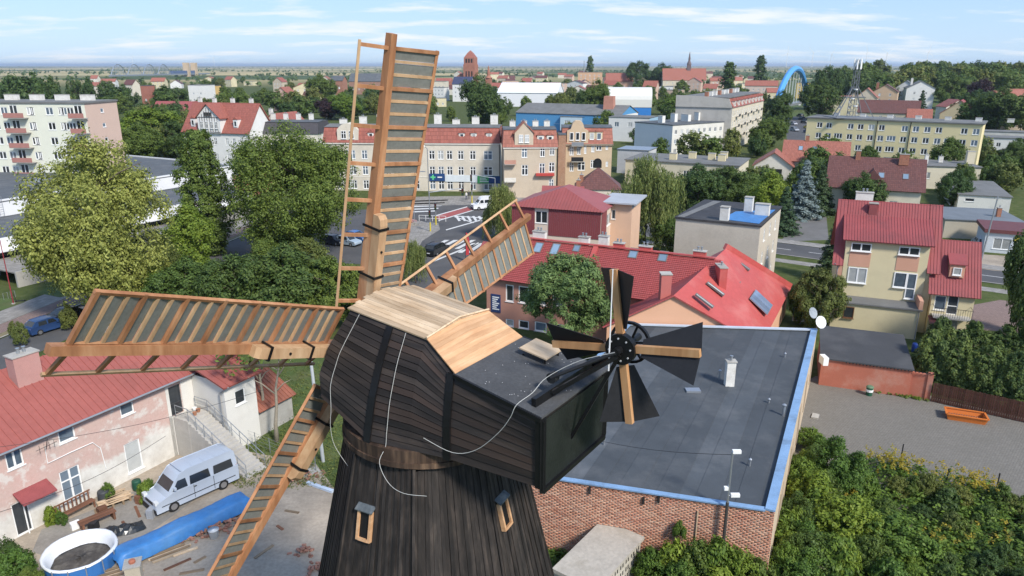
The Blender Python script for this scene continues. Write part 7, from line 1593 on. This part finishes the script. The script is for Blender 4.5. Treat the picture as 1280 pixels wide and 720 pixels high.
# truss bridge and piers far left
tb2 = thing('river_bridge', 'long grey truss bridge over the distant river', 'bridge', AT(140, 105, 1500)); b0 = Vector((0, 0, 0)); b1 = AT(262, 104, 1900) - AT(140, 105, 1500); b0.z = 6 - tb2.location.z; b1.z = 6 - tb2.location.z
for k in range(4):
    s0, s1 = b0.lerp(b1, k * .14), b0.lerp(b1, (k + 1) * .14); pts = [s0.lerp(s1, t / 10) + Vector((0, 0, 22 * (1 - (2 * t / 10 - 1) ** 2))) for t in range(11)]; b = MB(); b.tube(pts, .9, 5)
    for t in range(1, 10): b.tube([pts[t], s0.lerp(s1, t / 10)], .4, 4); b.tube([pts[t], s0.lerp(s1, (t + 1) / 10)], .3, 4)
    b.build('truss_span', ZINC, tb2)
MB().beam(b0, b1, 9, 3).build('deck', GREYMET, tb2)
MB().beam(b0.lerp(b1, .56) + Vector((0, 0, 4)), b0.lerp(b1, .82) + Vector((0, 0, 4)), 8, 8).build('plate_girder', M('girder_blue', (.10, .14, .24), .6, .1), tb2)
for t in (.74, .83): q = b0.lerp(b1, t); MB().box(q.x - 6, q.y - 6, -tb2.location.z, q.x + 6, q.y + 6, q.z + 26).build('portal_tower', plaster((.55, .42, .28)), tb2)
# wind turbines
for i, (u, h) in enumerate(((983, 62), (1015, 64), (1038, 58), (1082, 66), (1107, 64), (1158, 68), (268, 40), (166, 38))):
    y = 9500 if u > 900 else 14000; x = (u - 640) / FPX * y * .955; t = thing('wind_turbine', 'pale wind turbine on the far horizon', 'wind turbine', (x, y, 0), 0, 'wind turbines on the horizon'); H_ = h * .26 / FPX * y
    MB().tube([(0, 0, 0), (0, 0, H_)], [4, 2.5], 6).build('tower', WHITE, t); a = i * 1.3
    for k in range(3): c = a + k * 2.094; MB().beam((0, -12, H_), (math.sin(c) * H_ * .5, -12, H_ + math.cos(c) * H_ * .5), 5, 2, w2=2).build('blade', WHITE, t)
# traffic signals, lamp and poles at the crossing
YL = M('signal_yellow', (.60, .48, .05), .5, .1); 
def signal(u, v, label, arm=0, h=5.6, lamps=True):
    p = G(u, v); t = thing('traffic_signal', label, 'traffic light', p, 0); MB().tube([(0, 0, 1.5), (0, 0, h)], .09, 6).build('pole', ZINC, t); MB().tube([(0, 0, 0), (0, 0, 1.5)], .12, 8).build('lower_pole', YL, t)
    if arm: MB().tube([(0, 0, h), (arm, .5, h + .6)], [.08, .05], 6).build('arm', ZINC, t)
    for x, z in (((arm, h + .1), (0, 3.0)) if arm else ((0, 3.2),)):
        s_ = MB().box(x - .18, -.35, z - .6, x + .18, -.1, z + .6).build('signal_head', DARKMET, t)
        for k in range(3): MB().tube([(x, -.352, z - .36 + k * .36), (x, -.36, z - .36 + k * .36)], .11, 8).build('lens', M('lens_%d' % k, ((.02, .08, .03), (.12, .08, .01), (.12, .01, .01))[k], .3, .1, bump=0), s_)
signal(538, 289, 'traffic signal with yellow foot on the pavement corner', 5.5, 6.5); signal(545, 281, 'slim traffic signal beside the cycle lane', 0, 4.0); signal(590, 254, 'traffic signal in front of the tenement door', 0, 4.5); signal(619, 262, 'traffic signal with arm behind the willow', -4.5, 6)
p = G(518, 277); lp_ = thing('street_lamp', 'grey street lamp at the pavement corner beside the sail', 'street lamp', p); MB().tube([(0, 0, 0), (0, 0, 8.2), (.8, -.3, 8.8), (1.8, -.5, 8.9)], .08, 6).build('pole', ZINC, lp_); MB().box(1.5, -.65, 8.82, 2.3, -.35, 8.95).build('lamp_head', ZINC, lp_)
p = G(536, 243); lp_ = thing('street_lamp', 'tall street lamp against the tenement facade', 'street lamp', p); MB().tube([(0, 0, 0), (0, 0, 9.6), (-.5, -.3, 10.2), (-1.5, -.5, 10.4)], .09, 6).build('pole', ZINC, lp_); MB().box(-2.0, -.65, 10.3, -1.3, -.35, 10.45).build('lamp_head', ZINC, lp_)
p = G(582, 327); fl_ = thing('feather_flag', 'red feather flag beside the street below the small sail', 'flag', p); MB().tube([(0, 0, 0), (.1, 0, 4.2)], .03, 5).build('pole', DARKMET, fl_); MB().prism([(.06, 0, .9), (.5, 0, 1.0), (.62, 0, 2.8), (.4, 0, 4.0), (.12, 0, 4.2)], (0, .02, 0)).build('cloth', M('flag_red', (.5, .05, .06), .7, .1), fl_)
b = MB(); fence_p = thing('pedestrian_railing', 'white pedestrian railing at the pavement corner', 'railing', G(524, 276))
for k in range(5): MB().tube([(k * 1.2, -k * .2, 0), (k * 1.2, -k * .2, 1.0)], .04, 5).build('post', WHITE, fence_p)
for z in (.5, 1.0): MB().tube([(0, 0, z), (4.8, -.8, z)], .035, 5).build('rail', WHITE, fence_p)
fb_ = thing('flower_bed', 'round planter with red and white flowers on the pavement', 'planter', G(514, 281)); MB().lathe([(.9, 0), (1.0, .5)], 12).build('tub', CONC, fb_)
v, q = leaves(RNG.normal(size=(60, 3)) * [.6, .6, .15] + [0, 0, .75], np.tile([0, 0, 1.], (60, 1)), 8, .2, .12, RNG); link('flowers', np_mesh('flowers', v, q, M_leaf('petals', (.5, .05, .06), (.75, .7, .66), .02)), fb_)
# people by the shop door: two standing figures
def person(u, v, label, top, legs, hair=(.05, .03, .02)):
    p = G(u, v); t = thing('person', label, 'person', p, R(random.uniform(-30, 30)))
    me = bpy.data.meshes.new('body'); pts = [(0, 0, .95), (0, 0, 1.2), (0, 0, 1.42), (0, 0, 1.52), (0, -.01, 1.66), (-.19, 0, 1.40), (-.25, .02, 1.13), (-.24, -.06, .88), (.19, 0, 1.40), (.25, .02, 1.13), (.24, -.06, .88), (-.10, 0, .90), (-.11, -.01, .50), (-.11, .02, .08), (-.12, -.12, .03), (.10, 0, .90), (.11, -.03, .50), (.12, .03, .08), (.13, -.11, .03)]
    ed = [(0, 1), (1, 2), (2, 3), (3, 4), (2, 5), (5, 6), (6, 7), (2, 8), (8, 9), (9, 10), (0, 11), (11, 12), (12, 13), (13, 14), (0, 15), (15, 16), (16, 17), (17, 18)]
    rad = [.15, .14, .13, .055, .105, .065, .045, .035, .065, .045, .035, .095, .065, .045, .04, .095, .065, .045, .04]
    me.from_pydata(pts, ed, []); o = link('body', me, t); sk = o.modifiers.new('s', 'SKIN'); 
    for i, r_ in enumerate(rad): me.skin_vertices[0].data[i].radius = (r_, r_ * .85)
    me.skin_vertices[0].data[0].use_root = True; o.modifiers.new('d', 'SUBSURF').levels = 1
    m = bpy.data.materials.new('clothes_' + label[:6]); nt = nodes_of(m); tcn = nt.nodes.new('ShaderNodeTexCoord'); s_ = nt.nodes.new('ShaderNodeSeparateXYZ'); nt.links.new(tcn.outputs['Object'], s_.inputs[0])
    c = ramp(nt, mth(nt, 'DIVIDE', s_.outputs[2], 2.0), [(0, (.03, .03, .03)), (.05, legs), (.47, top), (.745, (.5, .32, .24))]); nt.nodes[-1]
    for e in [n for n in nt.nodes if n.type == 'VALTORGB'][-1:]: e.color_ramp.interpolation = 'CONSTANT'
    bsdf(nt, c, .85); me.materials.append(m)
    MB().lathe([(.02, 1.66), (.115, 1.68), (.11, 1.76), (.03, 1.80)], 10).build('hair', M('hair_%.2f' % hair[0], hair, .8, .1), t)
person(583, 250, 'person in a light top waiting at the kerb by the tenement', (.6, .58, .55), (.05, .06, .1)); person(586, 249, 'person in dark clothes waiting beside the signal', (.06, .06, .08), (.10, .09, .08), (.15, .1, .06))
# ---------------------------------------------------------------- trees and shrubs one by one
def tp(key, u, vb, vtop, wpx, label, leaf=None, name='leafy_tree', group=None, rz=None, cat='tree'):
    """tree whose foot is at pixel (u, vb); its top reaches row vtop; wpx = crown width in pixels"""
    p = G(u, vb); dep = p.y * CP + CAM_H * SP; h = ZAT(vtop, p.x, p.y); w = wpx * dep / FPX
    return tree(key, (p.x, p.y, 0), h, w, label, name, cat, group, leaf, rz)
tp('hero_lime', 136, 392, 166, 180, 'large pale yellow-green lime tree in front of the supermarket', rz=2.2)
tp('hero_big', 372, 322, 150, 168, 'large dense green tree in front of the dark mansard house')
tp('poplar', 264, 318, 165, 68, 'tall narrow poplar behind the yellow-green tree', 'green', name='poplar_tree')
tp('mid_c', 243, 352, 256, 86, 'bright yellow-green round tree beside the lime tree', 'bright')
tp('hero_lime', 198, 372, 285, 70, 'low pale green tree under the lime tree', 'olive')
tp('mid_b', 240, 402, 322, 92, 'dark green rounded tree behind the left sail tip', 'green')
tp('mid_a', 300, 412, 318, 100, 'dark leafy tree behind the middle of the left sail', 'dark')
tp('mid_b', 362, 412, 304, 112, 'dense dark tree close to the tall sail', 'dark')
tp('mid_a', 418, 414, 322, 84, 'green tree at the foot of the tall sail', 'green')
tp('mid_c', 385, 352, 298, 84, 'olive green tree behind the dense dark one', 'olive')
tp('mid_a', 330, 360, 300, 76, 'mid green tree below the large dense one', 'green')
tp('mid_b', 455, 408, 350, 56, 'low dark shrub tree between the sails', 'dark')
tp('mid_c', 205, 395, 335, 70, 'fresh green shrub tree beside the lime tree', 'bright')
tp('mid_a', 483, 300, 262, 44, 'small street tree right of the tall sail', 'olive')
tp('mid_b', 505, 247, 205, 24, 'thin young street tree before the tenement', 'green')
tp('willow', 520, 354, 299, 40, 'small weeping willow beside the road', name='willow_tree')
tp('willow', 630, 300, 228, 64, 'weeping willow in front of the maroon house', name='willow_tree')
tp('willow', 806, 312, 192, 100, 'large weeping willow right of the peach annex', name='willow_tree')
tp('pine', 707, 452, 318, 122, 'bushy pine tree standing before the terracotta facade', name='pine_tree')
tp('mid_a', 836, 318, 272, 44, 'small green tree behind the red ridge', 'green')
tp('mid_b', 870, 272, 204, 66, 'dark tree behind the grey rendered house', 'dark')
tp('mid_a', 905, 268, 208, 62, 'dark round tree behind the blue sheeting', 'dark')
tp('mid_c', 958, 286, 214, 66, 'bright green tree beside the driveway', 'bright')
tp('mid_b', 935, 262, 216, 50, 'green tree between the grey house and the driveway', 'green')
tp('spruce', 1001, 272, 199, 60, 'blue spruce behind the driveway', 'blue', 'spruce_tree')
tp('spruce', 1022, 268, 205, 50, 'dark spruce beside the blue spruce', None, 'spruce_tree')
tp('spruce', 1040, 352, 262, 60, 'dark spruce left of the yellow house', None, 'spruce_tree')
tp('spruce', 978, 292, 232, 50, 'short dark conifer hedge tree at the drive', None, 'spruce_tree')
tp('mid_b', 1074, 272, 214, 54, 'tree growing before the brown roof', 'dark')
tp('mid_a', 1020, 412, 336, 62, 'grey-green shrub tree left of the yellow house', 'olive')
tp('mid_b', 1000, 405, 352, 40, 'leafy shrub beside the peach wing', 'green')
tp('mid_b', 1278, 420, 262, 66, 'dark tree at the edge of the road', 'dark')
tp('mid_a', 1290, 470, 300, 80, 'tall dark tree beyond the conifer hedge', 'dark')
tp('mid_b', 1188, 262, 212, 44, 'dark tree between the brown roof and the garages', 'dark')
tp('mid_a', 1205, 246, 208, 28, 'shrub tree against the cream annex', 'green')
tp('mid_c', 1081, 214, 182, 38, 'round green tree in front of the yellow block', 'green')
tp('mid_c', 1180, 226, 172, 56, 'broad green tree in front of the yellow block end', 'green')
tp('mid_a', 1262, 205, 176, 40, 'dark hedge tree beside the white low house', 'dark')
tp('mid_a', 960, 184, 147, 46, 'round tree at the corner of the beige block', 'green')
tp('mid_a', 972, 168, 128, 34, 'street tree lining the far avenue', 'dark', group=None)
tp('mid_b', 974, 150, 112, 32, 'street tree nearest the blue arch', 'dark')
tp('mid_b', 1022, 150, 96, 52, 'dark tree mass right of the avenue', 'dark')
tp('mid_a', 1030, 138, 82, 44, 'tall dark tree behind the mast', 'dark')
tp('spruce', 1148, 152, 112, 26, 'spruce in front of the white gabled tenement', None, 'spruce_tree')
tp('mid_a', 1188, 140, 96, 42, 'pale green tree beside the white tenement', 'green')
tp('mid_b', 1245, 166, 108, 76, 'broad dark tree on the right of the yellow block', 'dark')
tp('mid_a', 1222, 150, 98, 46, 'reddish brown tree before the wood', 'purple')
tp('mid_a', 1215, 158, 112, 44, 'dark round tree behind the tan house', 'dark')
tp('far_pop', 908, 128, 77, 21, 'dark columnar tree above the town', 'dark', 'poplar_tree')
tp('far_pop', 948, 114, 69, 17, 'slim poplar on the skyline', 'dark', 'poplar_tree')
tp('far_pop', 737, 106, 70, 11, 'pointed tree on top of the orange tower skyline', 'dark', 'poplar_tree')
tp('mid_b', 600, 162, 92, 58, 'large dark tree behind the tenement chimneys', 'dark')
tp('mid_a', 697, 158, 116, 36, 'birch-like tree in front of the blue hall', 'olive')
tp('mid_a', 725, 152, 112, 36, 'dark tree beside the blue hall', 'dark')
tp('mid_b', 745, 152, 98, 40, 'green tree left of the barrel hall', 'green')
tp('mid_a', 798, 112, 76, 36, 'round dark tree on the skyline', 'dark'); tp('mid_b', 825, 112, 78, 34, 'dark tree beside the town hall', 'dark')
tp('mid_a', 845, 150, 120, 40, 'bright tree before the beige block', 'bright')
tp('mid_b', 410, 150, 122, 36, 'dark purple copper beech behind the tenement', 'purple'); tp('mid_a', 430, 150, 116, 46, 'light green tree behind the copper beech', 'bright')
tp('mid_b', 402, 132, 92, 42, 'broad green tree on the left skyline', 'green')
tp('mid_a', 195, 196, 134, 80, 'dense bright green trees behind the flats', 'bright'); tp('mid_b', 178, 205, 152, 60, 'dark green tree beside the pink end wall', 'green'); tp('mid_a', 222, 200, 150, 44, 'dark tree beside the villa', 'dark')
tp('mid_a', 8, 205, 148, 46, 'dark tree in front of the flats', 'dark')
for i, (u, vb, vt, w) in enumerate(((25, 150, 92, 40), (50, 150, 88, 46), (72, 150, 94, 30), (98, 140, 94, 20), (115, 140, 96, 22), (5, 140, 98, 30), (135, 135, 100, 26), (158, 140, 104, 34), (208, 140, 106, 34), (225, 140, 108, 30))):
    tp('far_a' if i % 2 else 'far_b', u, vb, vt, w, 'tall dark tree rising behind the block of flats', 'dark', group='trees behind the block of flats')
# background trees in between the far roofs
rr = random.Random(33); keys = ['far_a', 'far_b', 'far_c', 'far_a', 'far_c']; lv = ['dark', 'green', 'olive', 'green', 'green']
FOOT = [(o.matrix_basis.inverted(), o.get('_L'), o.get('_W')) for o in bpy.data.objects if o.get('_L')]
def blocked(p):
    for inv, L, Wd in FOOT:
        q = inv @ p
        if -2.0 < q.x < L + 2.0 and -2.0 < q.y < Wd + 2.0: return True
    for a, b_, w in ROADS:
        d_ = b_ - a; t = max(0, min(1, (p - a).dot(d_) / d_.length_squared))
        if (p - a - d_ * t).length < w: return True
    return False
ROADS = [(Vector((A_r.x, A_r.y, 0)), Vector((B_r.x, B_r.y, 0)), 7.5) for A_r, B_r in ((ra - rd * 26, rb + rd * 90),)] + [(fa, fb + (fb - fa) * .3, 12.0)]
def scatter(u0, u1, v0, v1, n, h0, h1, group, z=None):
    for k in range(n):
        u, v = rr.uniform(u0, u1), v0 + (v1 - v0) * rr.random(); p = G(u, v)
        if blocked(p): continue
        h = rr.uniform(h0, h1); i = rr.randrange(5)
        zz = hillz(p.x, p.y); 
        tree(keys[i], (p.x, p.y, zz - .3), h, h * rr.uniform(.75, 1.15), group[0] % {'dark': 'dark green', 'green': 'mid green', 'olive': 'olive green'}[lv[i]], 'background_tree', 'tree', group[1], lv[i])
def hillz(x, y):
    f = max(0, min(1, (y - 380) / 260)) * max(0, min(1, (x / y - .36) / .14)); return 11 * f * f * (3 - 2 * f)
hb = MB(); nx, ny = 40, 26
for j in range(ny + 1):
    for i in range(nx + 1):
        y = 360 * (1 + j * .11); x = y * (.30 + .022 * i); hb.v.append((x, y, hillz(x, y) + .02 if hillz(x, y) > 0 else -.4))
hb.f = [(j * (nx + 1) + i, j * (nx + 1) + i + 1, (j + 1) * (nx + 1) + i + 1, (j + 1) * (nx + 1) + i) for j in range(ny) for i in range(nx)]
tag(hb.build('hill', MATS.get('lawn')), kind='structure')
scatter(1045, 1300, 113, 138, 95, 15, 21, ('%s tree in the wood on the right hill', 'trees of the wood on the right'))
scatter(1180, 1300, 138, 165, 26, 10, 15, ('%s tree at the foot of the right wood', 'trees at the foot of the wood'))
scatter(340, 560, 112, 150, 42, 9, 14, ('%s tree among the roofs left of the tall sail tip', 'trees behind the tenement'))
scatter(600, 800, 106, 150, 40, 8, 13, ('%s tree among the halls and roofs', 'trees among the halls'))
scatter(800, 965, 104, 160, 55, 8, 14, ('%s tree around the beige block', 'trees around the beige block'))
scatter(60, 335, 104, 165, 50, 9, 14, ('%s tree behind the villa and the flats', 'trees behind the villa'))
scatter(1190, 1300, 170, 250, 16, 4, 8, ('%s garden tree around the garages', 'garden trees around the garages'))
scatter(780, 955, 160, 205, 22, 5, 10, ('%s tree in the courts around the white long house', 'trees in the courts'))
scatter(1030, 1240, 215, 262, 12, 3.5, 7, ('%s garden tree behind the yellow house', 'garden trees behind the yellow house'))
scatter(560, 760, 150, 178, 14, 6, 10, ('%s tree between the tenements and the halls', 'trees behind the corner tenement'))
scatter(160, 330, 160, 200, 14, 6, 11, ('%s tree in front of the villa', 'trees around the villa'))
scatter(850, 1000, 212, 262, 14, 5, 8, ('%s garden tree behind the grey house', 'garden trees behind the grey house'))
scatter(985, 1060, 205, 250, 8, 5, 9, ('%s garden tree by the brown roof', 'garden trees by the brown roof'))
scatter(640, 860, 285, 312, 7, 3.5, 6, ('%s garden tree behind the red ridge', 'garden trees behind the red ridge'))
# far woods and hedgerows across the plain: a mass nobody could count
rng = np.random.default_rng(5); C = []; Sp = []
for k in range(800):
    y = rng.uniform(950, 3600) ; u = rng.uniform(-40, 1320); x = (u - 640) / FPX * (y * CP + CAM_H * SP)
    dens = .5 + .5 * math.sin(x * .004 + y * .0031) * math.cos(y * .0043 - x * .0011)
    if rng.random() > dens * (1.0 if u > 250 else .9): continue
    for q in range(3): C.append((x + rng.normal() * 22, y + rng.normal() * 10, rng.uniform(1.0, 4.0))); Sp.append(rng.uniform(3.2, 5.0))
for row in range(46):
    y = rng.uniform(2500, 15000); x0 = rng.uniform(-.8, .8) * y; ln = rng.uniform(.1, .5) * y
    for q in range(34): C.append((x0 + ln * q / 34 + rng.normal() * 10, y + rng.normal() * 20, rng.uniform(2, 6))); Sp.append(7 + y / 2500.)
C = np.array(C); Sp = np.array(Sp); v, q = leaves(C, np.tile([0, -.4, .8], (len(C), 1)), 12, Sp, 2.6, rng, asp=.8)
tag(link('far_woodland', np_mesh('far_woodland', v, q, LEAF['dark'])), 'distant hedgerows and woods across the plain', 'woodland', kind='stuff')
for o in bpy.data.objects:
    if o.get('_L'): del o['_L']; del o['_W']
# ---------------------------------------------------------------- near shrubs
for k in range(15):
    u = 1152 + k * 9.6; v = 490 + k * 2.5; p = G(u, v); p += Vector((.5, 1.1, 0)) + Vector((0, .5, 0)) * (k % 2)
    tree('thuja', (p.x, p.y, 0), 4.6 + .5 * math.sin(k * 1.7), 2.3, 'tall conifer in the hedge behind the brown fence', 'hedge_conifer', 'conifer', 'conifer hedge along the yard')
for k in range(9):
    u = 1172 + k * 14; v = 468 + k * 2; p = G(u, v) + Vector((.5, 1.5, 0)); tree('thuja', (p.x, p.y, 0), 4.2 + .6 * math.cos(k * 2.1), 2.4, 'tall conifer in the hedge behind the brown fence', 'hedge_conifer', 'conifer', 'conifer hedge along the yard', 'thuja' if k % 3 else 'dark')
# overgrown corner: bushes one by one, goldenrod, and ground weeds
rr = random.Random(44); n = 0
def inside(p):
    # right of the brick building's side wall, in front of the paved yard
    e = (CB_ - CA); side = (p.x - CA.x) * e.y - (p.y - CA.y) * e.x; return side / e.length > .55
lab = {'bush_a': 'leafy wild bush in the overgrown corner by the brick building', 'bush_b': 'upright wild shrub in the overgrown corner by the brick building', 'bush_c': 'broad-leaved bright bush in the overgrown corner by the brick building'}
for k in range(420):
    u, v = rr.uniform(965, 1330), rr.uniform(588, 830); lim = 600 + (u - 1010) * .215 if u > 1010 else 600
    if v < lim: continue
    p = G(u, v)
    if not inside(p) or n > 130: continue
    n += 1; key = rr.choice(['bush_a', 'bush_a', 'bush_b', 'bush_b', 'bush_c']); h = rr.uniform(1.1, 2.3) * (1.15 if u < 1110 else .85); left = u < 1140
    lf = rr.choice(['weed', 'bright', 'weed', 'green'] if left else ['dark', 'green', 'dark', 'weed', 'olive']); 
    tree(key, (p.x, p.y, 0), h, h * rr.uniform(.8, 1.2), lab[key] + {'weed': ', mid green', 'bright': ', light green', 'green': ', deep green', 'dark': ', darkest green', 'olive': ', olive green'}[lf], 'wild_bush', 'bush', 'bushes of the overgrown corner', lf)
for i, (u, v) in enumerate(((1122, 622), (1140, 626), (1158, 628), (1176, 634), (1196, 640), (1245, 640), (1265, 646), (1282, 650))):
    p = G(u, v); tree('bush_b' if i % 2 else 'bush_a', (p.x, p.y, 0), 1.5 + .3 * (i % 3), 1.9, 'dark weed clump just behind the goldenrod fringe', 'wild_bush', 'bush', 'bushes behind the goldenrod', 'green' if i % 2 else 'olive')
for i, (u, v, h, w, key, lf) in enumerate(((1040, 612, 3.9, 3.4, 'bush_b', 'weed'), (1068, 622, 3.3, 3.0, 'bush_b', 'weed'), (1020, 640, 2.8, 2.8, 'bush_c', 'bright'), (1060, 680, 3.0, 4.4, 'bush_a', 'bright'), (1115, 700, 2.6, 4.6, 'bush_a', 'weed'), (1010, 720, 2.6, 3.0, 'bush_a', 'green'))):
    p = G(u, v); tree(key, (p.x, p.y, 0), h, w, ['tallest sapling by the yard corner in the weeds', 'sapling beside the goldenrod', 'light sapling against the side wall', 'broad feathery light green shrub in the weeds', 'broad leafy shrub in the middle of the weeds', 'dark shrub near the wall corner'][i], 'sapling', 'shrub', leaf=lf)
for i, (u, v, n_) in enumerate(((1098, 592, 30), (1115, 600, 30), (1135, 600, 26), (1205, 622, 30), (1222, 628, 30), (1048, 640, 8), (1165, 690, 10), (1230, 690, 8), (1190, 612, 16))):
    p = G(u, v); rg = np.random.default_rng(100 + i); c = np.stack([rg.normal(size=n_) * .7, rg.normal(size=n_) * .5, 1.15 + rg.random(n_) * .5], 1)
    t = thing('goldenrod', ['yellow goldenrod clump beside the saplings', 'dense goldenrod clump at the edge of the paving', 'goldenrod clump near the first iron post', 'bright goldenrod clump between two iron posts', 'bright goldenrod clump at the last iron post', 'small orange flower cluster among the bushes', 'small yellow flowers in the dark weeds', 'yellow flowers deep in the shrubs', 'goldenrod fringe along the paving'][i], 'goldenrod', (p.x, p.y, 0), 0, 'goldenrod in the overgrown corner')
    v_, q_ = leaves(c, np.tile([0, 0, 1.], (n_, 1)), 14, .2, .07, rg); link('flowers', np_mesh('flowers', v_, q_, LEAF['gold']), t)['kind'] = 'stuff'
    cs = c.copy(); cs[:, 2] *= .5; v_, q_ = leaves(cs, np.tile([0, 0, 1.], (n_, 1)), 16, .45, .12, rg); link('stems', np_mesh('stems', v_, q_, LEAF['weed']), t)['kind'] = 'stuff'
for i in range(13):
    e = (CB_ - CA).normalized(); p = CA + e * (.6 + i * 1.35) + Vector((e.y, -e.x, 0)) * (.9 + .35 * (i % 3)); tree(['bush_a', 'bush_b', 'bush_c'][i % 3], (p.x, p.y, 0), 2.6 - .09 * i, 2.0, 'leafy bush growing against the tan side wall', 'side_bush', 'bush', 'bushes along the tan side wall', ['bright', 'weed', 'green'][(i * 2) % 3])
# ground weeds in the corner, along walls and in the grass
def weeds(name, label, pts, n, size, leaf, hgt=.4, per=7, sp=.22):
    rg = np.random.default_rng(len(label)); c = []
    while len(c) < n:
        p = pts(rg)
        if p is not None: c.append((p[0], p[1], rg.uniform(.05, hgt)))
    v_, q_ = leaves(np.array(c), np.tile([0, 0, 1.], (n, 1)), per, sp, size, rg); tag(link(name, np_mesh(name, v_, q_, LEAF[leaf])), label, 'weeds', kind='stuff')
def corner(rg):
    u, v = rg.uniform(960, 1340), rg.uniform(585, 860); p = G(u, v)
    if v < 592 + max(0, u - 1010) * .215 or not inside(p): return None
    return p.x, p.y
weeds('undergrowth', 'tangled undergrowth filling the overgrown corner', corner, 5200, .12, 'weed', 1.0, 8, .35)
def lawn_(rg): p = G(rg.uniform(290, 480), rg.uniform(455, 610)); return (p.x, p.y)
weeds('grass', 'rough grass behind the windmill', lawn_, 3200, .06, 'olive', .07, 8, .25)
def wallfoot(rg): t = rg.random(); p = CD_.lerp(CA, t) + nf * (.2 + abs(rg.normal()) * .9); return (p.x, p.y)
weeds('wall_weeds', 'low weeds along the foot of the brick wall', wallfoot, 900, .10, 'weed', .35)
def yardedge(rg): t = rg.random(); p = wA.lerp(wB, t); return (p.x - dw.y * -.15 + rg.normal() * .1, p.y - .25 + rg.normal() * .12)
weeds('yard_weeds', 'weeds growing along the red yard wall', yardedge, 160, .08, 'weed', .2, 6, .12)
# leafy climbers in front of the brick wall
for i, (u, v, h, w) in enumerate(((815, 735, 2.4, 2.2), (838, 738, 2.9, 2.4), (866, 742, 3.2, 2.6), (895, 745, 3.3, 2.6), (922, 748, 3.0, 2.4), (945, 748, 2.4, 2.0), (850, 760, 2.6, 2.6), (890, 765, 2.6, 2.6), (925, 770, 2.2, 2.2))):
    p = G(u, v); k = nf.dot(p - CA)
    if k < 1.2: p += nf * (1.2 - k)
    tree('bush_c' if i % 2 else 'bush_a', (p.x, p.y, 0), h, w, 'broad-leaved green climber bush against the brick wall', 'wall_bush', 'bush', 'bushes against the brick wall', ['weed', 'bright', 'green'][i % 3])
p = G(862, 690); tree('bush_b', (CA.x - d.x * 4.6 + nf.x * .3, CA.y - d.y * 4.6 + nf.y * .3, 2.2), 1.3, .9, 'small plant rooted high in the brick wall', 'wall_plant', 'plant', leaf='weed')
for i, (u, v, h, w) in enumerate(((-6, 740, 2.6, 2.6), (20, 735, 2.4, 2.4), (40, 745, 1.8, 1.8), (8, 712, 2.0, 1.8))):
    p = G(u, v); tree('bush_a' if i % 2 else 'bush_b', (p.x, p.y, 0), h, w, ['tall garden shrub below the pink house', 'leafy garden shrub beside the pool', 'low shrub in front of the pool', 'shrub against the pink wall corner'][i], 'garden_shrub', 'shrub', leaf=['green', 'weed', 'green', 'dark'][i])
# bare-trunked trees on the lawn behind the left sail
for i, (u, v, vt, w, h) in enumerate(((346, 552, 455, 30, 0), (330, 540, 440, 40, 0))):
    p = G(u, v); t = thing('bare_trunk_tree', ['slender leaning bare-trunked tree on the lawn', 'forked bare-trunked tree beside the post'][i], 'tree', (p.x, p.y, 0), i * 2.0); rg = np.random.default_rng(60 + i)
    limbs(8.5, .17, .45, 2.2, 6, rg, .5).build('trunk', M('pale_bark', (.30, .26, .20), .9, .25, 3, bump=.4), t, True); c = rg.normal(size=(60, 3)) * [1.6, 1.6, .7] + [0, 0, 8.0]; v_, q_ = leaves(c, c / 8, 20, .5, .16, rg); link('crown', np_mesh('crown', v_, q_, LEAF['green']), t)
# small weeds in the yard and plant left of the car
for i, (u, v, h) in enumerate(((88, 412, 3.6), (28, 432, 3.2), (20, 425, 2.6))):
    p = G(u, v); tree('bush_b', (p.x, p.y, 0), h * .8, h * .55, ['young street tree in front of the blue hatchback', 'young tree behind the pink chimney', 'shrub on the verge by the street'][i], 'young_tree', 'tree', leaf='olive')
# ---------------------------------------------------------------- hazy air
b = MB(); b.box(-25500, -280, -1.2, 25500, 41500, 70); hzo = b.build('haze', None); tag(hzo, 'thin pale haze filling the air over the plain', 'haze', kind='stuff')
m = bpy.data.materials.new('haze_air'); nt = nodes_of(m); pv = nt.nodes.new('ShaderNodeVolumePrincipled'); oo = nt.nodes.new('ShaderNodeOutputMaterial')
pv.inputs['Color'].default_value = (.72, .84, 1, 1); pv.inputs['Density'].default_value = .00007; pv.inputs['Anisotropy'].default_value = .2; nt.links.new(pv.outputs[0], oo.inputs['Volume']); hzo.data.materials.append(m)
